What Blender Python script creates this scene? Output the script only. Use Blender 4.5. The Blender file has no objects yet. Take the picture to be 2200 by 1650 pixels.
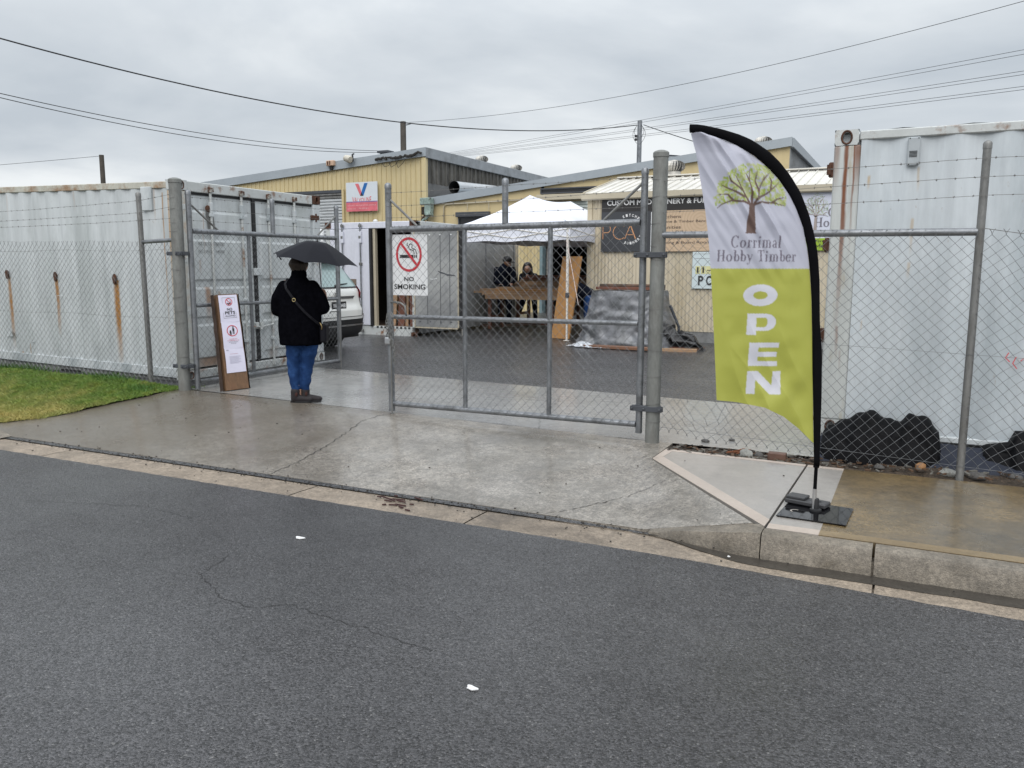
import bpy, math, random
import numpy as np
from mathutils import Vector, Matrix, noise
random.seed(7); RNG = np.random.default_rng(7)
SC = bpy.context.scene
COL = SC.collection
R_ = math.radians

# ------------------------------------------------------------------ camera
YAW, PITCH, ROLL, CAMZ = R_(26.1), R_(8.13), R_(0.15), 1.65
Fh = Vector((-math.sin(YAW), math.cos(YAW), 0)); Rh = Vector((math.cos(YAW), math.sin(YAW), 0))
Fv = Fh*math.cos(PITCH) + Vector((0, 0, -math.sin(PITCH)))
U0 = Fh*math.sin(PITCH) + Vector((0, 0, math.cos(PITCH)))
Rv = Rh*math.cos(ROLL) + U0*math.sin(ROLL)
Uv = U0*math.cos(ROLL) - Rh*math.sin(ROLL)
cd = bpy.data.cameras.new('camera'); cam = bpy.data.objects.new('camera', cd); COL.objects.link(cam)
cam.matrix_world = Matrix(((Rv.x, Uv.x, -Fv.x, 0), (Rv.y, Uv.y, -Fv.y, 0), (Rv.z, Uv.z, -Fv.z, CAMZ), (0, 0, 0, 1)))
cd.sensor_width = 36; cd.lens = 36*1750/2200; cd.clip_start = .05; cd.clip_end = 3000
SC.camera = cam

# ------------------------------------------------------------------ sky and sun
SUN_EL, SUN_AZ = R_(50), R_(12)
w = bpy.data.worlds.new('World'); SC.world = w; w.use_nodes = True
nt = w.node_tree; nt.nodes.clear(); L = nt.links.new
def wn(t, **k):
    n = nt.nodes.new(t)
    for a, b in k.items(): setattr(n, a, b)
    return n
out = wn('ShaderNodeOutputWorld'); mix = wn('ShaderNodeMixShader'); bgs = wn('ShaderNodeBackground'); bgc = wn('ShaderNodeBackground')
sky = wn('ShaderNodeTexSky', sky_type='NISHITA', sun_disc=False, sun_elevation=SUN_EL, sun_rotation=R_(192), air_density=1.5, dust_density=4)
bgs.inputs[1].default_value = .1; L(sky.outputs[0], bgs.inputs[0])
tc = wn('ShaderNodeTexCoord'); sep = wn('ShaderNodeSeparateXYZ'); L(tc.outputs['Generated'], sep.inputs[0])
ad = wn('ShaderNodeMath', operation='ADD'); ad.inputs[1].default_value = .22; ab = wn('ShaderNodeMath', operation='ABSOLUTE')
L(sep.outputs[2], ab.inputs[0]); L(ab.outputs[0], ad.inputs[0])
vd = wn('ShaderNodeVectorMath', operation='DIVIDE'); cx_ = wn('ShaderNodeCombineXYZ')
for i in range(3): L(ad.outputs[0], cx_.inputs[i])
L(tc.outputs['Generated'], vd.inputs[0]); L(cx_.outputs[0], vd.inputs[1])
n1 = wn('ShaderNodeTexNoise'); n1.inputs['Scale'].default_value = .95; n1.inputs['Detail'].default_value = 6; n1.inputs['Roughness'].default_value = .52; n1.inputs['Distortion'].default_value = .35
L(vd.outputs[0], n1.inputs['Vector'])
cr = wn('ShaderNodeValToRGB'); e = cr.color_ramp.elements
e[0].position = .36; e[0].color = (.45, .495, .545, 1); e[1].position = .68; e[1].color = (.74, .77, .79, 1)
m_ = cr.color_ramp.elements.new(.52); m_.color = (.57, .61, .65, 1)
L(n1.outputs[0], cr.inputs[0])
# overcast skies brighten towards the zenith
mr = wn('ShaderNodeMapRange'); mr.inputs[1].default_value = .25; mr.inputs[2].default_value = 1; mr.inputs[3].default_value = .83; mr.inputs[4].default_value = 1.75
L(sep.outputs[2], mr.inputs[0]); L(cr.outputs[0], bgc.inputs[0]); L(mr.outputs[0], bgc.inputs[1])
mix.inputs[0].default_value = .96; L(bgs.outputs[0], mix.inputs[1]); L(bgc.outputs[0], mix.inputs[2]); L(mix.outputs[0], out.inputs[0])
sd = bpy.data.lights.new('sun', 'SUN'); sd.energy = 1.4; sd.angle = R_(60); sd.color = (1, .97, .93)
so = bpy.data.objects.new('sun', sd); COL.objects.link(so)
so.rotation_euler = (math.pi/2-SUN_EL, 0, SUN_AZ)
SC.view_settings.view_transform = 'Standard'; SC.view_settings.look = 'None'; SC.view_settings.exposure = .55; SC.view_settings.gamma = 1
SC.view_settings.use_curve_mapping = False
SC.render.engine = 'CYCLES'; SC.cycles.max_bounces = 6; SC.cycles.diffuse_bounces = 3; SC.cycles.glossy_bounces = 3; SC.cycles.transmission_bounces = 4
SC.cycles.use_denoising = True

# ------------------------------------------------------------------ mesh builder
MTX = {}
class MB:
    def __init__(s): s.v = []; s.f = []; s.m = []; s.cm = 0
    def add(s, vs, fs):
        o = len(s.v); s.v.extend([tuple(map(float, p)) for p in vs]); s.f.extend([tuple(i+o for i in f) for f in fs]); s.m.extend([s.cm]*len(fs)); return s
    def box(s, x0, x1, y0, y1, z0, z1):
        return s.add([(x, y, z) for z in (z0, z1) for y in (y0, y1) for x in (x0, x1)], [(0, 2, 3, 1), (4, 5, 7, 6), (0, 1, 5, 4), (2, 6, 7, 3), (0, 4, 6, 2), (1, 3, 7, 5)])
    def bbox(s, x0, x1, y0, y1, z0, z1, b=.01):
        "box with chamfered vertical-ish edges (all twelve)"
        c = [(x0+x1)/2, (y0+y1)/2, (z0+z1)/2]; h = [abs(x1-x0)/2, abs(y1-y0)/2, abs(z1-z0)/2]; b = min(b, *[q*.45 for q in h])
        vs = []; idx = {}
        for sx in (-1, 1):
            for sy in (-1, 1):
                for sz in (-1, 1):
                    for a in range(3):
                        p = [c[0]+sx*(h[0]-b), c[1]+sy*(h[1]-b), c[2]+sz*(h[2]-b)]; sg = (sx, sy, sz); p[a] = c[a]+sg[a]*h[a]
                        idx[(sx, sy, sz, a)] = len(vs); vs.append(p)
        fs = []
        for a in range(3):
            o1, o2 = [i for i in range(3) if i != a]
            for sg in (-1, 1):
                q = []
                for s1, s2 in ((-1, -1), (1, -1), (1, 1), (-1, 1)):
                    k = [0, 0, 0]; k[a] = sg; k[o1] = s1; k[o2] = s2; q.append(idx[(*k, a)])
                fs.append(q)
        for a in range(3):
            o1, o2 = [i for i in range(3) if i != a]
            for s1 in (-1, 1):
                for s2 in (-1, 1):
                    def g(sa, ax):
                        k = [0, 0, 0]; k[a] = sa; k[o1] = s1; k[o2] = s2; return idx[(*k, ax)]
                    fs.append([g(-1, o1), g(1, o1), g(1, o2), g(-1, o2)])
        for sx in (-1, 1):
            for sy in (-1, 1):
                for sz in (-1, 1): fs.append([idx[(sx, sy, sz, a)] for a in range(3)])
        return s.add(vs, fs)
    def obox(s, c, ax, ay, az):
        c = Vector(c); ax, ay, az = Vector(ax), Vector(ay), Vector(az)
        return s.add([c+ax*i+ay*j+az*k for k in (-1, 1) for j in (-1, 1) for i in (-1, 1)], [(0, 2, 3, 1), (4, 5, 7, 6), (0, 1, 5, 4), (2, 6, 7, 3), (0, 4, 6, 2), (1, 3, 7, 5)])
    def tube(s, pts, r, n=8, cap=True):
        pts = [Vector(p) for p in pts]; k = len(pts); rr = r if hasattr(r, '__len__') else [r]*k
        vs = []; up = None
        for i, p in enumerate(pts):
            t = (pts[min(i+1, k-1)]-pts[max(i-1, 0)])
            t = t.normalized() if t.length > 1e-9 else Vector((0, 0, 1))
            if up is None: up = t.orthogonal().normalized()
            up = (up-t*up.dot(t)); up = up.normalized() if up.length > 1e-6 else t.orthogonal().normalized()
            b = t.cross(up)
            for j in range(n):
                a = 2*math.pi*j/n; vs.append(p+(up*math.cos(a)+b*math.sin(a))*rr[i])
        fs = [(i*n+j, i*n+(j+1) % n, (i+1)*n+(j+1) % n, (i+1)*n+j) for i in range(k-1) for j in range(n)]
        if cap: fs += [tuple(range(n-1, -1, -1)), tuple(range((k-1)*n, k*n))]
        return s.add(vs, fs)
    def rod(s, a, b, r, n=10, r2=None): return s.tube([a, b], [r, r if r2 is None else r2], n)
    def rrod(s, a, b, r, n=12, rnd=.35):
        a, b = Vector(a), Vector(b); d = (b-a).normalized()*r*rnd
        return s.tube([a, a+d, b-d, b], [r*.8, r, r, r*.8], n)
    def prism(s, poly, off):
        n = len(poly); off = Vector(off); p = [Vector(q) for q in poly]
        return s.add(p+[q+off for q in p], [tuple(range(n-1, -1, -1)), tuple(range(n, 2*n))]+[(i, (i+1) % n, n+(i+1) % n, n+i) for i in range(n)])
    def lathe(s, prof, c, n=24, axis=(0, 0, 1), cap=True):
        ax = Vector(axis).normalized(); u = ax.orthogonal().normalized(); b = ax.cross(u); c = Vector(c)
        vs = [c+ax*z+(u*math.cos(2*math.pi*j/n)+b*math.sin(2*math.pi*j/n))*r for r, z in prof for j in range(n)]
        fs = [(i*n+j, i*n+(j+1) % n, (i+1)*n+(j+1) % n, (i+1)*n+j) for i in range(len(prof)-1) for j in range(n)]
        if cap: fs += [tuple(range(n-1, -1, -1)), tuple(range((len(prof)-1)*n, len(prof)*n))]
        return s.add(vs, fs)
    def ball(s, c, r, n=12, m=8):
        r = Vector(r) if hasattr(r, '__len__') else Vector((r, r, r)); c = Vector(c)
        vs = [c+Vector((0, 0, -r.z))]
        for i in range(1, m):
            t = -math.pi/2+math.pi*i/m
            for j in range(n):
                a = 2*math.pi*j/n; vs.append(c+Vector((r.x*math.cos(t)*math.cos(a), r.y*math.cos(t)*math.sin(a), r.z*math.sin(t))))
        vs.append(c+Vector((0, 0, r.z))); N = len(vs)-1
        fs = [(0, 1+(j+1) % n, 1+j) for j in range(n)]
        for i in range(m-2): fs += [(1+i*n+j, 1+i*n+(j+1) % n, 1+(i+1)*n+(j+1) % n, 1+(i+1)*n+j) for j in range(n)]
        fs += [(N, 1+(m-2)*n+j, 1+(m-2)*n+(j+1) % n) for j in range(n)]
        return s.add(vs, fs)
    def cap(s, a, b, r1, r2=None, n=12):
        r2 = r1 if r2 is None else r2; s.ball(a, r1, n); s.ball(b, r2, n); return s.tube([a, b], [r1, r2], n)
    def grid(s, fn, us, vs_):
        nu, nv = len(us), len(vs_)
        return s.add([fn(u, v) for v in vs_ for u in us], [(j*nu+i, j*nu+i+1, (j+1)*nu+i+1, (j+1)*nu+i) for j in range(nv-1) for i in range(nu-1)])
    def holeplate(s, c, ax, ay, hw, hh, rx, ry, d, n=24):
        "rectangular face with an oval hole and a dark pocket of depth d behind it"
        c, ax, ay = Vector(c), Vector(ax), Vector(ay); nn = ax.cross(ay)
        A, B, D = [], [], []
        for j in range(n):
            t = 2*math.pi*(j+.5)/n; cx, sx = math.cos(t), math.sin(t); k = min(hw/abs(cx) if abs(cx) > 1e-6 else 9e9, hh/abs(sx) if abs(sx) > 1e-6 else 9e9)
            A.append(c+ax*cx*k+ay*sx*k); B.append(c+ax*cx*rx+ay*sx*ry); D.append(B[-1]-nn*d)
        corners = None
        s.add(A+B, [(j, (j+1) % n, n+(j+1) % n, n+j) for j in range(n)])
        s.add(B+D, [(j, (j+1) % n, n+(j+1) % n, n+j) for j in range(n)]+[tuple(range(n, 2*n))])
        return s
    def warp(s, fn): s.v = [tuple(fn(*p)) for p in s.v]; return s
    def build(s, name, mats, parent=None, smooth=False, local=False, **pr):
        me = bpy.data.meshes.new(name); V = s.v
        if parent is not None and not local:
            mi = MTX[parent.name].inverted(); V = [tuple(mi @ Vector(p)) for p in V]
        me.from_pydata(V, [], s.f)
        mats = mats if isinstance(mats, (list, tuple)) else [mats]
        for m in mats: me.materials.append(m)
        if len(mats) > 1: me.polygons.foreach_set('material_index', s.m)
        me.update()
        if smooth is True: me.polygons.foreach_set('use_smooth', [True]*len(s.f))
        elif smooth: me.polygons.foreach_set('use_smooth', [True]*len(s.f)); me.set_sharp_from_angle(angle=R_(smooth))
        o = bpy.data.objects.new(name, me); COL.objects.link(o)
        if parent is not None: o.parent = parent; MTX[o.name] = MTX[parent.name].copy()
        else: MTX[o.name] = Matrix.Identity(4)
        for k, v in pr.items(): o[k] = v
        return o

def thing(name, label, cat, loc=(0, 0, 0), rz=0, group=None):
    o = bpy.data.objects.new(name, None); COL.objects.link(o); o.location = loc; o.rotation_euler = (0, 0, rz); o.empty_display_size = .1
    MTX[o.name] = Matrix.Translation(Vector(loc)) @ Matrix.Rotation(rz, 4, 'Z')
    o['label'] = label; o['category'] = cat
    if group: o['group'] = group
    return o
def recentre(o):
    "put a single-mesh thing's origin at its base"
    me = o.data; n = len(me.vertices); a = np.empty(n*3); me.vertices.foreach_get('co', a); a = a.reshape(-1, 3)
    c = np.array([(a[:, 0].min()+a[:, 0].max())/2, (a[:, 1].min()+a[:, 1].max())/2, a[:, 2].min()]); a -= c
    me.vertices.foreach_set('co', a.ravel()); o.location = c; me.update(); return o
def single(mb, name, mats, label, cat, group=None, smooth=False):
    o = mb.build(name, mats, None, smooth); o['label'] = label; o['category'] = cat
    if group: o['group'] = group
    return recentre(o)
def copytree(src, loc, rz, label=None):
    r = src.copy(); COL.objects.link(r); r.location = loc; r.rotation_euler = (0, 0, rz)
    if label: r['label'] = label
    for ch in list(src.children):
        c = ch.copy(); COL.objects.link(c); c.parent = r
        for g in ch.children:
            d = g.copy(); COL.objects.link(d); d.parent = c
    return r

# ------------------------------------------------------------------ materials
def mat(name, col, rough=.6, metal=0, var=.18, vs=5, fine=.0, fs=60, bump=0, bs=80, rvar=.0, tint=None, ts=3, tlo=.5, thi=.7, streak=None, spec=.5, stretch=(1, 1, 1), coat=0, alpha=None, trans=0, extra=None, sheen=0):
    m = bpy.data.materials.new(name); m.use_nodes = True; t = m.node_tree; N = t.nodes; K = t.links.new; p = N['Principled BSDF']
    p.inputs['Roughness'].default_value = rough; p.inputs['Metallic'].default_value = metal; p.inputs['Specular IOR Level'].default_value = spec
    if coat: p.inputs['Coat Weight'].default_value = coat; p.inputs['Coat Roughness'].default_value = .08
    if sheen: p.inputs['Sheen Weight'].default_value = sheen
    if trans: p.inputs['Transmission Weight'].default_value = trans
    tcn = N.new('ShaderNodeTexCoord'); mp = N.new('ShaderNodeMapping'); mp.inputs['Scale'].default_value = stretch; K(tcn.outputs['Object'], mp.inputs[0]); V = mp.outputs[0]
    def nz(scale, detail=4, rg=.6):
        n = N.new('ShaderNodeTexNoise'); n.inputs['Scale'].default_value = scale; n.inputs['Detail'].default_value = detail; n.inputs['Roughness'].default_value = rg; K(V, n.inputs['Vector']); return n.outputs[0]
    def mrange(x, a, b, c, d):
        q = N.new('ShaderNodeMapRange'); q.inputs[1].default_value = a; q.inputs[2].default_value = b; q.inputs[3].default_value = c; q.inputs[4].default_value = d; K(x, q.inputs[0]); return q.outputs[0]
    def mixc(f, a, b, bt='MIX'):
        q = N.new('ShaderNodeMix'); q.data_type = 'RGBA'; q.blend_type = bt
        if isinstance(f, float): q.inputs[0].default_value = f
        else: K(f, q.inputs[0])
        for s_, x in ((6, a), (7, b)):
            if isinstance(x, tuple): q.inputs[s_].default_value = (*x[:3], 1)
            else: K(x, q.inputs[s_])
        return q.outputs[2]
    def scale(c, f):
        q = N.new('ShaderNodeVectorMath'); q.operation = 'SCALE'; K(c, q.inputs[0]); K(f, q.inputs[3]); return q.outputs[0]
    rgb = N.new('ShaderNodeRGB'); rgb.outputs[0].default_value = (*col, 1); c = rgb.outputs[0]
    if tint: c = mixc(mrange(nz(ts, 6, .65), tlo, thi, 0, 1), c, tuple(tint))
    if var: c = scale(c, mrange(nz(vs), .3, .7, 1-var, 1+var))
    if fine: c = scale(c, mrange(nz(fs, 3, .7), .3, .7, 1-fine, 1+fine))
    H = dict(N=N, K=K, V=V, nz=nz, mr=mrange, mixc=mixc, scale=scale, tc=tcn, p=p, t=t)
    if extra: c = extra(c, H)
    K(c, p.inputs['Base Color'])
    if rvar: K(mrange(nz(vs*1.7), .35, .65, max(.03, rough-rvar), min(1, rough+rvar)), p.inputs['Roughness'])
    if bump:
        b = N.new('ShaderNodeBump'); b.inputs['Strength'].default_value = 1; b.inputs['Distance'].default_value = bump; K(nz(bs, 3, .6), b.inputs['Height']); K(b.outputs[0], p.inputs['Normal'])
    return m

def math_(H, op, a, b=None):
    q = H['N'].new('ShaderNodeMath'); q.operation = op; q.use_clamp = False
    for i, x in enumerate((a, b)):
        if x is None: continue
        if isinstance(x, (int, float)): q.inputs[i].default_value = x
        else: H['K'](x, q.inputs[i])
    return q.outputs[0]
def grime(c, H):
    "faint vertical rain-wash on painted steel"
    N, K = H['N'], H['K']; mp = N.new('ShaderNodeMapping'); mp.inputs['Scale'].default_value = (9, 9, .55); K(H['tc'].outputs['Object'], mp.inputs[0])
    q = N.new('ShaderNodeTexNoise'); q.inputs['Scale'].default_value = 1; q.inputs['Detail'].default_value = 5; q.inputs['Roughness'].default_value = .65; K(mp.outputs[0], q.inputs['Vector'])
    c = H['scale'](c, H['mr'](q.outputs[0], .35, .65, .90, 1.06))
    return H['mixc'](H['mr'](H['nz'](26, 5, .7), .66, .74, 0, .5), c, (.25, .17, .10))
def streaks(lst, ax=0, col=(.30, .12, .035), core=(.09, .035, .018)):
    "rust streaks running down from (x, z): list of (x, z, halfwidth, length, strength)"
    def f(c, H):
        c = grime(c, H); sp = H['N'].new('ShaderNodeSeparateXYZ'); H['K'](H['tc'].outputs['Object'], sp.inputs[0])
        n = H['nz'](14, 3); n2 = H['nz'](3, 4)
        X = math_(H, 'ADD', sp.outputs[ax], math_(H, 'MULTIPLY', math_(H, 'SUBTRACT', n, .5), .035)); Z = sp.outputs[2]
        for x, z, hw, ln, st in lst:
            dx = math_(H, 'ABSOLUTE', math_(H, 'SUBTRACT', X, x)); a = H['mr'](dx, hw*.4, hw*1.2, 1, 0)
            dz = math_(H, 'SUBTRACT', z, Z); up = H['mr'](dz, -.01, .01, 0, 1); dn = H['mr'](dz, ln*.35, ln, 1, 0)
            k = math_(H, 'MULTIPLY', math_(H, 'MULTIPLY', a, up), math_(H, 'MULTIPLY', dn, H['mr'](n2, .3, .6, .5*st, st)))
            c = H['mixc'](k, c, tuple(col))
        return c
    return f

GALV = mat('galvanised', (.235, .245, .26), .42, .65, .22, 6, .12, 90, bump=.0006, bs=120, rvar=.1, tint=(.14, .145, .15), ts=9)
GALVD = mat('galvanised_old', (.20, .20, .195), .55, .45, .25, 5, .15, 60, bump=.001, bs=60, tint=(.11, .105, .095), ts=6, stretch=(1, 1, .35))
GALVW = mat('galvanised_weathered', (.20, .205, .195), .62, .25, .22, 4, .12, 50, bump=.001, bs=50, tint=(.13, .125, .115), ts=5, stretch=(1, 1, .4))
WIRE = mat('wire', (.17, .175, .18), .5, .3, .15, 20)
BARB = mat('barb_wire', (.17, .165, .16), .6, .5, .25, 9)
PAINTW = (.54, .57, .585)
CONT = mat('container_paint', PAINTW, .42, 0, .07, 1.6, .05, 30, bump=.002, bs=7, tint=(.35, .385, .40), ts=2.2, tlo=.45, thi=.62, stretch=(1, 1, .3))
CONTR = mat('container_paint_rusty', (.50, .52, .515), .45, 0, .08, 2, .06, 30, bump=.002, bs=20, tint=(.20, .095, .045), ts=5.5, tlo=.54, thi=.68)
RUST = mat('rust', (.075, .032, .018), .85, 0, .35, 12, .3, 60, bump=.003, bs=60)
BLACK = mat('black_rubber', (.014, .014, .016), .65, 0, .2, 8)
DARK = mat('dark_void', (.012, .012, .012), .9, 0, 0)
STEELD = mat('dark_grey_paint', (.055, .06, .07), .5, 0, .2, 6)
WHITEP = mat('white_print_board', (.74, .75, .76), .45, 0, .05, 4)
BLACKP = mat('black_print', (.02, .02, .022), .5, 0, 0)
REDP = mat('red_print', (.52, .035, .05), .5, 0, .04)
GREYP = mat('grey_print', (.25, .24, .26), .5, 0, 0)
ORANGEP = mat('copper_print', (.62, .30, .14), .5, 0, 0)
WHITEL = mat('white_lettering', (.72, .72, .72), .5, 0, 0)
def concrete(name, col, tint, rough, fine=.22, dark=(.09, .085, .075), dlo=.56, dhi=.7, bump=.0016, extra=None, ts=1.3, wet=0):
    def ex(c, H):
        c = H['scale'](c, H['mr'](H['nz'](16, 6, .72), .34, .66, 1-fine*.75, 1+fine*.75))
        c = H['mixc'](H['mr'](H['nz'](.55, 7, .62), dlo, dhi, 0, .75), c, dark)
        sp = H['nz'](230, 2, .5); c = H['scale'](c, H['mr'](sp, .35, .65, 1-fine*.6, 1+fine*.6))
        r = H['mr'](H['nz'](.8, 6, .6), .38, .62, rough-.14, rough+.14); H['K'](r, H['p'].inputs['Roughness'])
        if wet:   # rain film: smooth clear coat in patches
            H['p'].inputs['Coat IOR'].default_value = 1.33; H['p'].inputs['Coat Roughness'].default_value = .16
            H['K'](H['mr'](H['nz'](1.6, 6, .68), .36, .62, wet*.15, wet), H['p'].inputs['Coat Weight'])
        return extra(c, H) if extra else c
    return mat(name, col, rough, 0, .13, .9, fine, 55, bump=bump, bs=130, tint=tint, ts=ts, extra=ex, spec=.5)
def _wet(c, H):
    # the left half of the apron is stained darker and browner, fading out towards the middle
    sp = H['N'].new('ShaderNodeSeparateXYZ'); H['K'](H['tc'].outputs['Object'], sp.inputs[0])
    w = math_(H, 'ADD', H['mr'](sp.outputs[0], -6.5, -3.0, 1.05, .1), math_(H, 'MULTIPLY', math_(H, 'SUBTRACT', H['nz'](1.1, 5), .5), 1.3))
    c = H['mixc'](H['mr'](w, .2, .9, 0, .8), c, (.120, .099, .074))
    pits = H['mr'](H['nz'](58, 5, .8), .50, .64, 0, .62); c = H['mixc'](pits, c, (.075, .068, .055))
    return c
CONC_APRON = concrete('wet_concrete_apron', (.275, .25, .218), (.170, .150, .126), .34, .45, (.075, .067, .052), .50, .66, bump=.003, extra=_wet, wet=.85)
CONC_STRIP = concrete('wet_concrete_strip', (.285, .28, .27), (.20, .197, .19), .26, .2, (.17, .165, .155), .58, .72, bump=.0009, wet=1)
CONC_PATH = concrete('concrete_path_grey', (.33, .305, .28), (.26, .245, .225), .42, .08, (.25, .24, .22), .6, .75, bump=.0006, wet=.9)
CONC_TAN = concrete('concrete_path_stained', (.185, .130, .062), (.095, .070, .037), .30, .3, (.045, .037, .025), .46, .62, bump=.0008, wet=1)
CONC_BAND = concrete('trowelled_band', (.47, .40, .345), (.40, .34, .29), .45, .06, (.3, .25, .2), .62, .78, bump=.0004)
CONC_BANDT = concrete('trowelled_band_stained', (.235, .175, .10), (.17, .125, .07), .45, .12, (.13, .09, .045), .58, .75, bump=.0006)
CONC_KERB = concrete('kerb_concrete', (.27, .235, .19), (.125, .105, .08), .55, .35, (.04, .036, .03), .44, .62, bump=.004, ts=4)
CONC_GUT = concrete('gutter_concrete', (.27, .22, .17), (.16, .13, .10), .55, .35, (.06, .05, .04), .50, .66, bump=.003, ts=4)
CONC_PLINTH = concrete('plinth_concrete', (.22, .225, .225), (.13, .13, .13), .7, .2, (.07, .07, .065), .55, .7, bump=.002, ts=3)
def asph(name, col, sc, rough, lo=.5, hi=1.9, bump=.004):
    def ex(c, H):
        N, K = H['N'], H['K']
        v = N.new('ShaderNodeTexVoronoi'); v.inputs['Scale'].default_value = sc; K(H['V'], v.inputs['Vector'])
        sp = N.new('ShaderNodeSeparateColor'); K(v.outputs['Color'], sp.inputs[0])
        c = H['scale'](c, H['mr'](sp.outputs[0], 0, 1, lo, hi))
        H['p'].inputs['Coat IOR'].default_value = 1.33; H['p'].inputs['Coat Roughness'].default_value = .30; H['K'](H['mr'](H['nz'](.8, 5, .65), .36, .64, .05, .55), H['p'].inputs['Coat Weight'])
        bright = H['mr'](sp.outputs[1], .975, .99, 0, .55); c = H['mixc'](bright, c, (.22, .215, .21))
        c = H['scale'](c, H['mr'](H['nz'](.35, 6, .65), .35, .65, .72, 1.22))
        K(H['mr'](sp.outputs[2], 0, 1, rough-.16, rough+.16), H['p'].inputs['Roughness'])
        h1 = H['mr'](v.outputs['Distance'], 0, .8, 1, 0); h2 = math_(H, 'ADD', h1, sp.outputs[1]); h3 = math_(H, 'ADD', h2, math_(H, 'MULTIPLY', H['nz'](sc*.35, 2), 1.2))
        b = N.new('ShaderNodeBump'); b.inputs['Strength'].default_value = 1; b.inputs['Distance'].default_value = bump; K(h3, b.inputs['Height']); K(b.outputs[0], H['p'].inputs['Normal'])
        return c
    return mat(name, col, rough, 0, 0, extra=ex)
ASPH = asph('road_asphalt', (.046, .045, .047), 125, .42, .32, 2.1, .005)
ASPHY = asph('yard_asphalt', (.032, .032, .034), 70, .34, .2, 2.8, .008)
SOIL = mat('soil', (.045, .032, .022), .8, 0, .4, 20, .5, 90, bump=.012, bs=50, tint=(.10, .07, .045), ts=30)
GRASSB = mat('turf', (.10, .13, .03), .9, 0, .3, 8, .4, 70, bump=.01, bs=60)
EARTH = mat('rough_ground', (.10, .105, .085), .9, 0, .3, .3, .2, 5)
YEL = mat('yellow_sheet', (.56, .465, .265), .5, 0, .05, .6, .04, 12, tint=(.47, .38, .20), ts=1.2, tlo=.5, thi=.75, stretch=(1, 1, .3))
YELF = mat('yellow_flat_sheet', (.56, .455, .255), .5, 0, .05, .6, tint=(.49, .39, .21), ts=.8)
CREAM = mat('cream_sheet', (.55, .485, .37), .5, 0, .06, .8, .03, 10, tint=(.45, .385, .27), ts=1.5, stretch=(1, 1, .4))
CREAMT = mat('cream_trim', (.47, .42, .32), .45, 0, .06, 3)
ROOFW = mat('white_roof_sheet', (.62, .60, .55), .4, 0, .1, 1, .05, 14)
FASC = mat('grey_fascia', (.31, .345, .375), .45, 0, .07, .8, .04, 12)
FASCD = mat('grey_stained_fascia', (.24, .255, .27), .5, 0, .12, 1.5, .08, 9, tint=(.17, .175, .18), ts=2)
FLUTE = mat('dark_fibre_sheet', (.11, .105, .095), .85, 0, .35, 2.5, .25, 20, tint=(.035, .033, .03), ts=3, stretch=(1, 1, .25))
GREYW = mat('grey_render', (.15, .15, .15), .7, 0, .3, 1.2, .1, 12, tint=(.07, .07, .07), ts=1.5)
SILVER = mat('silver_duct', (.50, .52, .54), .3, .8, .1, 4)
ZINC = mat('white_turbine', (.50, .48, .44), .4, .3, .15, 6)
WOODL = mat('light_board', (.42, .22, .08), .55, 0, .14, 2, .1, 30, stretch=(1, 1, .12), tint=(.34, .16, .05), ts=4)
WOODM = mat('sawn_timber', (.36, .235, .14), .7, 0, .2, 3, .15, 40, stretch=(.25, 1, 1), tint=(.25, .145, .085), ts=5)
WOODR = mat('red_timber', (.13, .05, .03), .7, 0, .25, 3, .2, 40, stretch=(.3, 1, 1))
WOODD = mat('weathered_timber', (.085, .06, .045), .8, 0, .35, 4, .3, 40, bump=.004, bs=40, stretch=(.3, 1, 1), tint=(.17, .09, .06), ts=7)
BARK = mat('bark', (.035, .021, .015), .9, 0, .4, 14, .3, 60, bump=.01, bs=30, stretch=(1, 1, .4))
CANV = mat('white_canopy_fabric', (.74, .76, .84), .7, 0, .03, 3, bump=.002, bs=5)

# ------------------------------------------------------------------ text helper
def text2d(s, size, bold=0., sx=1., space=1.):
    cu = bpy.data.curves.new('tmp_text', 'FONT'); cu.body = s; cu.size = size; cu.offset = bold; cu.space_character = space; cu.resolution_u = 4
    ob = bpy.data.objects.new('tmp_text', cu); me = bpy.data.meshes.new_from_object(ob)
    v = [(p.co.x*sx, p.co.y) for p in me.vertices]; f = [tuple(p.vertices) for p in me.polygons]
    bpy.data.objects.remove(ob); bpy.data.curves.remove(cu); bpy.data.meshes.remove(me)
    if v:
        x0 = min(a for a, b in v); x1 = max(a for a, b in v); y0 = min(b for a, b in v); y1 = max(b for a, b in v)
    else: x0 = x1 = y0 = y1 = 0
    return v, f, (x0, x1, y0, y1)
def fit(s, x0, x1, y0, y1, bold=0., space=1.):
    v, f, (a, b, c, d) = text2d(s, 1, bold, 1, space)
    return [(x0+(x-a)/(b-a)*(x1-x0), y0+(y-c)/(d-c)*(y1-y0)) for x, y in v], f
def onplane(v2, o, r, u, n=Vector((0, 0, 0))):
    o, r, u = Vector(o), Vector(r), Vector(u); return [o+r*x+u*y+n for x, y in v2]
def letters(mb, s, rect, o, r, u, n, bold=0., space=1.):
    v, f = fit(s, *rect, bold, space); mb.add(onplane(v, o, r, u, n), f)
def arc(cx, cy, r, a0, a1, n=16): return [(cx+r*math.cos(a0+(a1-a0)*i/n), cy+r*math.sin(a0+(a1-a0)*i/n)) for i in range(n+1)]
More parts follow.
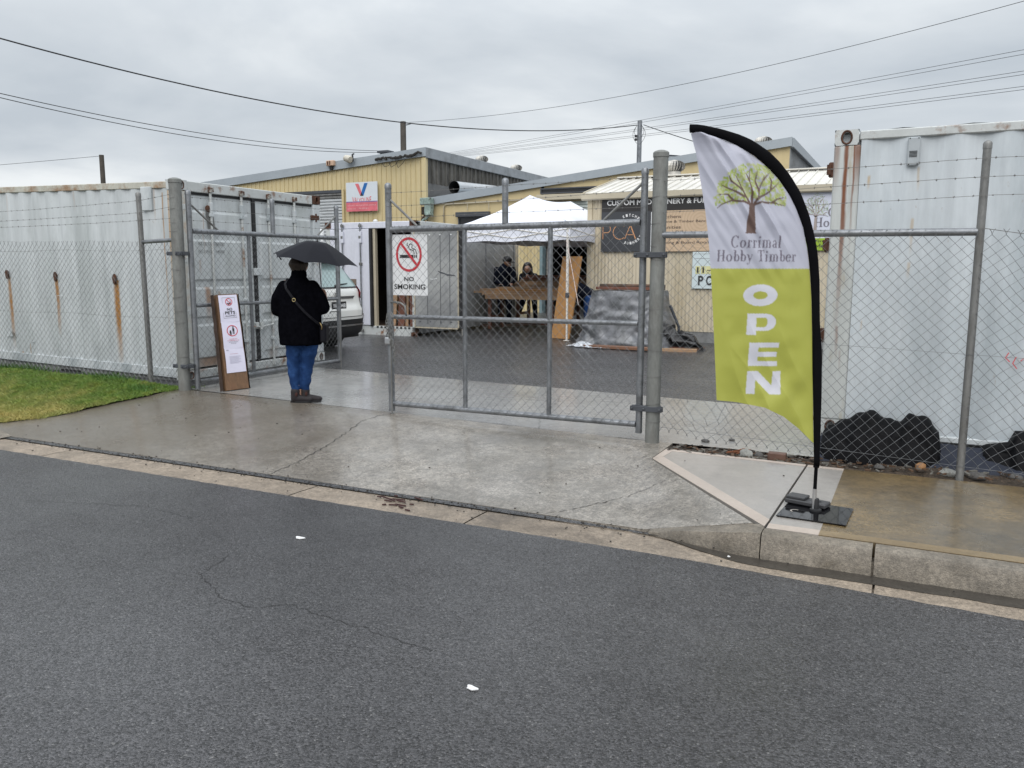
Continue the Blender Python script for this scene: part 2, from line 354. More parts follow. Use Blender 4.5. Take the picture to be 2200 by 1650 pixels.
def ribbon(pts, wd):
    "2d stroke as quads; wd scalar or list"
    v = []; f = []; k = len(pts)
    for i, (x, y) in enumerate(pts):
        a = pts[max(0, i-1)]; b = pts[min(k-1, i+1)]; dx, dy = b[0]-a[0], b[1]-a[1]; l = math.hypot(dx, dy) or 1; h = (wd[i] if hasattr(wd, '__len__') else wd)/2
        v += [(x-dy/l*h, y+dx/l*h), (x+dy/l*h, y-dx/l*h)]
    for i in range(k-1): f.append((2*i, 2*i+1, 2*i+3, 2*i+2))
    return v, f
def ell(cx, cy, rx, ry, a=0, n=10):
    v = []
    for i in range(n):
        t = 2*math.pi*i/n; x, y = rx*math.cos(t), ry*math.sin(t); v.append((cx+x*math.cos(a)-y*math.sin(a), cy+x*math.sin(a)+y*math.cos(a)))
    return v, [tuple(range(n))]
# serif strokes for the trader's lettering: glyphs in a 0..1 high cell (x-height .62)
T_, t_, sf = .17, .05, .045
def serif_glyph(ch):
    out = []
    def st(p, w=T_): out.append(ribbon(p, w))
    def sr(x, y, w=.3): out.append(ribbon([(x-w/2, y), (x+w/2, y)], sf))
    def oval(cx, cy, rx, ry, a0=0, a1=2*math.pi, n=22):
        pts = [(cx+(rx)*math.cos(a0+(a1-a0)*i/n), cy+ry*math.sin(a0+(a1-a0)*i/n)) for i in range(n+1)]
        ws = [t_+(T_-t_)*abs(math.cos(a0+(a1-a0)*i/n))**1.3 for i in range(n+1)]; out.append(ribbon(pts, ws))
    w = .6
    if ch == 'C': oval(.42, .5, .34, .47, R_(42), R_(318)); out.append(ribbon([(.70, .98), (.70, .68)], .05)); w = .85
    elif ch == 'o': oval(.3, .31, .22, .29); w = .66
    elif ch == 'r': st([(.18, .02), (.18, .62)]); sr(.18, .02, .34); sr(.12, .61, .2); out.append(ribbon(arc(.36, .44, .15, R_(170), R_(60), 8), .07)); out.append(ell(.44, .52, .075, .075)); w = .56
    elif ch == 'i': st([(.17, .02), (.17, .62)]); sr(.17, .02, .32); sr(.11, .61, .2); out.append(ell(.16, .84, .09, .09)); w = .38
    elif ch == 'l': st([(.17, .02), (.17, 1.0)]); sr(.17, .02, .32); sr(.11, .98, .2); w = .38
    elif ch == 'm':
        for k in range(3): st([(.18+k*.33, .02), (.18+k*.33, .50 if k else .62)]); sr(.18+k*.33, .02, .28)
        sr(.12, .61, .2)
        for k in range(2): out.append(ribbon(arc(.345+k*.33, .46, .165, R_(165), R_(0), 8), .07))
        w = 1.06
    elif ch == 'a': st([(.42, .06), (.42, .42)]); out.append(ribbon(arc(.28, .42, .16, R_(0), R_(170), 10), .07)); oval(.26, .17, .15, .14); out.append(ribbon([(.42, .06), (.52, .02)], .06)); w = .6
    elif ch == 'H':
        for x in (.2, .68): st([(x, .02), (x, .98)]); sr(x, .02, .34); sr(x, .98, .34)
        out.append(ribbon([(.2, .5), (.68, .5)], .06)); w = .92
    elif ch == 'b': st([(.17, .02), (.17, 1.0)]); sr(.1, .98, .2); oval(.34, .31, .2, .28); w = .64
    elif ch == 'y': out.append(ribbon([(.14, .6), (.34, .05)], .15)); out.append(ribbon([(.52, .6), (.3, -.1), (.22, -.24), (.1, -.24)], .06)); out.append(ell(.11, -.2, .06, .06)); sr(.14, .61, .28); sr(.51, .61, .22); w = .64
    elif ch == 'T': st([(.4, .02), (.4, .98)]); sr(.4, .02, .36); out.append(ribbon([(.06, .96), (.74, .96)], .07)); out.append(ribbon([(.07, .96), (.07, .72)], .05)); out.append(ribbon([(.73, .96), (.73, .72)], .05)); w = .82
    elif ch == 'e': oval(.3, .31, .22, .29, R_(8), R_(325)); out.append(ribbon([(.1, .34), (.5, .34)], .05)); w = .62
    return out, w
def serif(s):
    V, F, x = [], [], 0
    for ch in s:
        if ch == ' ': x += .34; continue
        gl, w = serif_glyph(ch)
        for v, f in gl:
            o = len(V); V += [(a+x, b) for a, b in v]; F += [tuple(i+o for i in q) for q in f]
        x += w+.03
    return V, F, x
def serif_fit(s, x0, x1, y0, y1):
    V, F, wd = serif(s); return [(x0+a/wd*(x1-x0), y0+b*(y1-y0)) for a, b in V], F
def logo_tree(cx, y0, wd, ht, nleaf=260, seed=5):
    "trunk strokes and leaf ovals of the trader's tree, in 2d"
    rn = random.Random(seed); tr = []; lv = []
    S = lambda x, y: (cx+x*wd, y0+y*ht)
    tr.append(ribbon([S(0, 0), S(-.005, .3), S(0, .42)], [wd*.13, wd*.09, wd*.085]))
    tr.append(ribbon([S(0, .02), S(0, 0)], [wd*.14, wd*.16]))
    br = [[(0, .4), (-.12, .46), (-.28, .47), (-.40, .42), (-.46, .36)], [(0, .4), (.12, .45), (.28, .44), (.4, .42), (.46, .40)], [(-.02, .4), (-.10, .55), (-.17, .70), (-.24, .83)], [(0, .42), (-.01, .60), (-.05, .75), (-.04, .92)],
          [(.03, .42), (.09, .56), (.11, .68), (.17, .84)], [(.07, .50), (.2, .57), (.32, .68), (.38, .74)], [(-.1, .52), (-.24, .60), (-.36, .66), (-.42, .70)], [(-.13, .62), (-.30, .74), (-.34, .82)], [(.10, .6), (.04, .75), (.06, .9)],
          [(.25, .62), (.27, .75), (.24, .82)], [(-.25, .47), (-.33, .56), (-.45, .56)], [(.28, .44), (.36, .5), (.46, .52)], [(-.05, .75), (-.1, .86)], [(.14, .76), (.25, .88)]]
    for b in br: tr.append(ribbon([S(*q) for q in b], [wd*.034*(1-.75*i/(len(b)-1)) for i in range(len(b))]))
    k = 0
    while k < nleaf:
        x = rn.uniform(-.5, .5); y = rn.uniform(.3, 1.0)
        top = .47+.53*math.sqrt(max(0, 1-(x/.5)**2)); low = .46 if abs(x) < .18 else .34+.12*(1-abs(x)*1.2)
        if low+.01 < y < top and (abs(x) > .05 or y > .5):
            lv.append((*ell(*S(x, y), wd*.024, wd*.013, rn.uniform(0, 3.14), 7), rn.choice([0, 0, 1, 2, 2]))); k += 1
    return tr, lv

# ------------------------------------------------------------------ ground
def sm(a, b, x): t = min(1, max(0, (x-a)/(b-a))); return t*t*(3-2*t)
def hf(u): return .14-.013*min(max(u, -9)+2, 0)
def udiag(v): return -.715+(v-4.80)*(-1.085/1.42)
def hh(u, v):
    if v < 4.87: return -.006
    f = hf(u)
    if u > udiag(v): return .14
    ramp = min(1, (v-4.87)/1.75)
    wing = max(0, 1-(udiag(v)-u)/.68) if v < 6.3 else 0
    return f*min(1, max(ramp, wing))
def nzv(x, y, z=0): return noise.noise(Vector((x, y, z)))
def struct(mb, name, mats, parent=None, smooth=False, **k):
    o = mb.build(name, mats, parent, smooth, **k)
    if parent is None: o['kind'] = 'structure'
    return o
g = MB(); g.add([(-900, -900, -.12), (900, -900, -.12), (900, 900, -.12), (-900, 900, -.12)], [(0, 1, 2, 3)]); struct(g, 'ground', EARTH)
# road: jagged asphalt edge over the gutter lip
def vedge(u): return 4.46-.11*sm(-1.5, 1.0, u)+.012*nzv(u*9, 1)+.006*nzv(u*40, 5)
us = [-60, -30, -16]+[-12+i*.05 for i in range(321)]+[8, 16, 30, 60]
g = MB(); rows = [-40, -20, -8, -3, 0, 1.5, 3, 4]
g.v = [(u, v, 0) for v in rows for u in us]+[(u, vedge(u), 0) for u in us]+[(u, vedge(u)+.006, -.008) for u in us]
n = len(us); g.f = [(j*n+i, j*n+i+1, (j+1)*n+i+1, (j+1)*n+i) for j in range(len(rows)+1) for i in range(n-1)]; g.m = [0]*len(g.f)
road = struct(g, 'road', ASPH)
# hairline cracks in the road
CRK = mat('crack_shadow', (.018, .018, .018), .9, 0, 0)
def crack(pts, wd, name, parent, zf, m=CRK, step=.03, jit=.012, seed=1):
    rn = random.Random(seed); P = []
    for (a, b) in zip(pts, pts[1:]):
        d = math.hypot(b[0]-a[0], b[1]-a[1]); k = max(1, int(d/step))
        for i in range(k): t = i/k; P.append((a[0]+(b[0]-a[0])*t+rn.uniform(-jit, jit), a[1]+(b[1]-a[1])*t+rn.uniform(-jit, jit)))
    P.append(pts[-1]); W = [wd*rn.uniform(.35, 1.3) for _ in P]; v, f = ribbon(P, W)
    mb = MB(); mb.add([(x, y, zf(x, y)+.0025) for x, y in v], f); return mb.build(name, m, parent)
crack([(-3.37, 3.05), (-3.0, 2.85), (-2.8, 2.85), (-2.665, 2.95), (-2.42, 2.92), (-2.16, 2.90), (-1.95, 2.86), (-1.78, 2.85)], .0042, 'crack', road, lambda x, y: 0, seed=3)
crack([(-3.45, 3.35), (-3.37, 3.05)], .004, 'crack', road, lambda x, y: 0, seed=4)
crack([(-5.6, 3.5), (-5.2, 3.65), (-4.7, 3.8), (-4.2, 3.75)], .003, 'crack', road, lambda x, y: 0, seed=6)
crack([(-.2, 2.0), (.1, 1.9), (.5, 1.95)], .003, 'crack', road, lambda x, y: 0, seed=8)
# gutter slabs
gut = MB(); gut.box(-40, 30, 4.2, 4.88, -.1, -.03); gutter = struct(gut, 'gutter', CONC_GUT)
gj = [-26, -17, -9.6, -6.81, -4.01, -2.54, -.09, 2.45, 6, 14]
gvback = lambda u: 4.80 if u < -1.4 else 4.80-.115*sm(-1.4, -.75, u)
for a, b in zip(gj, gj[1:]):
    k = max(2, int((b-a)/.12)); m = MB(); us_ = [a+.006+(b-a-.012)*i/k for i in range(k+1)]
    P = []
    for u in us_: P += [(u, 4.22, -.004), (u, 4.60, -.006), (u, gvback(u), -.012), (u, gvback(u), -.04)]
    m.add(P, [(i*4+j, (i+1)*4+j, (i+1)*4+j+1, i*4+j+1) for i in range(k) for j in range(3)])
    m.build('gutter_slab', CONC_GUT, gutter)
# asphalt filler strip along the apron toe, and silt lying in the gutter under the kerb
m = MB(); k = 130; us_ = [-9.6+i*8.3/k for i in range(k+1)]
P = []
for u in us_:
    wd = .065*(1-sm(-2.4, -1.3, u)*.7); P += [(u, 4.803+.004*nzv(u*12, 3), -.004), (u, 4.803+wd+.004*nzv(u*11, 8), -.001)]
m.add(P, [(2*i, 2*i+2, 2*i+3, 2*i+1) for i in range(k)]); struct(m, 'asphalt_strip', ASPHY)
SILT = mat('wet_silt', (.045, .040, .034), .3, 0, .3, 8, .4, 80, bump=.002, bs=90)
m = MB(); us_ = [-1.5+i*.04 for i in range(160)]; P = []
for u in us_:
    f = sm(-1.5, -.6, u); c0 = gvback(u)-.004; P += [(u, c0-.15*f+.018*nzv(u*5, 2), -.0030), (u, c0, -.0085)]
m.add(P, [(2*i, 2*i+2, 2*i+3, 2*i+1) for i in range(len(us_)-1)]); s_ = m.build('silt', SILT); s_['kind'] = 'stuff'
# driveway apron: one height field, left edge along the lawn
LE = [(4.87, -9.6), (5.0, -9.0), (5.14, -8.43), (5.5, -8.07), (6.05, -7.90), (6.44, -7.75), (6.88, -7.72)]
def uleft(v):
    for (a, x), (b, y) in zip(LE, LE[1:]):
        if v <= b: return x+(y-x)*max(0, v-a)/(b-a)
    return LE[-1][1]
def fence_joint(u): return 6.87+.03*sm(-4.5, -7.5, u)
vs_ = [4.872+i*(6.86-4.872)/44 for i in range(45)]
m = MB(); nu = 170; P = []
for v in vs_:
    a = uleft(v); b = udiag(v)-.008 if v < 6.22 else -1.80
    for i in range(nu+1): u = a+(b-a)*i/nu; P.append((u, v, hh(u, v)+.0025*nzv(u*1.3, v*1.3)))
m.add(P, [(j*(nu+1)+i, j*(nu+1)+i+1, (j+1)*(nu+1)+i+1, (j+1)*(nu+1)+i) for j in range(44) for i in range(nu)])
base = len(m.v); row = [P[i] for i in range(nu+1)]; m.add([(x, y-.001, z) for x, y, z in row]+[(x, y-.001, -.06) for x, y, z in row], [(i, nu+1+i, nu+2+i, i+1) for i in range(nu)])
last = [P[44*(nu+1)+i] for i in range(nu+1)]; m.add(last+[(x, y, z-.05) for x, y, z in last], [(i, i+1, nu+2+i, nu+1+i) for i in range(nu)])
rt = [P[j*(nu+1)+nu] for j in range(45)]; m.add(rt+[(x, y, -.05) for x, y, z in rt], [(i, 45+i, 46+i, i+1) for i in range(44)])
apron = struct(m, 'driveway', CONC_APRON, None, 40)
crack([(-4.70, 6.80), (-4.78, 6.4), (-4.60, 5.7), (-4.54, 5.19), (-4.55, 4.88)], .007, 'crack', apron, hh, seed=11, jit=.014)
crack([(-1.55, 5.70), (-1.80, 5.30), (-2.05, 4.97), (-2.15, 4.88)], .005, 'crack', apron, hh, seed=12, jit=.012)
# concrete strip inside the gate, then the asphalt yard
m = MB(); us_ = [-7.7+i*.1 for i in range(72)]; vs_ = [6.875+i*(9.28-6.875)/12 for i in range(13)]
def yz(u, v): return hf(u)
m.grid(lambda u, v: (u, (fence_joint(u)+.006 if v < 6.9 else v+(.03*nzv(u*1.2, 4) if v > 9.2 else 0)), yz(u, v)-.003+.002*nzv(u, v)), us_, vs_)
strip = struct(m, 'concrete_strip', CONC_STRIP, None, True)
crack([(-3.1, 6.9), (-3.35, 7.5), (-3.5, 8.3), (-3.8, 9.2)], .003, 'crack', strip, hh, seed=15)
m = MB(); us_ = [-60, -40, -25]+[-14+i*.5 for i in range(31)]+[4, 12, 40]; vs_ = [6.9, 8, 9.0, 11, 14, 18, 24, 30, 60, 120]
m.grid(lambda u, v: (u, v, hf(u)-.010), us_, vs_); yard = struct(m, 'yard', ASPHY, None, True)
# footpath slabs with trowelled borders
def slabpoly(poly, z, mt, parent, name='slab', th=.09):
    mb = MB(); mb.prism([(x, y, z-th) for x, y in poly], (0, 0, th)); return mb.build(name, mt, parent)
fp = MB(); fp.box(-.6, 30, 4.82, 6.50, -.02, .04); path = struct(fp, 'footpath', CONC_PATH)
A, B, C_, D_ = (-1.795, 6.225), (-1.79, 6.62), (-.665, 6.56), (-.705, 4.835)
slabpoly([A, D_, C_, B], .138, CONC_PATH, path)
slabpoly([(-.690, 4.807), (-.40, 4.807), (-.39, 6.55), (-.650, 6.558)], .138, CONC_PATH, path)
slabpoly([(-.40, 4.807), (2.3, 4.807), (2.3, 6.55), (-.39, 6.55)], .138, CONC_TAN, path)
slabpoly([(2.312, 4.807), (5.2, 4.807), (5.2, 6.55), (2.312, 6.55)], .138, CONC_TAN, path)
slabpoly([(5.212, 4.807), (30, 4.807), (30, 6.55), (5.212, 6.55)], .138, CONC_TAN, path)
def band(poly, mt): mb = MB(); mb.prism([(x, y, .1385) for x, y in poly], (0, 0, .002)); mb.build('trowelled_border', mt, path)
dx, dy = (D_[0]-A[0]), (D_[1]-A[1]); ll = math.hypot(dx, dy); nx, ny = -dy/ll*.115, dx/ll*.115
band([(A[0], A[1]), (D_[0], D_[1]), (D_[0]+.008, D_[1]+.15), (A[0]+.06, A[1]+.10)], CONC_BAND)
band([(A[0], A[1]+.01), (A[0]+.06, A[1]+.11), (B[0]+.07, B[1]-.075), B], CONC_BAND)
band([B, (B[0]+.07, B[1]-.07), (C_[0], C_[1]-.065), C_], CONC_BAND)
band([(-.685, 4.81), (-.40, 4.81), (-.40, 4.905), (-.688, 4.905)], CONC_BAND)
band([(-.40, 4.81), (2.3, 4.81), (2.3, 4.905), (-.40, 4.905)], CONC_BANDT)
band([(-.648, 6.49), (-.39, 6.49), (-.39, 6.548), (-.648, 6.553)], CONC_BAND)
# kerb blocks
kb = MB(); kb.box(-.6, 30, 4.70, 4.79, -.05, .06); kerb = struct(kb, 'kerb', CONC_KERB)
def kerbblock(a, b, za, zb, v0=4.672):
    k = max(2, int((b-a)/.07)); m = MB(); P = []
    prof = [(0, -.05), (.006, 0), (.018, .105), (.03, .128), (.05, .138), (.128, .139), (.128, -.05)]
    for i in range(k+1):
        u = a+(b-a)*i/k; f = (za+(zb-za)*i/k)/.14; e = .004*nzv(u*7, 9)+.003*nzv(u*22, 2)
        for q, z in prof: P.append((u, v0+q+(e if q < .06 else 0), z*f if z > 0 else z))
    n = len(prof); m.add(P, [(i*n+j, (i+1)*n+j, (i+1)*n+j+1, i*n+j+1) for i in range(k) for j in range(n-1)]+[tuple(range(n)), tuple(range(k*n+n-1, k*n-1, -1))])
    return m.build('kerb_block', CONC_KERB, kerb, 30)
kerbblock(-.697, -.112, .139, .139); kerbblock(-.098, 2.44, .139, .139); kerbblock(2.455, 5.2, .139, .139); kerbblock(5.21, 8, .139, .139); kerbblock(8.01, 14, .139, .139)
m = MB(); k = 14; P = []
for i in range(k+1):
    u = -1.40+.695*i/k; z = .135*min(1, max(.02, 1-(udiag(4.87)-u)/.68)); v0 = gvback(u)+.004
    P += [(u, v0, -.03), (u, v0+.008, z*.6), (u, v0+.02, z*.97), (u, 4.873, z+.001)]
m.add(P, [(i*4+j, (i+1)*4+j, (i+1)*4+j+1, i*4+j+1) for i in range(k) for j in range(3)]+[(k*4, k*4+1, k*4+2, k*4+3)]); m.build('kerb_transition', CONC_KERB, kerb, 40)
m = MB()
for i in range(14):
    pass
kerbblock(-14, -8.35, .139, .139, 4.74); 
m = MB(); P = []
for i in range(9):
    u = -8.34+.5*i/8; z = .12*(1-i/8)+.004; P += [(u, 4.745, -.03), (u, 4.76, z), (u, 4.875, z+.002)]
m.add(P, [(i*3+j, (i+1)*3+j, (i+1)*3+j+1, i*3+j+1) for i in range(8) for j in range(2)]); m.build('kerb_transition', CONC_KERB, kerb)
# soil bed behind the footpath
m = MB(); us_ = [-1.85+i*.05 for i in range(150)]; vs_ = [6.54+i*.035 for i in range(21)]
m.grid(lambda u, v: (u, v, .118+.02*nzv(u*5, v*5)+.012*nzv(u*19, v*19)+(.03*sm(-.4, .3, u)*sm(6.6, 6.8, v))-(.03 if v > 6.86 and u < -.6 else 0)), us_, vs_)
soil = m.build('soil_bed', SOIL); soil['kind'] = 'structure'
m = MB()
for i in range(1500):
    u = RNG.uniform(-1.78, 4); v = RNG.uniform(6.58, 6.88 if u < -.6 else 7.15); s = RNG.uniform(.004, .014)*(1.6 if RNG.random() < .1 else 1); a = RNG.uniform(0, 6.28)
    m.obox((u, v, .135+s*.3+(.025 if u > 0 else 0)), (s*1.6*math.cos(a), s*1.6*math.sin(a), RNG.uniform(-.3, .3)*s), (-s*.6*math.sin(a), s*.6*math.cos(a), 0), (0, 0, s*.35)); m.m[-6:] = [int(RNG.integers(0, 3))]*6
o = m.build('gravel_and_mulch', [mat('mulch_dark', (.035, .025, .018), .7), mat('mulch_brown', (.10, .055, .03), .8), mat('mulch_stone', (.16, .15, .13), .7)]); o['kind'] = 'stuff'

# lawn
def lawnz(u, v): return hf(u)*min(1, max(0, (v-4.87)/1.6))+.03*sm(6.2, 6.8, v)*sm(-7.6, -8.6, u)-.14*sm(6.75, 7.2, v)*sm(-7.6, -8.0, u)+.012*nzv(u*2, v*2)
def lawn_in(u, v): return u < uleft(v)+.06*nzv(v*7, 3)+.04
m = MB(); P = []; vs_ = [4.95+i*.06 for i in range(41)]
for v in vs_:
    b = uleft(min(v, 6.88)) if v < 7.0 else -7.75
    for i in range(61): u = -16+(b+16)*(1-(1-i/60)**1.6); P.append((u, v, lawnz(u, v)+.012*sm(0, .3, b-u)))
m.add(P, [(j*61+i, j*61+i+1, (j+1)*61+i+1, (j+1)*61+i) for j in range(40) for i in range(60)])
o = m.build('lawn', GRASSB, None, True); o['kind'] = 'structure'
def blades(n, fn, hmin, hmax, wd, lean=.6):
    V, F = [], []
    for _ in range(n):
        r = fn()
        if r is None: continue
        x, y, z, sc = r; a = random.uniform(0, 6.28); h_ = random.uniform(hmin, hmax)*sc; lx = random.gauss(0, lean)*h_; ly = random.gauss(0, lean)*h_; w2 = wd*random.uniform(.6, 1.3)
        o = len(V); ca, sa = math.cos(a)*w2, math.sin(a)*w2
        V += [(x-ca, y-sa, z-.004), (x+ca, y+sa, z-.004), (x+lx*.5+ca*.7, y+ly*.5+sa*.7, z+h_*.6), (x+lx, y+ly, z+h_)]; F += [(o, o+1, o+2), (o, o+2, o+3)]
    m = MB(); m.v = V; m.f = F; m.m = [0]*len(F); return m
def gex(c, H):
    sp = H['N'].new('ShaderNodeSeparateXYZ'); H['K'](H['tc'].outputs['Object'], sp.inputs[0])
    # drier, straw-coloured turf towards the footpath
    f = math_(H, 'ADD', H['mr'](sp.outputs[1], 5.3, 6.5, .75, -.25), math_(H, 'MULTIPLY', math_(H, 'SUBTRACT', H['nz'](2.2, 4), .5), 2.2))
    q = H['mr'](f, 0, 1, 0, .9); return H['mixc'](q, c, (.50, .40, .14))
GRASS = mat('grass_blades', (.12, .20, .030), .6, 0, .3, 9, .3, 60, extra=gex, tint=(.22, .25, .04), ts=5)
def fl():
    v = random.uniform(4.98, 7.18); u = -8-abs(random.gauss(0, 2.2))+1.0*random.random()
    if u < -14 or not lawn_in(u+random.uniform(-.02, .02), min(v, 6.85)): return None
    if v > 7.2: return None
    return u, v, lawnz(u, v)+.006, 1.0-.3*sm(6.8, 7.1, v)
o = blades(95000, fl, .010, .044, .0022, .8).build('grass', GRASS); o['kind'] = 'stuff'
WEED = mat('weed_leaves', (.06, .14, .02), .55, 0, .35, 20)
cl = [(-8.2, 6.95, .22, .5), (-8.5, 7.0, .25, .6), (-8.0, 6.8, .18, .4), (-9.2, 7.1, .22, 1.3), (-9.45, 7.12, .2, 1.0), (-11.1, 7.15, .3, 1.6), (-11.6, 7.1, .3, 1.2), (-7.95, 6.5, .12, .6), (-10.3, 7.15, .2, .7), (-8.8, 6.75, .2, .6), (-12.5, 7.1, .5, 1)]
def fw():
    c = random.choice(cl); x = random.gauss(c[0], c[2]); y = random.gauss(c[1], .06); y = min(y, 7.22)
    if x > -7.78: return None
    return x, y, lawnz(x, y), c[3]
o = blades(5200, fw, .05, .13, .005, .35).build('weeds', WEED); o['kind'] = 'stuff'

# ------------------------------------------------------------------ chain-link fence, gates, posts
def chainlink(o, r, W, z0, z1, nrm=(0, -1, 0), p=.084, rad=.0023, jit=.003, top=True, bottom=False, seed=1, dent=None, zf=None):
    "zigzag wires hooked into each other, one polyline per wire; o is the ground-level start, r the horizontal direction"
    o, r, nrm = Vector(o), Vector(r).normalized(), Vector(nrm); h = p/2; m = MB(); nw = int(W/h); nk = int((z1-z0)/h)+1
    def pos(x, z, d):
        s = noise.noise(Vector((x*3+seed*7, z*3, 0))); q = noise.noise(Vector((x*3, z*3+seed*5, 9)))
        x2, z2 = x+s*jit*3, z+q*jit*3
        if dent: x2, z2, d = dent(x2, z2, d)
        zz = zf(x2) if zf else 0
        return o+r*x2+Vector((0, 0, z2+zz))+nrm*(d+.010*noise.noise(Vector((x*1.2+seed, z*1.2, 3))))
    for i in range(nw):
        pts = []
        for k in range(nk):
            x = i*h+((k+i) % 2)*h; pts.append(pos(x, z0+k*h, rad if (k+i) % 2 else -rad))
        if top:
            e = pts[-1]; x = r*(.006 if i % 2 else -.006); pts.append(e+Vector((0, 0, .022))+x); pts.append(e+Vector((0, 0, .040))+x*3.2)
        if bottom:
            e = pts[0]; x = r*(.008 if i % 2 else -.008); pts.insert(0, e+Vector((0, 0, -.018))+x)
        m.tube(pts, rad, 3, cap=False)
    return m
def barbed(pts, rad=.0021, sp=.115, seed=0):
    m = MB(); rn = random.Random(seed)
    for a, b in zip(pts, pts[1:]):
        a, b = Vector(a), Vector(b); d = b-a; Ln = d.length; t = d.normalized(); k = max(2, int(Ln/.25)); sag = .012*Ln*rn.uniform(.2, 1)
        P = [a+d*(i/k)-Vector((0, 0, sag*4*(i/k)*(1-i/k)*.25))+Vector((0, 0, rn.uniform(-.003, .003))) for i in range(k+1)]; m.tube(P, rad, 4, False)
        nb = int(Ln/sp)
        for i in range(nb):
            f = (i+.5)/nb; c = a+d*f-Vector((0, 0, sag*f*(1-f))); u = t.orthogonal().normalized(); w2 = t.cross(u)
            for s in (-1, 1):
                an = rn.uniform(0, 3.1); q = (u*math.cos(an)+w2*math.sin(an)); m.rod(c-q*.011+t*.003*s, c+q*.011-t*.003*s, .0012, 3)
            m.obox(c, t*.006, u*.0025, w2*.0025)
    return m
def wire(pts, rad=.0018): m = MB(); m.tube(pts, rad, 4, False); return m
def post(mb, x, y, z0, z1, r, cap_=True, tilt=(0, 0)):
    a = Vector((x, y, z0)); b = Vector((x+tilt[0], y+tilt[1], z1)); mb.tube([a, b], r, 20)
    if cap_: mb.lathe([(r*1.08, -.035), (r*1.08, 0), (r*.9, .012), (r*.4, .022), (.001, .024)], b, 20)
FY = 6.83
# heavy gate posts
PL = thing('gate_post', 'thick concrete-grey pipe post between the lawn and the open gate leaf', 'post', (-7.64, FY, .19), group='heavy posts the gates hang from')
m = MB(); post(m, -7.64, FY, .10, 2.63, .069, tilt=(.02, 0)); m.build('pipe', GALVW, PL, 40)
PR = thing('gate_post', 'thick galvanised pipe post between the shut gate leaf and the feather banner', 'post', (-1.975, FY-.01, .13), group='heavy posts the gates hang from')
m = MB(); post(m, -1.975, FY-.01, .05, 2.60, .062, tilt=(.012, 0)); m.build('pipe', GALVW, PR, 40)
for P_, x, zs in ((PL, -7.635, (.62, 1.0, 1.15, 1.30, 1.62, 2.05, 2.3, 2.42, 2.15)), (PR, -1.972, (.33, .48, .72, .95, 1.30, 1.72, 1.83, 2.02, 2.24, 2.38))):
    for z in zs:
        m = MB(); n = 20; r = .0705 if P_ is PL else .0635; t = random.uniform(-.012, .012)
        m.tube([(x+math.cos(2*math.pi*i/n)*r, FY-.01+math.sin(2*math.pi*i/n)*r, z+t*math.cos(2*math.pi*i/n)) for i in range(n+1)], .0022, 4, False); m.build('tie_wire', BARB, P_)
def hinge(px, pr_, gx, gr, z, parent, y=FY-.005):
    m = MB(); s = 1 if px > gx else -1
    for (cx, r) in ((px, pr_), (gx, gr)):
        n = 20; ring = [(cx+math.cos(2*math.pi*i/n)*(r+.006), y+math.sin(2*math.pi*i/n)*(r+.006)) for i in range(n)]
        m.add([(a, b, z-.022) for a, b in ring]+[(a, b, z+.022) for a, b in ring], [(i, (i+1) % n, n+(i+1) % n, n+i) for i in range(n)]+[tuple(range(n, 2*n)), tuple(range(n-1, -1, -1))])
    x0, x1 = min(px-pr_ if s > 0 else px-pr_-.03, gx-gr-.03), max(px+pr_+.03, gx+gr)
    m.bbox(x0, x1, y-pr_-.004 if 0 else y-.034, y-.022, z-.024, z+.024, .004); m.bbox(x0, x1, y-max(pr_, gr)-.012, y-max(pr_, gr)-.002, z-.022, z+.022, .004)
    for q in (x0+.018, (px+gx)/2+.0, x1-.018): m.lathe([(.011, 0), (.011, .009), (.004, .013)], (q, y-max(pr_, gr)-.012, z), 6, (0, -1, 0))
    m.build('hinge_clamp', STEELD, parent, 30)
# shut (right-hand) leaf
G1 = thing('chain_link_gate', 'shut chain-link gate leaf carrying the NO SMOKING sign', 'gate', (-3.4, FY, .13), group='two chain-link gate leaves')
xa, xb = -4.71, -2.10
for x, z0, z1, r, nm in ((xa, .20, 2.45, .032, 'end_upright'), (xb, .21, 2.47, .030, 'end_upright')):
    m = MB(); post(m, x, FY, z0, z1, r); m.build(nm, GALV, G1, 40)
for (z0, z1, r) in ((2.02, 2.035, .030), (1.16, 1.172, .022), (.275, .285, .027)):
    m = MB(); m.tube([(xa+.03, FY, z0), (xb-.03, FY, z1)], r, 16); m.build('rail', GALV, G1, 40)
for x in (-3.85, -2.965):
    m = MB(); m.rod((x, FY, .28), (x, FY, 1.155), .0225, 14); m.rod((x, FY, 1.178), (x, FY, 2.02), .0225, 14); m.build('upright', GALV, G1, 40)
m = MB(); post(m, -3.42, FY, 2.05, 2.44, .029); m.build('barb_stub', GALV, G1, 40)
for a, b in (((xa+.02, 2.31), (-4.38, 2.05)), ((xb-.02, 2.36), (-2.46, 2.06))):
    m = MB(); m.rod((a[0], FY, a[1]), (b[0], FY, b[1]), .012, 8); m.build('brace', GALVD, G1, 40)
chainlink((xa+.03, FY-.028, 0), (1, 0, 0), xb-xa-.06, .27, 2.035, jit=.002, seed=2, p=.085).build('mesh', WIRE, G1)
m = MB(); m.tube([(xa+.02, FY-.02, 1.31), (xa+.14, FY-.02, 1.30), (xa+.19, FY-.02, 1.27), (xa+.20, FY-.02, 1.18)], .011, 8); m.build('handle', GALVD, G1, True)
m = MB(); m.rod((xa+.035, FY-.05, .17), (xa+.035, FY-.05, 1.0), .008, 8); m.build('drop_bolt', GALVD, G1, 40)
for z in (.44, 1.76): hinge(-1.975, .066, xb, .030, z, G1)
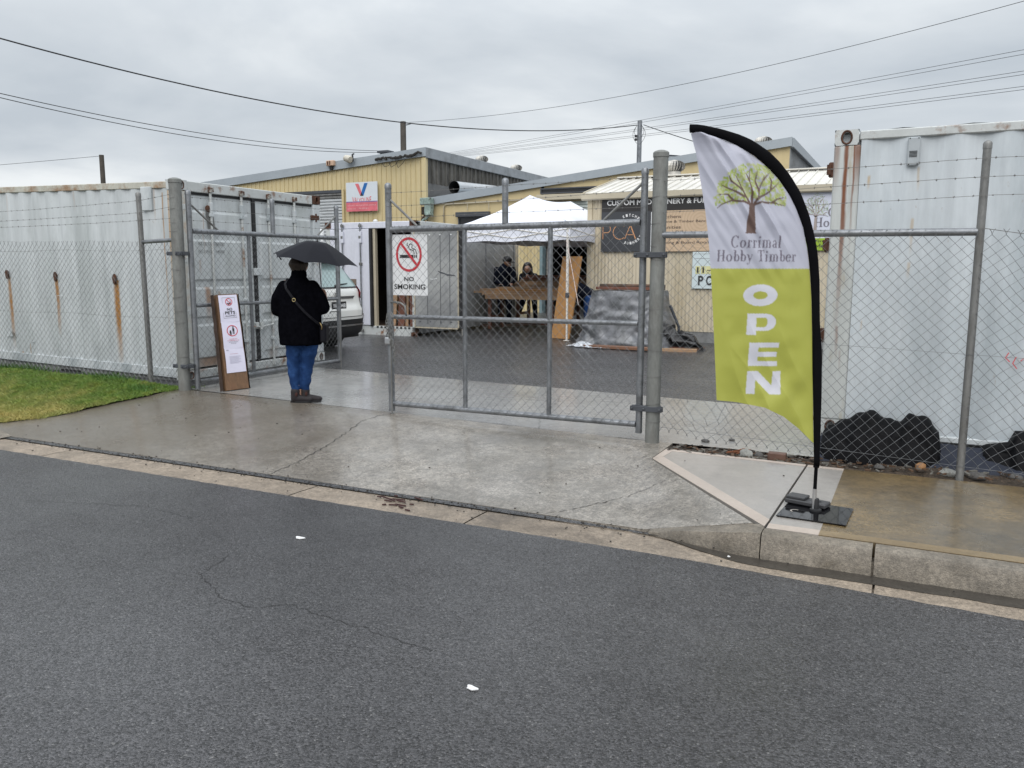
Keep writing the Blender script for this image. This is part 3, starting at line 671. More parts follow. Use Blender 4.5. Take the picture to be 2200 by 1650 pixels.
for k, (za, zb) in enumerate(((2.37, 2.41), (2.24, 2.30), (2.13, 2.16))):
    barbed([(xa, FY-.035, za), (-3.42, FY-.033, za+.02), (xb, FY-.035, zb)], seed=k).build('barbed_wire', BARB, G1)
# open (left-hand) leaf swung into the yard
G2 = thing('chain_link_gate', 'open chain-link gate leaf swung back against the container doors', 'gate', (-7.5, 6.93, .19), group='two chain-link gate leaves')
h0 = Vector((-7.535, 6.93, 0)); e0 = Vector((-7.46, 9.52, 0)); dd = (e0-h0).normalized(); Lg = (e0-h0).length
def gp(s, z, off=0): q = h0+dd*s; return (q.x+off, q.y, z)
for s, z0, z1 in ((0, .22, 2.50), (Lg, .26, 2.50)):
    m = MB(); post(m, *gp(s, 0)[:2], z0, z1, .032); m.build('end_upright', GALV, G2, 40)
for z0, z1, r in ((2.06, 2.06, .030), (1.20, 1.20, .022), (.30, .30, .027)):
    m = MB(); m.tube([gp(.03, z0), gp(Lg-.03, z1)], r, 16); m.build('rail', GALV, G2, 40)
for s in (.90, 1.78):
    m = MB(); m.rod(gp(s, .32), gp(s, 1.18), .0225, 14); m.rod(gp(s, 1.22), gp(s, 2.04), .0225, 14); m.build('upright', GALV, G2, 40)
m = MB(); post(m, *gp(1.33, 0)[:2], 2.08, 2.50, .029); m.build('barb_stub', GALV, G2, 40)
for a, b in (((0.03, 2.36), (.42, 2.08)), ((Lg-.03, 2.36), (Lg-.42, 2.08))):
    m = MB(); m.rod(gp(*a), gp(*b), .012, 8); m.build('brace', GALVD, G2, 40)
chainlink(gp(.03, 0, .028), dd, Lg-.06, .29, 2.06, (1, 0, 0), jit=.002, seed=3, p=.085).build('mesh', WIRE, G2)
m = MB(); m.tube([gp(Lg-.02, 1.02, .02), gp(Lg-.20, 1.02, .02), gp(Lg-.22, 1.0, .02)], .009, 8); m.build('handle', GALVD, G2, True)
m = MB(); m.rod(gp(Lg-.03, .2, .04), gp(Lg-.03, 1.0, .04), .008, 8); m.build('drop_bolt', GALVD, G2, 40)
for z in (.50, 1.80): hinge(-7.64, .073, -7.535, .032, z, G2, FY+.02)
for k, z in enumerate((2.44, 2.31, 2.18)): barbed([gp(0, z), gp(1.33, z+.01), gp(Lg, z)], seed=k+5).build('barbed_wire', BARB, G2)

# left fence panel along the lawn
F1 = thing('chain_link_fence', 'chain-link fence with barbed strands in front of the rust-streaked container by the lawn', 'fence', (-9, 6.98, .25), group='chain-link boundary fence')
zl = lambda u: .27-.004*(u+8.2)*0+(-.013)*(u+8.24)
yl = lambda u: FY+.06*sm(-7.7, -8.4, u)
for x, zt, tl in ((-8.26, 2.50, -.03), (-11.28, 2.52, .06), (-13.9, 2.55, 0)):
    m = MB(); post(m, x, yl(x), .15, zt, .030, tilt=(tl, 0)); m.build('line_post', GALVD, F1, 40)
m = MB(); m.tube([(-8.27, FY+.055, 1.94), (-7.70, FY, 1.955)], .024, 12); m.build('rail', GALV, F1, 40)
chainlink((-14, FY+.028, 0), (1, 0, 0), 6.33, .27, 1.94, jit=.006, seed=5, zf=lambda x: -.012*(x-6)).build('mesh', WIRE, F1)
for z in (1.84, 1.05, .36):
    P = [(-14+i*.4, FY+.03, z+.01*math.sin(i*1.3)+.012*(6.3-i*.4)/6.3*(2 if z > 1 else 1)) for i in range(17)]; P[-1] = (-7.70, FY, z); wire(P).build('strain_wire', BARB, F1)
for k, (za, zb, zc) in enumerate(((2.36, 2.42, 2.47), (2.24, 2.28, 2.33), (2.16, 2.19, 2.20))):
    barbed([(-14, FY+.05, za), (-11.05, FY+.03, za), (-8.26, FY+.03, zb), (-7.66, FY-.02, zc)], seed=k+9).build('barbed_wire', BARB, F1)

# right fence panel behind the banner
F2 = thing('chain_link_fence', 'sagging chain-link fence behind the feather banner and over the black sheeting', 'fence', (-.8, 6.75, .13), group='chain-link boundary fence')
yr = lambda u: 6.80-.20*sm(-1.95, .4, u) if u < .4 else 6.60
m = MB(); post(m, .385, 6.60, .10, 2.50, .027, tilt=(.005, 0)); m.build('line_post', GALVD, F2, 40)
m = MB(); post(m, 3.2, 6.60, .10, 2.50, .036); m.build('line_post', GALVD, F2, 40)
m = MB(); m.tube([(-1.93, 6.80, 1.925), (.375, 6.60, 1.905)], .027, 14); m.build('rail', GALV, F2, 40)
def dent(x, z, d):
    "the torn, bunched patch low beside the gate post"
    cxd, czd = .38, .50; dx, dz = x-cxd, z-czd; r = math.hypot(dx, dz*1.0)
    if r < .34:
        k = (1-r/.34)**2; x += dx*.55*k/(r/.34+.35)+.03*k*math.sin(z*90); z += dz*.5*k/(r/.34+.35)+.035*k*math.sin(x*70); d += .02*k
    z += .05*sm(.9, 0, z)*sm(.5, .0, x)
    return x, z, d
chainlink((-1.90, 6.775, 0), (2.31, -.2, 0), 2.30, .235, 1.93, jit=.006, seed=8, bottom=True, dent=dent, p=.084, zf=lambda x: -.018*x*(1 if x < 1.9 else 1)).build('mesh', WIRE, F2)
chainlink((.40, 6.575, 0), (1, 0, 0), 3.0, .20, 1.86, jit=.009, seed=9, bottom=True, p=.084, zf=lambda x: .05*sm(.5, 0, x)-.02*x).build('mesh', WIRE, F2)
for z in (1.07, .26): wire([(-1.92, 6.775, z+.03), (-1.2, 6.71, z+.02), (-.4, 6.64, z), (.385, 6.57, z-.02), (1.2, 6.575, z-.05), (3.2, 6.57, z-.05)]).build('strain_wire', GALV, F2)
m = MB(); m.tube([(.39, 6.56, 1.93), (.62, 6.56, 1.89), (1.0, 6.56, 1.84), (3.2, 6.56, 1.8)], .003, 4, False); m.build('strain_wire', BARB, F2)
for k, (za, zb, zc) in enumerate(((2.365, 2.40, 2.40), (2.24, 2.275, 2.29), (2.11, 2.15, 2.16))):
    barbed([(-1.95, 6.78, za), (.385, 6.56, zb), (3.2, 6.56, zc)], seed=k+14).build('barbed_wire', BARB, F2)

# ------------------------------------------------------------------ shipping containers
def corr_profile(L0, L1, pitch, depth, kind='trap', a=.26):
    "(s, d) along the sheet; d=0 outer face, negative inwards"
    out = []; s = L0
    if kind == 'sin':
        k = int((L1-L0)/pitch*6); return [(L0+(L1-L0)*i/k, -depth/2+depth/2*math.cos(2*math.pi*(L1-L0)*i/k/pitch)) for i in range(k+1)]
    if kind == 'rib':
        while s < L1:
            for f, d in ((0, -depth), (.03, 0), (.13, 0), (.16, -depth), (.58, -depth)):
                if s+f*pitch <= L1: out.append((s+f*pitch, d))
            s += pitch
        out.append((L1, -depth)); return out
    while s < L1:
        for f, d in ((0, 0), (a, 0), (.5, -depth), (.5+a, -depth)):
            if s+f*pitch <= L1: out.append((s+f*pitch, d))
        s += pitch
    out.append((L1, 0)); return out
def sheet(prof, z0, ztop, o, r, n, rows=1, dent=0, seed=0):
    "profiled sheet standing on z0 with top height ztop(s); o origin, r run direction, n outward normal"
    m = MB(); o, r, n = Vector(o), Vector(r), Vector(n); zt = ztop if callable(ztop) else (lambda s: ztop); P = []
    for j in range(rows+1):
        for s, d in prof:
            z = z0+(zt(s)-z0)*j/rows; dd_ = d+(dent*(noise.noise(Vector((s*1.3+seed, z*1.3, 0)))+.5*noise.noise(Vector((s*4+seed, z*4, 0)))) if dent and 0 < j < rows else 0)
            P.append(o+r*s+n*dd_+Vector((0, 0, z)))
    k = len(prof); m.add(P, [(j*k+i, j*k+i+1, (j+1)*k+i+1, (j+1)*k+i) for j in range(rows) for i in range(k-1)]); return m
X0, XL, Y0, Y1, ZB, ZT = -8.10, -14.16, 7.28, 9.96, .235, 2.70
RAILM = mat('tan_rusted_rail', (.46, .45, .39), .5, 0, .1, 3, .1, 30, tint=(.25, .135, .06), ts=3.2, tlo=.47, thi=.66)
LC = thing('shipping_container', 'pale grey shipping container with rust-streaked side and shut doors beside the lawn', 'container', (X0, Y0, ZB))
til = lambda x, y, z: (x, y, z-.018*(x-X0))
loc = lambda p: p
RS = mat('container_side_left', PAINTW, .42, 0, .06, 1.2, .04, 25, bump=.0025, bs=5, tint=(.42, .45, .455), ts=1.5, tlo=.45, thi=.65, stretch=(1, 1, .3),
         extra=streaks([(-.28, 2.32, .02, 2.2, .8), (-.04, 2.4, .03, 2.4, .9), (-1.21, 1.24, .046, 1.15, 1.3), (-2.38, 1.25, .028, .8, 1.1), (-3.42, 1.26, .036, 1.05, 1.2), (-3.05, .33, .02, .25, .8), (-3.22, .22, .012, .15, .7), (-.42, 2.4, .012, .5, .4), (-1.9, 2.4, .02, .3, .2), (-3.3, 2.4, .02, .4, .25)], 0, (.34, .165, .045)))
CPM = mat('corner_post_streaked', (.50, .52, .50), .45, 0, .06, 3, extra=streaks([(-.035, 2.45, .030, 2.9, 1.2), (-.155, 2.45, .02, 2.0, .7), (-.09, 2.45, .015, .8, .6)], 0, (.40, .20, .05)))
prof = corr_profile(.17, XL*-1+X0-.17, .278, .024)
m = sheet(prof, ZB+.14, ZT-.10, (X0, Y0+.012, 0), (-1, 0, 0), (0, -1, 0), 12, .008, 3).warp(til); m.build('side_panel', RS, LC, 35)
m = sheet(prof, ZB+.14, ZT-.10, (X0, Y1-.012, 0), (-1, 0, 0), (0, 1, 0), 1).warp(til); m.build('side_panel', CONT, LC, 35)
m = sheet(corr_profile(.1, 2.58, .25, .04), ZB+.14, ZT-.1, (XL+.02, Y0, 0), (0, 1, 0), (-1, 0, 0), 1).warp(til); m.build('end_panel', CONT, LC, 35)
for x, y in ((X0-.09, Y0+.08), (X0-.09, Y1-.08), (XL+.09, Y0+.08), (XL+.09, Y1-.08)):
    m = MB(); m.bbox(x-.088, x+.088, y-.078, y+.078, ZB+.125, ZT-.125, .012).warp(til); m.build('corner_post', CPM if x > -10 and y < 8 else CONT, LC, 30)
for y in (Y0+.035, Y1-.035):
    m = MB(); m.bbox(XL+.18, X0-.18, y-.03, y+.03, ZT-.10, ZT-.02, .006).warp(til); m.build('top_rail', RAILM, LC, 30)
    m = MB(); m.bbox(XL+.18, X0-.18, y-.03, y+.03, ZB+.02, ZB+.14, .006).warp(til); m.build('bottom_rail', CONT, LC, 30)
prr = corr_profile(.1, -XL+X0-.1, .25, .03)
P = [(X0-s, y, ZT-.02+d) for y in (Y0+.04, Y1-.04) for s, d in prr]; m = MB(); k = len(prr); m.add(P, [(i, i+1, k+i+1, k+i) for i in range(k-1)]); m.warp(til); m.build('roof_panel', CONTR, LC, 35)
for x, sx in ((X0-.0, 1), (XL, -1)):
    for y, sy in ((Y0, -1), (Y1, 1)):
        for z0, z1 in ((ZB, ZB+.12), (ZT-.12, ZT)):
            xi = x-sx*.178; yi = y-sy*.162; m = MB(); xm, zm = (x+xi)/2, (z0+z1)/2; ym = (y+yi)/2
            m.holeplate((x, ym, zm), (0, 1, 0), (0, 0, 1), .081, (z1-z0)/2, .028, .042, .07) if sx > 0 else m.holeplate((x, ym, zm), (0, -1, 0), (0, 0, 1), .081, (z1-z0)/2, .028, .042, .07)
            if sy < 0: m.holeplate((xm, y, zm), (1, 0, 0), (0, 0, 1), .089, (z1-z0)/2, .040, .03, .06)
            else: m.holeplate((xm, y, zm), (-1, 0, 0), (0, 0, 1), .089, (z1-z0)/2, .040, .03, .06)
            e = .0005
            m.add([(x, y, z1), (xi, y, z1), (xi, yi, z1), (x, yi, z1)], [(0, 1, 2, 3)]); m.add([(xi, y, z0), (xi, yi, z0), (xi, yi, z1), (xi, y, z1)], [(0, 1, 2, 3)]); m.add([(x, yi, z0), (xi, yi, z0), (xi, yi, z1), (x, yi, z1)], [(0, 1, 2, 3)])
            m.warp(til); o = m.build('corner_casting', RUST if (z1 > 2 and x > -9) and y > 9 else CONTR, LC)
# rusted recesses of the castings' eyes
for (x, y, z, ax) in ((X0+.001, Y0+.081, ZT-.06, (1, 0, 0)), (X0+.001, Y1-.081, ZT-.06, (1, 0, 0)), (X0+.001, Y1-.081, ZB+.06, (1, 0, 0)), (X0+.001, Y0+.081, ZB+.06, (1, 0, 0))):
    m = MB(); n = 20; m.tube([(x, y+math.cos(2*math.pi*i/n)*.032, z+math.sin(2*math.pi*i/n)*.046) for i in range(n+1)], .007, 5, False); m.build('rust_rim', RUST, LC)
# vents, lashing scars
m = MB(); m.bbox(X0-.62, X0-.43, Y0-.012, Y0+.02, 2.33, 2.62, .006).warp(til); m.build('vent_cover', CONT, LC, 30)
for x, z, s in ((-1.21, 1.14, .85), (-2.38, 1.145, .8), (-3.42, 1.15, .85)):
    m = MB(); q = MB(); cx0, cz0 = X0+x, ZB+z+.018*-x+.09
    P = [(cx0+math.cos(a)*.036*s*(1+.15*math.sin(3*a)), Y0-.004, cz0+math.sin(a)*.075*s*(1+.1*math.sin(2*a+x))) for a in [2*math.pi*i/18 for i in range(18)]]
    m.prism(P, (0, .02, 0)); m.build('rust_hole', RUST, LC)
for x, z, w_, h_, c in ((-3.45, .42, .09, .11, 0), (-2.95, .36, .05, .02, 0), (-2.3, 1.02, .10, .012, 1), (-.55, .95, .05, .012, 1)):
    m = MB(); cx0 = X0+x; m.add([(cx0-w_, Y0+.0, ZB+z), (cx0+w_, Y0-.018, ZB+z+.01), (cx0+w_*.2, Y0-.004, ZB+z+h_), (cx0-w_*.3, Y0+.0, ZB+z+h_*.7)], [(0, 1, 2, 3)]); m.build('peeled_flap', CONT, LC)
# door end
RUSTP = mat('rust_and_paint', (.34, .33, .30), .6, 0, .2, 12, tint=(.075, .032, .018), ts=16, tlo=.42, thi=.52)
XD = X0-.01
ml = lambda m: m.warp(til)
m = MB(); m.bbox(XD-.10, XD, Y0+.165, Y1-.165, ZT-.13, ZT-.004, .008); ml(m).build('header', CONTR, LC, 30)
m = MB(); m.bbox(XD-.10, XD+.004, Y0+.165, Y1-.165, ZB+.004, ZB+.115, .008); ml(m).build('sill', CONTR, LC, 30)
DM = mat('container_door_left', (.54, .57, .58), .42, 0, .07, 2, .05, 30, bump=.002, bs=8, tint=(.41, .435, .43), ts=2, extra=streaks([(.44, 1.16, .05, .5, .8), (.62, 1.10, .02, .45, .6), (.5, .26, .35, .25, .7), (.42, 2.1, .012, .6, .5), (.33, 1.5, .02, .2, .4), (1.6, .3, .1, .3, .3), (2.2, .25, .3, .2, .5)], 1, (.30, .14, .05)))
yc = (Y0+Y1)/2-.03; y0d, y1d = Y0+.135, Y1-.10
for (a, b) in ((y0d, yc-.012), (yc+.012, y1d)):
    D = MB(); z0, z1 = ZB+.14, ZT-.15; xs = XD-.035
    D.bbox(xs-.03, xs, a, b, z0, z1, .004)
    # raised fields: shallow at top, tall below
    zz = [z0+.10, z0+.55, z0+.62, z0+1.02, z0+1.09, z0+1.62, z0+1.69, z1-.20]
    for i in range(0, 8, 2):
        q0, q1 = zz[i], zz[i+1]; e = .03; t0 = xs; t1 = xs+.022; y_0, y_1 = a+.09, b-.09
        D.add([(t0, y_0, q0), (t0, y_1, q0), (t0, y_1, q1), (t0, y_0, q1), (t1, y_0+e, q0+e), (t1, y_1-e, q0+e), (t1, y_1-e, q1-e), (t1, y_0+e, q1-e)], [(0, 1, 5, 4), (1, 2, 6, 5), (2, 3, 7, 6), (3, 0, 4, 7), (4, 5, 6, 7)])
    dobj = ml(D).build('door', DM, LC, 30)
    for y in (a+(b-a)*.34, a+(b-a)*.80) if a < yc-.1 else (a+(b-a)*.20, a+(b-a)*.62):
        q = MB(); xr = xs+.045; q.rod((xr, y, ZB+.06), (xr, y, ZT-.10), .017, 10); ml(q).build('lock_rod', CONTR, dobj, 40)
        for z in (ZT-.085, ZB+.075): q = MB(); q.bbox(xs+.03, xs+.085, y-.032, y-.006, z-.035, z+.035, .006); q.bbox(xs+.03, xs+.08, y-.010, y+.034, z-.025, z+.03, .006); ml(q).build('cam_keeper', CONTR if z < 1 else RUSTP, dobj, 30)
        for z in (ZB+.42, ZB+.98): q = MB(); q.bbox(xs+.0, xs+.066, y-.035, y+.035, z-.02, z+.02, .005); ml(q).build('rod_guide', CONT, dobj, 30)
        q = MB(); q.bbox(xs+.0, xs+.066, y-.035, y+.035, ZT-.42, ZT-.38, .005); q.bbox(xs+.02, xs+.068, y-.022, y+.022, ZT-.385, ZT-.24, .006); ml(q).build('rod_guide', CONT, dobj, 30)
        q = MB(); q.tube([(xr+.01, y, ZB+.62), (xr+.02, y+(.22 if y < yc else -.22), ZB+.60), (xr+.02, y+(.25 if y < yc else -.25), ZB+.56)], .011, 8); q.bbox(xs, xs+.05, y+(.18 if y < yc else -.24), y+(.24 if y < yc else -.18), ZB+.57, ZB+.66, .006); ml(q).build('door_handle', CONTR, dobj, 30)
    ys = a+.004 if a < yc-.1 else b-.004
    for z in (ZB+.30, ZB+.85, ZB+1.5, ZT-.32):
        q = MB(); q.bbox(XD-.04, XD+.012, ys-.075, ys+.075, z-.035, z+.035, .006); q.rod((XD+.008, ys, z-.06), (XD+.008, ys, z+.06), .014, 8); ml(q).build('hinge', RUST if z > 2 and ys > 9 else CONTR, dobj, 30)
    q = MB(); q.box(xs-.01, xs+.012, a-.012, b+.012, z1-.012, z1+.034)
    ml(q).build('gasket', BLACK, dobj)
q = MB(); q.box(XD-.06, XD-.012, yc-.030, yc+.028, ZB+.12, ZT-.12); ml(q).build('gasket', BLACK, LC)
q = MB(); q.bbox(XD-.02, XD+.03, yc-.05, yc+.07, ZB+1.30, ZB+1.40, .006); ml(q).build('lock_box', CONT, LC, 30)
# torn reflective plate and faded stencil on the left door
q = MB(); q.obox((XD+.002, Y0+.52, 2.25), (.002, 0, 0), (0, .055, .02), (0, -.02, .13)); q.build('plate', GALVD, LC)
q = MB(); q.lathe([(.045, 0), (.04, .012), (.01, .02)], (XD-.002, Y0+.49, 2.38), 14, (1, 0, 0)); q.build('plate_bracket', RUST, LC)
FADE = mat('faded_stencil', (.22, .23, .23), .6, 0, .4, 30)
q = MB()
for i, (s, z) in enumerate((('APPLICABLE', 2.07), ('A.B.E.X. CONTAINERS', 1.92), ('(02) 9627 14000', 1.82))):
    letters(q, s, (0, .44, 0, .045), (XD+.003, Y0+.30, z), (0, 1, 0), (0, 0, 1), Vector((0, 0, 0)), .01)
ml(q).build('stencil', FADE, LC)
m = MB(); m.box(XL, X0-.02, Y0+.05, Y1-.05, -.05, ZB+.03); m.warp(lambda x, y, z: (x, y, z-.012*(x-X0)))
PLT = m.build('plinth', CONC_PLINTH, None); PLT['label'] = 'low concrete plinth carrying the rust-streaked container behind the lawn'; PLT['category'] = 'plinth'
for x in (-10.35,):
    q = MB(); q.box(x-.2, x+.2, Y0+.035, Y0+.048, .14, .245); q.build('vent_opening', DARK, PLT)

# right-hand container: front side, turned away end
XR, RY, RB, RT_ = -.648, 7.20, .28, 2.745
RC = thing('shipping_container', 'white shipping container with a rust-run corner behind the feather banner', 'container', (XR, RY, RB))
RSM = mat('container_side_right', (.55, .59, .62), .4, 0, .05, 1, .03, 20, bump=.002, bs=4, tint=(.43, .475, .505), ts=1.3, tlo=.45, thi=.65, stretch=(1, 1, .3), extra=streaks([(.27, 2.1, .012, .12, .8), (.62, 2.15, .010, .2, .6), (.60, 1.76, .012, .3, .6), (.60, 1.42, .012, .14, .5), (.28, .95, .008, .1, .5)], 0, (.42, .27, .10)))
RPM = mat('container_post_right', (.49, .51, .50), .45, 0, .06, 2, .05, 30, tint=(.36, .30, .2), ts=5, tlo=.55, thi=.7, stretch=(1, 1, .2), extra=streaks([(.092, 2.42, .016, 1.8, .7), (.155, 2.45, .009, 1.1, .5), (.10, .9, .012, .3, .5), (.13, .7, .01, .2, .4), (.02, 2.46, .03, .5, .8), (.18, 2.46, .03, .5, .9), (.095, 2.46, .018, 1.35, 1.15), (.155, 2.46, .007, .8, .9)], 0, (.17, .055, .018)))
m = MB(); m.bbox(XR, XR+.198, RY, RY+.16, RB+.12, RT_-.12, .012); m.build('corner_post', RPM, RC, 30)
for z0, z1, h_ in ((RB, RB+.12, 1), (RT_-.12, RT_, 1)):
    m = MB(); m.holeplate((XR+.09, RY, (z0+z1)/2), (1, 0, 0), (0, 0, 1), .09, .06, .033, .045, .08); m.add([(XR, RY, z0), (XR, RY+.16, z0), (XR, RY+.16, z1), (XR, RY, z1)], [(0, 3, 2, 1)]); m.add([(XR, RY, z1), (XR+.18, RY, z1), (XR+.18, RY+.16, z1), (XR, RY+.16, z1)], [(0, 1, 2, 3)]); m.build('corner_casting', CONTR, RC)
    m = MB(); n = 20; m.tube([(XR+.09+math.cos(2*math.pi*i/n)*.037, RY-.001, (z0+z1)/2+math.sin(2*math.pi*i/n)*.050) for i in range(n+1)], .008, 5, False); m.build('rust_rim', RUST, RC)
m = MB(); m.bbox(XR+.185, 5.4, RY+.0, RY+.05, RT_-.085, RT_-.015, .008); m.build('top_rail', CONTR, RC, 30)
m = MB(); m.bbox(XR+.20, 5.4, RY+.005, RY+.06, RB+.0, RB+.05, .008); m.build('bottom_rail', CONT, RC, 30)
pr2 = [(s, d) for s, d in corr_profile(.20, 6.0, .33, .030, a=.12)]
m = sheet(pr2, RB+.05, RT_-.08, (XR, RY+.008, 0), (1, 0, 0), (0, -1, 0), 10, .006, 8); m.build('side_panel', RSM, RC, 50)
m = MB(); m.box(XR+.06, 5.35, RY+.06, RY+2.4, RB, RT_-.03); m.build('shell', CONT, RC)
k = 24; P = [(XR+.25+i*.24, y, RT_-.018+(.012 if i % 2 else -.004)) for y in (RY+.02, RY+2.4) for i in range(k)]; m = MB(); m.add(P, [(i, i+1, k+i+1, k+i) for i in range(k-1)]); m.build('roof_panel', CONTR, RC, True)
m = MB(); m.bbox(-.115, -.025, RY-.030, RY+.004, 2.44, 2.655, .008); m.build('vent_cover', mat('vent_grey', (.36, .39, .41), .5), RC, 30)
m = MB()
for i in range(5): m.box(-.10, -.045, RY-.034, RY-.028, 2.505+i*.010, 2.509+i*.010)
for x in (-.10, -.04):
    for z in (2.45, 2.645): m.lathe([(.005, 0), (.004, .004)], (x, RY-.030, z), 6, (0, -1, 0))
m.build('vent_slots', BLACK, RC)
for z in (2.44, 1.84, 1.10, .42):
    m = MB(); m.bbox(XR-.035, XR+.03, RY+.01, RY+.05, z-.06, z+.06, .008); m.build('door_hinge', CONT if z < 1 else RUST, RC, 30)
    m = MB(); m.rod((XR-.03, RY+.005, z-.04), (XR-.03, RY+.005, z+.04), .018, 8); m.build('hinge_pin', RUST, RC, 30)
m = MB(); m.box(XR+.12, 5.3, RY+.07, RY+2.3, .02, RB-.004); o = single(m, 'plinth', CONC_PLINTH, 'concrete plinth under the white container behind the black sheeting', 'plinth')
GRAF = mat('red_marker', (.6, .04, .05), .5)
m = MB()
for p in ([(.68, 1.02), (.66, .98), (.69, .95)], [(.73, .99), (.71, .94), (.74, .9)], [(.76, .96), (.79, .99), (.81, .93)]):
    v, f = ribbon(p, .007); m.add([(x, RY-.004, z) for x, z in v], f)
m.build('marker_scrawl', GRAF, RC)

# ------------------------------------------------------------------ yellow workshop
W = thing('workshop_building', 'tall yellow ribbed-sheet workshop with grey roof edge and dark fluted side wall', 'building', (-15, 24, .22))
rl = lambda u: 5.615+(u+15)*.0697
def sl(s, top): return lambda q: top(s+q)
U0_, U1_ = -30, -15.0
rd0, rd1, rdt = -21.2, -18.45, 4.28
def wallseg(a, b, z0, top, parent, mt, pitch=.2, depth=.03, kind='rib', v=24.0, nm='wall_sheet'):
    p = corr_profile(0, b-a, pitch, depth, kind); return sheet(p, z0, (lambda s: top(a+s)) if callable(top) else top, (a, v, 0), (1, 0, 0), (0, -1, 0)).build(nm, mt, parent, 40 if kind == 'sin' else False)
wallseg(U0_, rd0, 0, lambda u: rl(u)-.26, W, YEL); wallseg(rd0, rd1, rdt+.1, lambda u: rl(u)-.26, W, YEL); wallseg(rd1, U1_-.02, 0, lambda u: rl(u)-.26, W, YEL)
m = MB(); m.bbox(U1_-.16, U1_+.01, 23.955, 24.1, 0, 5.30, .01); m.build('corner_trim', YEL, W)
m = MB(); m.prism([(U0_, 23.93, rl(U0_)-.27), (U1_+.04, 23.93, rl(U1_)-.27), (U1_+.04, 23.93, rl(U1_)+.02), (U0_, 23.93, rl(U0_)+.02)], (0, .05, 0)); m.build('barge_board', FASC, W)
m = MB(); m.add([(U0_, 23.95, rl(U0_)), (U1_+.02, 23.95, rl(U1_)), (U1_+.02, 46, rl(U1_)), (U0_, 46, rl(U0_))], [(0, 1, 2, 3)]); m.build('roof', FASC, W)
m = MB(); m.bbox(U1_-.02, U1_+.07, 23.96, 46, 5.29, 5.63, .01); m.build('side_fascia', FASCD, W)
p = corr_profile(0, 21.9, .30, .06, 'rib'); m = sheet(p, 4.47, 5.30, (U1_+.02, 24.1, 0), (0, 1, 0), (1, 0, 0)); m.build('fluted_sheet', FLUTE, W)
m = MB(); m.box(U1_-.05, U1_-.005, 24.1, 46, 0, 4.48); m.build('side_wall', GREYW, W)
m = MB(); m.box(U0_, U1_-.1, 45.8, 46, 0, 5.2); m.box(U0_-.1, U0_, 24.02, 46, 0, 4.5); m.build('rear_wall', YEL, W)
# roller door with visible slats
RDT = thing('roller_door', 'closed pale roller door in the yellow workshop wall, above the far container', 'roller door', (-19.8, 23.95, .25))
ROLL = mat('roller_slat', (.50, .52, .53), .45, .2, .06, 3)
nsl = 38
for i in range(nsl):
    z = .25+(rdt-.25)*i/nsl; h_ = (rdt-.25)/nsl; m = MB(); P = [(rd0+.03, 23.99, z+.006), (rd0+.03, 23.955, z+h_*.3), (rd0+.03, 23.955, z+h_*.75), (rd0+.03, 23.99, z+h_*.98)]; m.add(P+[(rd1-.06, y, zz) for _, y, zz in P], [(j, 4+j, 5+j, j+1) for j in range(3)]); m.build('slat', ROLL if i < nsl-2 else GALVD, RDT)
for x in (rd1-.05, rd0-.02):
    m = MB(); m.bbox(x, x+.09, 23.93, 24.0, .2, rdt+.12, .01); m.build('jamb', YELF, RDT)
m = MB(); m.bbox(rd0, rd1+.02, 23.94, 24.02, rdt-.01, rdt+.10, .01); m.build('head_trim', STEELD, RDT)
# little things fixed under the roof edge
m = MB(); m.bbox(-19.05, -18.72, 23.80, 23.95, 5.21, 5.40, .02); ab_ = m.build('alarm_box', mat('faded_pink_plastic', (.50, .34, .24), .6), W, 30)
m = MB(); m.box(-19.0, -18.94, 23.795, 23.81, 5.24, 5.37); m.build('louvre', RUST, ab_)
m = MB(); m.box(-18.90, -18.85, 23.795, 23.81, 5.24, 5.37); m.build('louvre', RUST, ab_)
m = MB(); m.bbox(-18.95, -18.82, 23.86, 23.95, 5.08, 5.20, .01); m.build('junction_box', BLACK, W)
m = MB(); m.lathe([(.04, -.16), (.11, -.12), (.13, .12), (.10, .18)], (-18.05, 23.75, 5.40), 14, (.9, -.3, -.25)); m.build('floodlight', mat('floodlight_shell', (.5, .47, .40), .4), W, 40)
m = MB(); m.tube([(-17.92, 23.93, 5.58), (-17.88, 23.8, 5.54), (-17.86, 23.8, 5.33), (-17.98, 23.8, 5.27)], .03, 8); m.build('floodlight_bracket', BLACK, W)
def junk():
    m = MB(); rn = random.Random(5); x = -16.95
    while x < -15.35:
        z = rl(x)-.16; m.tube([(x, 23.86, z+rn.uniform(-.05, .03)), (x+.14, 23.84, z+rn.uniform(-.06, .05)), (x+.26, 23.86, z+rn.uniform(-.04, .03))], rn.uniform(.03, .05), 6); x += .2
    return m
junk().build('old_cable_bracket', mat('tarry_black', (.03, .028, .026), .9, 0, .5, 20, bump=.01, bs=30), W)
for k in range(3):
    m = MB(); x = -16.7+k*.28; m.tube([(x, 23.88, rl(x)-.28), (x+.12, 23.85, rl(x)-.43-.05*k), (x+.3, 23.85, rl(x)-.40), (x+.42, 23.88, rl(x)-.25)], .009, 5); m.build('loose_cable', BLACK, W)
m = MB(); m.ball((-17.02, 23.88, 3.24), (.10, .07, .07), 12, 6); m.build('bulkhead_light', WHITEP, W, True)
m = MB(); m.bbox(-17.0, -16.75, 24.2, 24.4, 5.4, 5.62, .01); m.bbox(-17.06, -16.6, 24.1, 24.5, 5.58, 5.66, .01); m.build('roof_cap', STEELD, W)
for x, y in ((-16.9, 23.9), (-15.9, 23.9)): pass
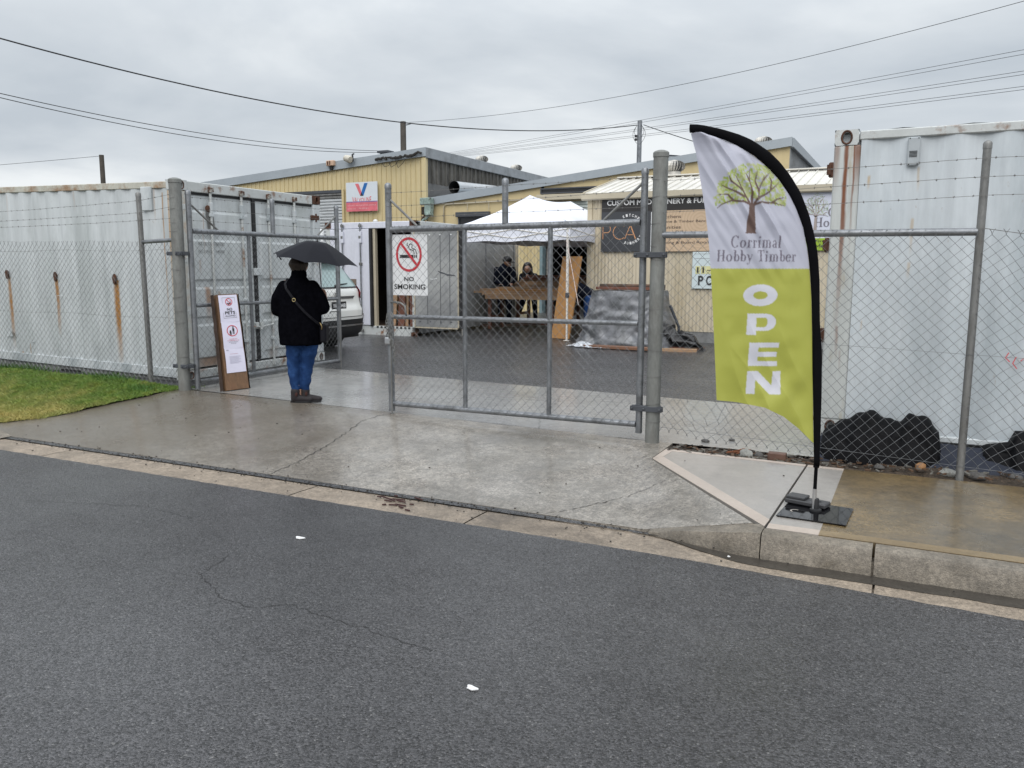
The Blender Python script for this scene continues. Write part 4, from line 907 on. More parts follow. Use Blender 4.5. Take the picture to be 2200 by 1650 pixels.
# duct
DU = thing('exhaust_duct', 'silver spiral exhaust duct with open black mouth beside the dark fluted wall', 'duct', (-14.3, 25.5, 4.1))
DP = [(-14.35, 24.75, 4.36), (-14.32, 26.4, 4.42), (-14.28, 28.8, 4.50)]
a, b = Vector(DP[0]), Vector(DP[2]); m = MB(); n = 24; ax = (b-a).normalized(); prf = []
for i in range(70): prf.append((.215+(.006 if i % 3 == 0 else 0), i*(b-a).length/69))
m.lathe(prf, a, n, ax, cap=False); m.build('duct_shell', SILVER, DU, 40)
m = MB(); m.lathe([(.208, .002), (.206, 1.6), (.02, 1.62)], a, n, ax, cap=False); m.build('duct_lining', DARK, DU)
for yy in (25.4, 27.6): m = MB(); m.box(-14.6, -14.05, yy, yy+.05, 3.8, 4.16); m.build('duct_cradle', STEELD, DU)

# ------------------------------------------------------------------ low warehouse
LW = thing('warehouse_building', 'long low yellow warehouse with grey sloping parapet behind the white canopy', 'building', (-9, 24, .22))
lt = lambda u: 3.974+(u+14.83)*.1057
o0, o1, oz = -10.66, -8.15, 3.0
for a, b, z0 in ((-14.95, -10.76, 0), (o0, o1, oz), (o1, -3.30, 0)):
    wallseg(a, b, z0, lambda u: lt(u)-.22, LW, YELF, .9, .006, 'rib', 24.02, 'wall_panel')
wallseg(-11.95, -10.76, .2, 2.95, LW, YEL, .12, .018, 'rib', 23.985, 'ribbed_panel')
m = MB(); m.prism([(-14.95, 23.92, lt(-14.95)-.24), (-3.24, 23.92, lt(-3.24)-.24), (-3.24, 23.92, lt(-3.24)), (-14.95, 23.92, lt(-14.95))], (0, .06, 0)); m.build('parapet_flashing', FASC, LW)
m = MB(); m.add([(-14.9, 23.98, lt(-14.9)-.04), (-3.28, 23.98, lt(-3.28)-.04), (-3.28, 44, lt(-3.28)-.04), (-14.9, 44, lt(-14.9)-.04)], [(0, 1, 2, 3)]); m.build('roof', FASC, LW)
p = corr_profile(0, 20, .25, .03, 'rib'); sheet(p, 0, 4.95, (-3.28, 24.04, 0), (0, 1, 0), (1, 0, 0)).build('side_wall', FASCD, LW)
m = MB(); m.bbox(-3.30, -3.20, 24, 44, 4.93, 5.19, .01); m.build('side_flashing', FASC, LW)
m = MB(); m.bbox(-10.76, -10.66, 23.93, 24.2, .15, 3.0, .01); m.build('blue_jamb', mat('blue_grey_paint', (.16, .23, .25), .5, 0, .1, 4), LW)
# room behind the open doorway
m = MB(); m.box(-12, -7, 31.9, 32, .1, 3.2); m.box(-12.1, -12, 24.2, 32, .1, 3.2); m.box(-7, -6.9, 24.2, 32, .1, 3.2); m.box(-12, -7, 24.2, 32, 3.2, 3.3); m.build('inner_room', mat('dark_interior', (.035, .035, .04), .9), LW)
WN = mat('dark_window', (.02, .02, .022), .25, 0, .1, 4)
def lwin(x0, x1, z0, z1, fr):
    m = MB(); t = .04
    for b in ((x0-t, x1+t, z1, z1+t), (x0-t, x1+t, z0-t, z0), (x0-t, x0, z0, z1), (x1, x1+t, z0, z1)): m.box(b[0], b[1], 23.94, 24.01, b[2], b[3])
    f = m.build('window', fr, LW); m = MB(); m.box(x0, x1, 23.985, 23.995, z0, z1); m.build('pane', WN, f)
lwin(-10.72, -8.9, 3.98, 4.08, STEELD); lwin(-13.70, -12.65, 3.00, 3.26, STEELD)
m = MB(); m.bbox(-13.80, -12.55, 23.86, 24.0, 3.30, 3.46, .01); m.build('window_hood', STEELD, LW, 30)
m = MB(); m.bbox(-10.8, -9.15, 23.72, 24.0, 3.73, 3.90, .01); m.build('awning_box', CREAMT, LW, 30)
GRN = mat('pale_green_louvre', (.40, .44, .42), .5, 0, .05)
for i in range(6): m = MB(); m.obox((-9.75, 23.95, 3.12+i*.10), (.62, 0, 0), (0, .03, -.02), (0, .02, .045)); m.build('louvre_blade', GRN, LW)
m = MB(); m.tube([(-14.30, 23.97, 2.9), (-14.30, 23.97, 3.68), (-14.22, 23.97, 3.74), (-11.4, 23.97, 3.79)], .022, 8); m.build('conduit', CREAMT, LW, True)
for x in (-13.4, -12.6): m = MB(); m.tube([(x, 23.97, 3.76), (x, 23.97, 3.52)], .012, 6); m.build('conduit_drop', CREAMT, LW)
m = MB(); m.bbox(-14.45, -14.1, 23.85, 23.98, 2.75, 2.93, .02); m.build('meter_box', mat('meter_grey', (.42, .44, .48), .5), LW, 30)
VG = mat('verdigris_zinc', (.26, .34, .31), .6, .1, .35, 6, .2, 30, tint=(.06, .055, .05), ts=7, tlo=.5, thi=.6)
RH = thing('rainwater_head', 'corroded greenish rainwater head and downpipe at the corner of the yellow workshop', 'downpipe', (-14.85, 23.7, 2.5))
m = MB(); m.bbox(-15.02, -14.62, 23.6, 23.88, 3.72, 3.95, .02); m.bbox(-14.86, -14.62, 23.62, 23.86, 3.36, 3.72, .02); m.build('box', VG, RH, 30)
m = MB(); m.bbox(-15.0, -14.84, 23.66, 23.84, 3.40, 3.66, .02); m.build('corroded_outlet', mat('corroded_black', (.03, .025, .02), .9, 0, .5, 20), RH)
m = MB(); m.tube([(-14.75, 23.74, 3.4), (-14.82, 23.74, 3.3), (-14.98, 23.74, 3.22), (-15.02, 23.74, 3.1), (-15.02, 23.74, .3)], .05, 8); m.build('pipe', VG, RH, 30)
m = MB(); m.tube([(-14.93, 23.8, 3.4), (-15.1, 23.85, 3.25), (-15.12, 23.88, .3)], .035, 8); m.build('pipe', RUST, RH, 30)
SP = thing('solar_panel', 'tilted dark solar panel on the warehouse roof, seen over the gate post', 'solar panel', (-6.9, 26, lt(-6.9)-.03))
m = MB(); m.obox((-6.95, 26.3, 5.12), (.62, 0, -.08), (0, .75, .02), (.003, 0, .02)); m.build('glass', mat('solar_glass', (.02, .025, .035), .15), SP)
for x in (-7.5, -6.4): m = MB(); m.rod((x, 25.7, lt(x)-.05), (x, 25.7, 5.12), .02, 6); m.build('leg', GALV, SP)

# ------------------------------------------------------------------ turbine roof vents
TV = thing('roof_vent', 'white turbine vent on the cream shed roof, beside the gate post', 'roof vent', (-5.08, 18.72, 3.66), group='white turbine vents on the roofs')
m = MB(); m.lathe([(.17, 0), (.155, .10), (.15, .16)], (0, 0, 0), 20); m.build('collar', ZINC, TV, 40, local=True)
m = MB(); m.lathe([(.13, .14), (.18, .22), (.18, .30), (.11, .38), (.02, .40)], (0, 0, 0), 16); m.build('core', STEELD, TV, 40, local=True)
m = MB()
nf = 22
for i in range(nf):
    a0 = 2*math.pi*i/nf; P = []
    for j in range(7):
        t = -1.15+j*2.35/6; r = .235*math.cos(t*.92)+.02; z = .275+.125*math.sin(t)/math.sin(1.2)
        a = a0+.16*j/6; P += [(r*math.cos(a), r*math.sin(a), z), ((r-.035)*math.cos(a+.20), (r-.035)*math.sin(a+.20), z)]
    m.add(P, [(2*j, 2*j+1, 2*j+3, 2*j+2) for j in range(6)])
v_ = m.build('vanes', ZINC, TV, False, local=True)
m = MB(); m.lathe([(.10, .385), (.09, .41), (.01, .425)], (0, 0, 0), 16); m.build('cap', ZINC, TV, 40, local=True)
for loc_, lb in (((-4.18, 25.0, 5.0), 'white turbine vent on the highest end of the warehouse roof, above the banner'), ((-15.55, 29.0, 5.58), 'nearer of two turbine vents on the yellow workshop roof edge'), ((-15.55, 32.1, 5.58), 'farther of two turbine vents on the yellow workshop roof edge')): copytree(TV, loc_, .3, lb)

# ------------------------------------------------------------------ cream shed
SH = thing('shed_building', 'cream corrugated shed with white roof carrying the joinery sign', 'building', (-2.5, 16.5, .14))
wallseg(-6.26, 2.0, .37, 3.10, SH, CREAM, .076, .018, 'sin', 16.48, 'wall_sheet')
m = MB(); m.bbox(-6.30, -6.19, 16.455, 16.56, .3, 3.12, .008); m.build('corner_trim', CREAM, SH, 30)
m = MB(); m.box(-6.28, -6.2, 16.56, 20.9, .3, 3.1); m.box(1.95, 2.0, 16.56, 20.9, .3, 3.1); m.box(-6.2, 1.95, 20.85, 20.9, .3, 3.1); m.build('other_walls', CREAM, SH)
m = MB(); m.box(-6.29, 2.02, 16.50, 20.92, .02, .37); m.build('plinth', CONC_PLINTH, SH)
m = MB(); P = [(0, 3.055), (0, 3.19), (-.012, 3.20), (-.012, 3.185), (-.10, 3.18), (-.115, 3.19), (-.115, 3.075), (-.09, 3.05)]
m.prism([(-6.40, 16.46+a, z) for a, z in P], (8.5, 0, 0)); m.build('gutter', CREAMT, SH, 30)
k = int(8.4/.19*4); pr3 = corr_profile(0, 8.4, .19, .025, 'rib'); m = MB(); P = []
for v, z in ((16.36, 3.20), (18.62, 3.72), (20.95, 3.2)): P += [(-6.34+s, v, z+d) for s, d in pr3]
k = len(pr3); m.add(P, [(j*k+i, j*k+i+1, (j+1)*k+i+1, (j+1)*k+i) for j in range(2) for i in range(k-1)]); m.build('roof_sheet', ROOFW, SH)
m = MB(); m.bbox(-6.36, 2.1, 18.5, 18.74, 3.71, 3.74, .01); m.build('ridge_cap', ROOFW, SH)
m = MB(); m.prism([(-6.37, 16.36, 3.1), (-6.37, 18.62, 3.62), (-6.37, 20.95, 3.1), (-6.37, 20.95, 3.22), (-6.37, 18.62, 3.74), (-6.37, 16.36, 3.22)], (.03, 0, 0)); m.build('barge_board', CREAMT, SH)
m = MB(); m.add([(-6.28, 16.5, 3.05), (-6.28, 20.9, 3.05), (-6.28, 18.62, 3.68)], [(0, 1, 2)]); m.build('gable_sheet', CREAM, SH)

# ------------------------------------------------------------------ far container with an open door
CX0, CX1, CY0, CY1, CZ0, CZ1 = -11.55, -9.235, 14.36, 19.15, .30, 2.60
C2 = thing('shipping_container', 'white shipping container standing open with timber inside, beyond the car', 'container', (-10.4, 14.36, .23))
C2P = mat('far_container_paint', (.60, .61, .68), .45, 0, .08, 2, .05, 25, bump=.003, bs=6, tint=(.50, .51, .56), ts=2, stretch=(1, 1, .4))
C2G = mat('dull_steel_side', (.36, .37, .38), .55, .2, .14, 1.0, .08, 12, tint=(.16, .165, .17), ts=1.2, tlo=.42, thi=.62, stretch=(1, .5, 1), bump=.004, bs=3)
for x in (CX0+.06, CX1-.06): m = MB(); m.bbox(x-.06, x+.06, CY0, CY0+.15, CZ0+.1, CZ1-.1, .01); m.build('corner_post', CONTR, C2, 30)
m = MB(); m.bbox(CX0+.12, CX1-.12, CY0+.0, CY0+.10, CZ1-.14, CZ1-.005, .01); m.build('header', C2P, C2, 30)
m = MB(); m.bbox(CX0+.12, CX1-.12, CY0-.01, CY0+.12, CZ0-.10, CZ0+.11, .01); m.build('sill', CONTR, C2, 30)
m = MB()
for i in range(9): m.box(CX0+1.3+i*.10, CX0+1.35+i*.10, CY0-.016, CY0-.008, CZ0+.07, CZ0+.11)
m.build('drain_slots', BLACK, C2)
for x in (CX0, CX1-.14):
    for z in (CZ0-.12, CZ1-.12):
        m = MB(); m.holeplate((x+.07, CY0-.012, z+.06), (1, 0, 0), (0, 0, 1), .08, .065, .03, .035, .05); m.bbox(x, x+.14, CY0-.008, CY0+.14, z, z+.12, .01) if 0 else m.add([(x-.01, CY0-.012, z+.125), (x+.15, CY0-.012, z+.125), (x+.15, CY0+.15, z+.125), (x-.01, CY0+.15, z+.125)], [(0, 1, 2, 3)])
        m.build('corner_casting', RUST if x > -10 or z > 1 else CONTR, C2)
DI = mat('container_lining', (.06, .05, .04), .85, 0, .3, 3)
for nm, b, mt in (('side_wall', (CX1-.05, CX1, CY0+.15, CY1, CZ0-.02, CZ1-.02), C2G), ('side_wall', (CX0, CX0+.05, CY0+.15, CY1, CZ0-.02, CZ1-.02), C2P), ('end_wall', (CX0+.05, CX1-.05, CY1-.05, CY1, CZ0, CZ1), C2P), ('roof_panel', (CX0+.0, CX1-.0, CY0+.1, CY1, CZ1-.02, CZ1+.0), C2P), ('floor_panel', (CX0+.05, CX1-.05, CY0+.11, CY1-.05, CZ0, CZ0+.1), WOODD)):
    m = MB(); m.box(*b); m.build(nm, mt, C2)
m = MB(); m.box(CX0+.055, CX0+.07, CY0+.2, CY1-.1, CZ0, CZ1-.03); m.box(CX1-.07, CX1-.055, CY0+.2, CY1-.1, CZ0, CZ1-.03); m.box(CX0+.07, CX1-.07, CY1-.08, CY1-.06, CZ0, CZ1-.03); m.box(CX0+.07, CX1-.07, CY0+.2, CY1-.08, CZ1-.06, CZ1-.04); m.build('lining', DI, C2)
for v in (15.9, 17.4, 18.9): m = MB(); m.box(CX1-.004, CX1+.006, v, v+.02, CZ0, CZ1-.1); m.build('side_seam', STEELD, C2)
m = MB(); m.bbox(CX1-.02, CX1+.03, CY0+.15, CY1, CZ1-.10, CZ1, .01); m.build('top_rail', CONTR, C2)
m = MB(); m.bbox(CX1-.05, CX1+.03, CY1-.12, CY1, CZ0, CZ1, .01); m.build('corner_post', CREAMT, C2)
d1 = MB(); d1.bbox(CX0+.13, -10.36, CY0-.03, CY0+.02, CZ0+.12, CZ1-.15, .01); dl = d1.build('door', C2P, C2, 30)
for x in (-11.07, -10.60):
    m = MB(); m.rod((x, CY0-.06, CZ0), (x, CY0-.06, CZ1-.03), .015, 8); m.build('lock_rod', GALV, dl, 40)
    for z in (CZ0+.0, CZ0+.35, 1.72, CZ1-.32, CZ1-.08): m = MB(); m.bbox(x-.03, x+.03, CY0-.08, CY0-.025, z-.03, z+.03, .006); m.build('rod_guide', GALVD, dl, 30)
    m = MB(); m.bbox(x-.035, x+.035, CY0-.075, CY0-.03, 2.16, 2.40, .006); m.build('rod_cover', C2P, dl, 30)
m = MB(); m.tube([(-11.07, CY0-.07, .95), (-10.85, CY0-.08, .93)], .012, 6); m.build('door_handle', GALVD, dl, 40)
m = MB(); m.box(-10.90, -10.74, CY0-.040, CY0-.031, 1.19, 1.40); m.build('data_plate', mat('brown_plate', (.17, .13, .10), .6), dl)
m = MB(); m.box(-10.385, -10.335, CY0-.045, CY0+.03, CZ0+.1, CZ1-.14); m.build('gasket', BLACK, dl)
m = MB(); m.box(-10.33, -10.27, CY0+.02, CY0+.10, CZ0+.1, CZ1-.14); m.build('jamb_angle', CREAMT, C2)
CYD = CY0-.02
DG = mat('open_door_grey', (.34, .345, .34), .5, .1, .12, 2.2, .05, 15, tint=(.20, .205, .21), ts=1.1, tlo=.45, thi=.6, bump=.004, bs=4)
d2 = MB(); d2.bbox(-9.235, -8.22, CYD-.05, CYD, .43, 2.38, .012); dr = d2.build('door', DG, C2, 30)
m = MB(); 
for b in ((-9.25, -8.20, 2.375, 2.40), (-9.25, -8.20, .41, .435)): m.box(b[0], b[1], CYD-.055, CYD-.01, b[2], b[3])
m.box(-9.255, -9.235, CYD-.055, CYD-.01, .41, 2.4); m.box(-8.22, -8.20, CYD-.055, CYD-.01, .41, 2.4); m.build('door_edging', CREAMT, dr)
m = MB(); m.box(-8.20, -8.10, CYD-.03, CYD+.02, .42, 2.42); m.build('gasket', BLACK, dr)
for x in (-8.93, -8.62, -8.40): m = MB(); m.tube([(x, CYD-.052, .5), (x, CYD-.052, 2.32)], .006, 4, False); m.build('door_seam', STEELD, dr)
for i in range(4):
    m = MB(); m.ball((-9.12+i*.25, CYD-.052, 2.30), (.02, .01, .012), 8, 4); m.build('rivet', WHITEP, dr); m = MB(); m.ball((-9.12+i*.25, CYD-.052, .55), (.02, .01, .012), 8, 4); m.build('rivet', STEELD, dr)
v, f = ribbon([(-8.68, 1.58), (-8.60, 1.545), (-8.52, 1.53), (-8.46, 1.50), (-8.38, 1.50), (-8.27, 1.485)], [.01, .03, .02, .035, .02, .015]); m = MB(); m.add([(x, CYD-.055, z) for x, z in v], f); m.build('tear', STEELD, dr)
v, f = ribbon([(-8.86, 1.42), (-8.8, 1.41), (-8.7, 1.43)], .012); m = MB(); m.add([(x, CYD-.055, z) for x, z in v], f); m.build('scratch', WHITEP, dr)
for i, (x0, x1, zt, wv, mt) in enumerate(((-10.16, -10.02, 1.72, .07, WOODM), (-10.02, -9.88, 2.0, .08, WOODR), (-9.95, -9.72, 1.55, .06, WOODM), (-9.85, -9.60, 1.9, .09, WOODR), (-10.22, -10.14, 1.3, .05, WOODL))):
    m = MB(); x0b = x0-.0; m.prism([(x0b+.12*i*.3, CY0+.35+.05*i, CZ0+.1), (x0b+.12*i*.3+wv*2, CY0+.35+.05*i, CZ0+.1), (x0-.12+wv*2, CY0+.7+.05*i, zt), (x0-.12, CY0+.7+.05*i, zt)], (0, .03, 0))
    single(m, 'timber_board', mt, ['short sawn board leaning just inside the open container', 'dark red board leaning deep inside the open container', 'pale wide board leaning in the middle of the open container', 'reddish board leaning rightmost inside the open container', 'narrow pale batten leaning at the container jamb'][i], 'timber', 'boards standing inside the open container')
m = MB(); m.lathe([(.05, .0), (.05, 2.10), (.042, 2.16), (.02, 2.18)], (-10.56, 13.0, .22), 14); single(m, 'bollard', WHITEP, 'white round-topped pipe standing between the two containers', 'pipe', smooth=40)

# ------------------------------------------------------------------ signs
def plate(name, x0, x1, z0, z1, y, mt, label, cat='sign', th=.012, group=None, top=True):
    t = thing(name, label, cat, ((x0+x1)/2, y, z0), group=group)
    m = MB(); m.bbox(x0, x1, y, y+th, z0, z1, .003); m.build('board', mt, t, 30); return t
def onwall(x0, y, z0): return (Vector((x0, y, z0)), Vector((1, 0, 0)), Vector((0, 0, 1)))
def lay(parent, name, mt, y, V2, F2):
    m = MB(); m.add([(x, y, z) for x, z in V2], F2); return m.build(name, mt, parent)
def txt(parent, s, x0, x1, z0, z1, y, mt, bold=.0, name='lettering', space=1.):
    v, f = fit(s, x0, x1, z0, z1, bold, space); return lay(parent, name, mt, y, v, f)
# oil company board on the yellow wall
sx0, sx1, sz0, sz1, sy = -18.27, -16.93, 3.60, 4.60, 23.90
SV = plate('wall_sign', sx0, sx1, sz0, sz1, sy, mat('sign_white_cool', (.60, .64, .68), .4, 0, .03), 'white board with red and blue V emblem above a red panel on the yellow wall', th=.03)
m = MB(); m.box(sx0+.0, sx1-.0, sy-.006, sy-.001, sz0, sz0+.31); m.build('red_panel', mat('faded_red_panel', (.60, .14, .17), .5), SV)
m = MB(); m.box(sx0, sx1, sy-.007, sy-.002, sz0+.31, sz0+.345); m.build('purple_stripe', mat('purple_line', (.22, .15, .33), .5), SV)
cxv = (sx0+sx1)/2+.0
BLU = mat('blue_print', (.01, .13, .40), .4); RDF = mat('faded_red_print', (.62, .14, .16), .4)
lay(SV, 'emblem_left_arm', RDF, sy-.004, [(cxv-.27, 4.55), (cxv-.12, 4.55), (cxv+.045, 4.16), (cxv-.055, 4.13)], [(0, 3, 2, 1)])
lay(SV, 'emblem_right_arm', BLU, sy-.006, [(cxv+.13, 4.56), (cxv+.27, 4.56), (cxv+.08, 4.13), (cxv-.06, 4.13)], [(0, 3, 2, 1)])
lay(SV, 'emblem_overlap', BLACKP, sy-.008, [(cxv+.012, 4.26), (cxv+.05, 4.17), (cxv+.07, 4.13), (cxv-.055, 4.13)], [(0, 3, 2, 1)])
v, f = fit('VALVOLINE', 0, 1, 0, 1, .012, 1.05)
v = [(cxv-.41+x*.82, 3.925-.04*(2*x-1)**2+z*(.14+.085*(2*x-1)**2)) for x, z in v]; lay(SV, 'lettering', RDF, sy-.004, v, f)
PINK = mat('pale_pink_print', (.72, .45, .46), .5)
txt(SV, 'COUNTY AUTOMOTIVE SERVICE', sx0+.06, sx1-.06, sz0+.185, sz0+.225, sy-.009, PINK); txt(SV, 'LIC NO. 2008', sx0+.06, sx0+.40, sz0+.07, sz0+.11, sy-.009, PINK); txt(SV, 'PH: 4284 8711', sx0+.55, sx0+.97, sz0+.075, sz0+.12, sy-.009, PINK)
# joinery sign on the shed
y_ = 16.44
SJ = thing('wall_sign', 'wide joinery sign with black CUSTOM MADE JOINERY & FURNITURE band on the cream shed', 'sign', (-4.6, y_, 1.98))
bx0, bx1, bxm = -5.975, -3.15, -4.905
WOODP = mat('printed_woodgrain', (.50, .36, .24), .5, 0, .06, 2, extra=lambda c, H: H['mixc'](H['mr'](math_(H, 'SINE', math_(H, 'MULTIPLY', (lambda d: d)(_len(H)), 60)), -1, 1, 0, .16), c, (.30, .19, .11)))  if False else None
def _rings(c, H):
    q = H['N'].new('ShaderNodeTexWave'); q.wave_type = 'RINGS'; q.rings_direction = 'Y'; q.inputs['Scale'].default_value = 5; q.inputs['Distortion'].default_value = 2.5; q.inputs['Detail'].default_value = 2; q.inputs['Detail Scale'].default_value = 1.5
    mp = H['N'].new('ShaderNodeMapping'); mp.inputs['Location'].default_value = (-.72, 0, -.60); H['K'](H['tc'].outputs['Object'], mp.inputs[0]); H['K'](mp.outputs[0], q.inputs['Vector'])
    return H['mixc'](H['mr'](q.outputs['Fac'], .3, 1, 0, .30), c, (.36, .24, .15))
WOODP = mat('printed_woodgrain', (.55, .41, .28), .5, 0, .05, 2, extra=_rings)
CHAR = mat('charcoal_print', (.045, .048, .055), .5, 0, .05, 2); BLKB = mat('black_board', (.022, .020, .020), .45, 0, .05, 2)
m = MB(); m.bbox(bx0, bx1, y_, y_+.02, 1.985, 3.135, .003); m.build('board', BLKB, SJ)
m = MB(); m.box(bx0, bxm, y_-.004, y_-.001, 1.985, 2.80); m.build('charcoal_panel', CHAR, SJ)
m = MB(); m.box(bxm+.0, bxm+.055, y_-.004, y_-.001, 1.985, 2.78); m.build('white_strip', WHITEP, SJ)
m = MB(); m.box(bxm+.055, bx1, y_-.004, y_-.001, 1.985, 2.80); m.build('woodgrain_panel', WOODP, SJ)
txt(SJ, 'CUSTOM MADE JOINERY & FURNITURE', bx0+.12, bx1-.13, 2.90, 3.035, y_-.004, WHITEL, .022)
for s, x, w_ in (('P', bx0+.04, .19), ('C', bx0+.28, .25), ('A', bx0+.52, .22)):
    if s == 'P': r1 = ribbon([(x, 2.24), (x, 2.53)], .014); r2 = ribbon([(x, 2.53)]+arc(x+.09, 2.455, .075, R_(90), R_(-90), 10)+[(x, 2.38)], .014); gl = [r1, r2]
    elif s == 'C': gl = [ribbon(arc(x+.13, 2.385, .145, R_(50), R_(310), 20), .014)]
    else: gl = [ribbon([(x, 2.25), (x+.115, 2.53)], .014), ribbon([(x+.115, 2.53), (x+.23, 2.25)], .022), ribbon([(x+.06, 2.33), (x+.18, 2.33)], .012)]
    m = MB()
    for v, f in gl: m.add([(a, y_-.006, b) for a, b in v], f)
    m.build('monogram_letter', ORANGEP, SJ)
def arctext(parent, s, cx, cz, r, a0, a1, h, y, mt):
    n = len(s)
    for i, ch in enumerate(s):
        if ch == ' ': continue
        a = a0+(a1-a0)*(i/(n-1)); v, f = fit(ch, -h*.36, h*.36, 0, h, .03)
        rot = a-math.pi/2 if a0 > a1 else a+math.pi/2
        ro = r if a0 > a1 else r+h*.0
        c_, s_2 = math.cos(rot), math.sin(rot); ox, oz = cx+ro*math.cos(a), cz+ro*math.sin(a); lay(parent, 'ring_letter', mt, y, [(ox+x*c_-z*s_2, oz+x*s_2+z*c_) for x, z in v], f)
arctext(SJ, 'KITCHENS', -5.36, 2.43, .27, R_(115), R_(25), .055, y_-.006, WHITEL)
arctext(SJ, '&', -5.36, 2.43, .27, R_(-5), R_(-5)-.001, .055, y_-.006, WHITEL) if 0 else None
m = MB(); v, f = fit('&', -.022, .022, 0, .05, .02); lay(SJ, 'ring_letter', WHITEL, y_-.006, [(-5.07+x, 2.37+z) for x, z in v], f)
arctext(SJ, 'JOINERY', -5.36, 2.43, .30, R_(-110), R_(-30), .055, y_-.006, WHITEL)
BRN = mat('dark_brown_print', (.05, .035, .03), .5)
for k, (s, wd) in enumerate((('Kitchens', .42), ('Stone & Timber Bench Tops', 1.22), ('Vanities', .42), ('Home Offices', .62), ('TV Units', .42), ('Dining & Board Room Tables', 1.36))):
    z = 2.65-.105*k; m = MB(); m.lathe([(.010, 0), (.010, .003)], (bxm+.14, y_-.005, z+.03), 8, (0, -1, 0)); m.build('bullet_point', BRN, SJ); txt(SJ, s, bxm+.20, bxm+.20+wd, z-.005, z+.062, y_-.006, BRN, .004)
# trader's sign on the shed
SC_ = thing('wall_sign', 'pale hobby timber sign with a leafy tree, on the shed beside the white container', 'sign', (-1.4, y_, 1.98))
m = MB(); m.bbox(-2.45, -.2, y_-.0, y_+.02, 1.985, 3.125, .003); m.build('board', mat('pale_lilac_board', (.62, .64, .74), .45, 0, .02), SC_)
m = MB(); m.box(-2.45, -.2, y_-.004, y_-.001, 1.985, 2.21); m.build('green_band', mat('lime_band', (.30, .45, .03), .5), SC_)
tr, lv = logo_tree(-1.735, 2.32, .46, .72, 300, 3)
TRK = mat('print_brown', (.19, .13, .11), .6); LG = [mat('print_leaf_a', (.44, .50, .24), .6), mat('print_leaf_b', (.36, .46, .13), .6), mat('print_leaf_c', (.55, .58, .38), .6)]
TRP = mat('print_brown_faded', (.34, .29, .27), .6); LGP = [mat('print_leaf_faded', (.50, .58, .42), .6)]
m = MB()
for v, f, c in lv: m.add([(a, y_-.005, b) for a, b in v], f)
m.build('printed_leaves', LGP, SC_)
m = MB()
for v, f in tr: m.add([(a, y_-.007, b) for a, b in v], f)
m.build('printed_trunk', TRP, SC_)
GRYT = mat('print_grey_violet', (.20, .19, .23), .6)
for s, x0, x1, z0, h_ in (('Corrimal', -1.52, -.62, 2.60, .17), ('Hobby Timber', -1.755, -.35, 2.42, .17)):
    v, f = serif_fit(s, x0, x1, z0, z0+h_); lay(SC_, 'lettering', GRYT, y_-.006, v, f)
txt(SC_, 'Timber: for the Hobbyist &', -1.75, -.3, 2.13, 2.18, y_-.006, BLACKP, .01); txt(SC_, 'Professional Woodworker', -1.86, -.35, 2.04, 2.10, y_-.006, BLACKP, .01)
# street-number board
SN = thing('number_sign', 'pale blue-white board reading 11- and PC on the cream shed, half behind the banner', 'sign', (-3.6, y_, 1.22))
m = MB(); m.bbox(-4.03, -3.2, y_, y_+.025, 1.24, 1.985-.012, .01); m.build('board', mat('pale_blue_board', (.58, .66, .68), .35, 0, .03), SN)
m = MB(); m.box(-3.98, -3.25, y_-.004, y_-.001, 1.84, 1.845); m.box(-3.98, -3.25, y_-.004, y_-.001, 1.93, 1.935); m.build('panel_line', GREYP, SN)
YW = mat('yellow_tile', (.60, .58, .30), .5)
for k, s in enumerate(('1', '1')):
    x = -3.93+k*.11; m = MB(); m.box(x-.03, x+.06, y_-.004, y_-.001, 1.535, 1.69); m.build('number_tile', YW, SN); txt(SN, s, x, x+.032, 1.555, 1.67, y_-.006, BLACKP, .03)
m = MB(); m.box(-3.73, -3.56, y_-.004, y_-.002, 1.60, 1.615); m.build('dash', BLACKP, SN)
m = MB(); m.box(-3.75, -3.54, y_-.003, y_-.001, 1.535, 1.69); m.build('number_tile', YW, SN)
for s, x in (('P', -3.90), ('C', -3.74)): txt(SN, s, x, x+.105, 1.31, 1.50, y_-.006, BLACKP, .03)
# NO SMOKING plate on the shut gate (behind the mesh)
NS = thing('no_smoking_sign', 'white NO SMOKING sign with red prohibition ring wired to the shut gate', 'sign', (-4.48, 6.85, 1.38))
nx0, nx1, nz0, nz1, ny = -4.695, -4.272, 1.375, 1.970, 6.838
m = MB(); m.bbox(nx0, nx1, ny, ny+.004, nz0, nz1, .001); m.build('board', WHITEP, NS)
c0, c1 = (nx0+nx1)/2, 1.775; RR = (.150, .168)
P = []; n = 48
for i in range(n): a = 2*math.pi*i/n; P += [(c0+RR[0]*math.cos(a), c1+RR[1]*math.sin(a)), (c0+(RR[0]-.024)*math.cos(a), c1+(RR[1]-.024)*math.sin(a))]
lay(NS, 'ring', REDP, ny-.003, P, [(2*i, 2*i+1, (2*i+3) % (2*n), (2*i+2) % (2*n)) for i in range(n)])
v, f = ribbon([(c0-.092, c1+.112), (c0+.098, c1-.108)], .024); lay(NS, 'slash', REDP, ny-.004, v, f)
for nm, pts in (('cigarette', [(c0-.105, c1-.018), (c0+.055, c1-.018)]), ('cigarette', [(c0+.063, c1-.018), (c0+.075, c1-.018)]), ('cigarette', [(c0+.083, c1-.018), (c0+.096, c1-.018)])):
    v, f = ribbon(pts, .030); lay(NS, nm, BLACKP, ny-.002, v, f)
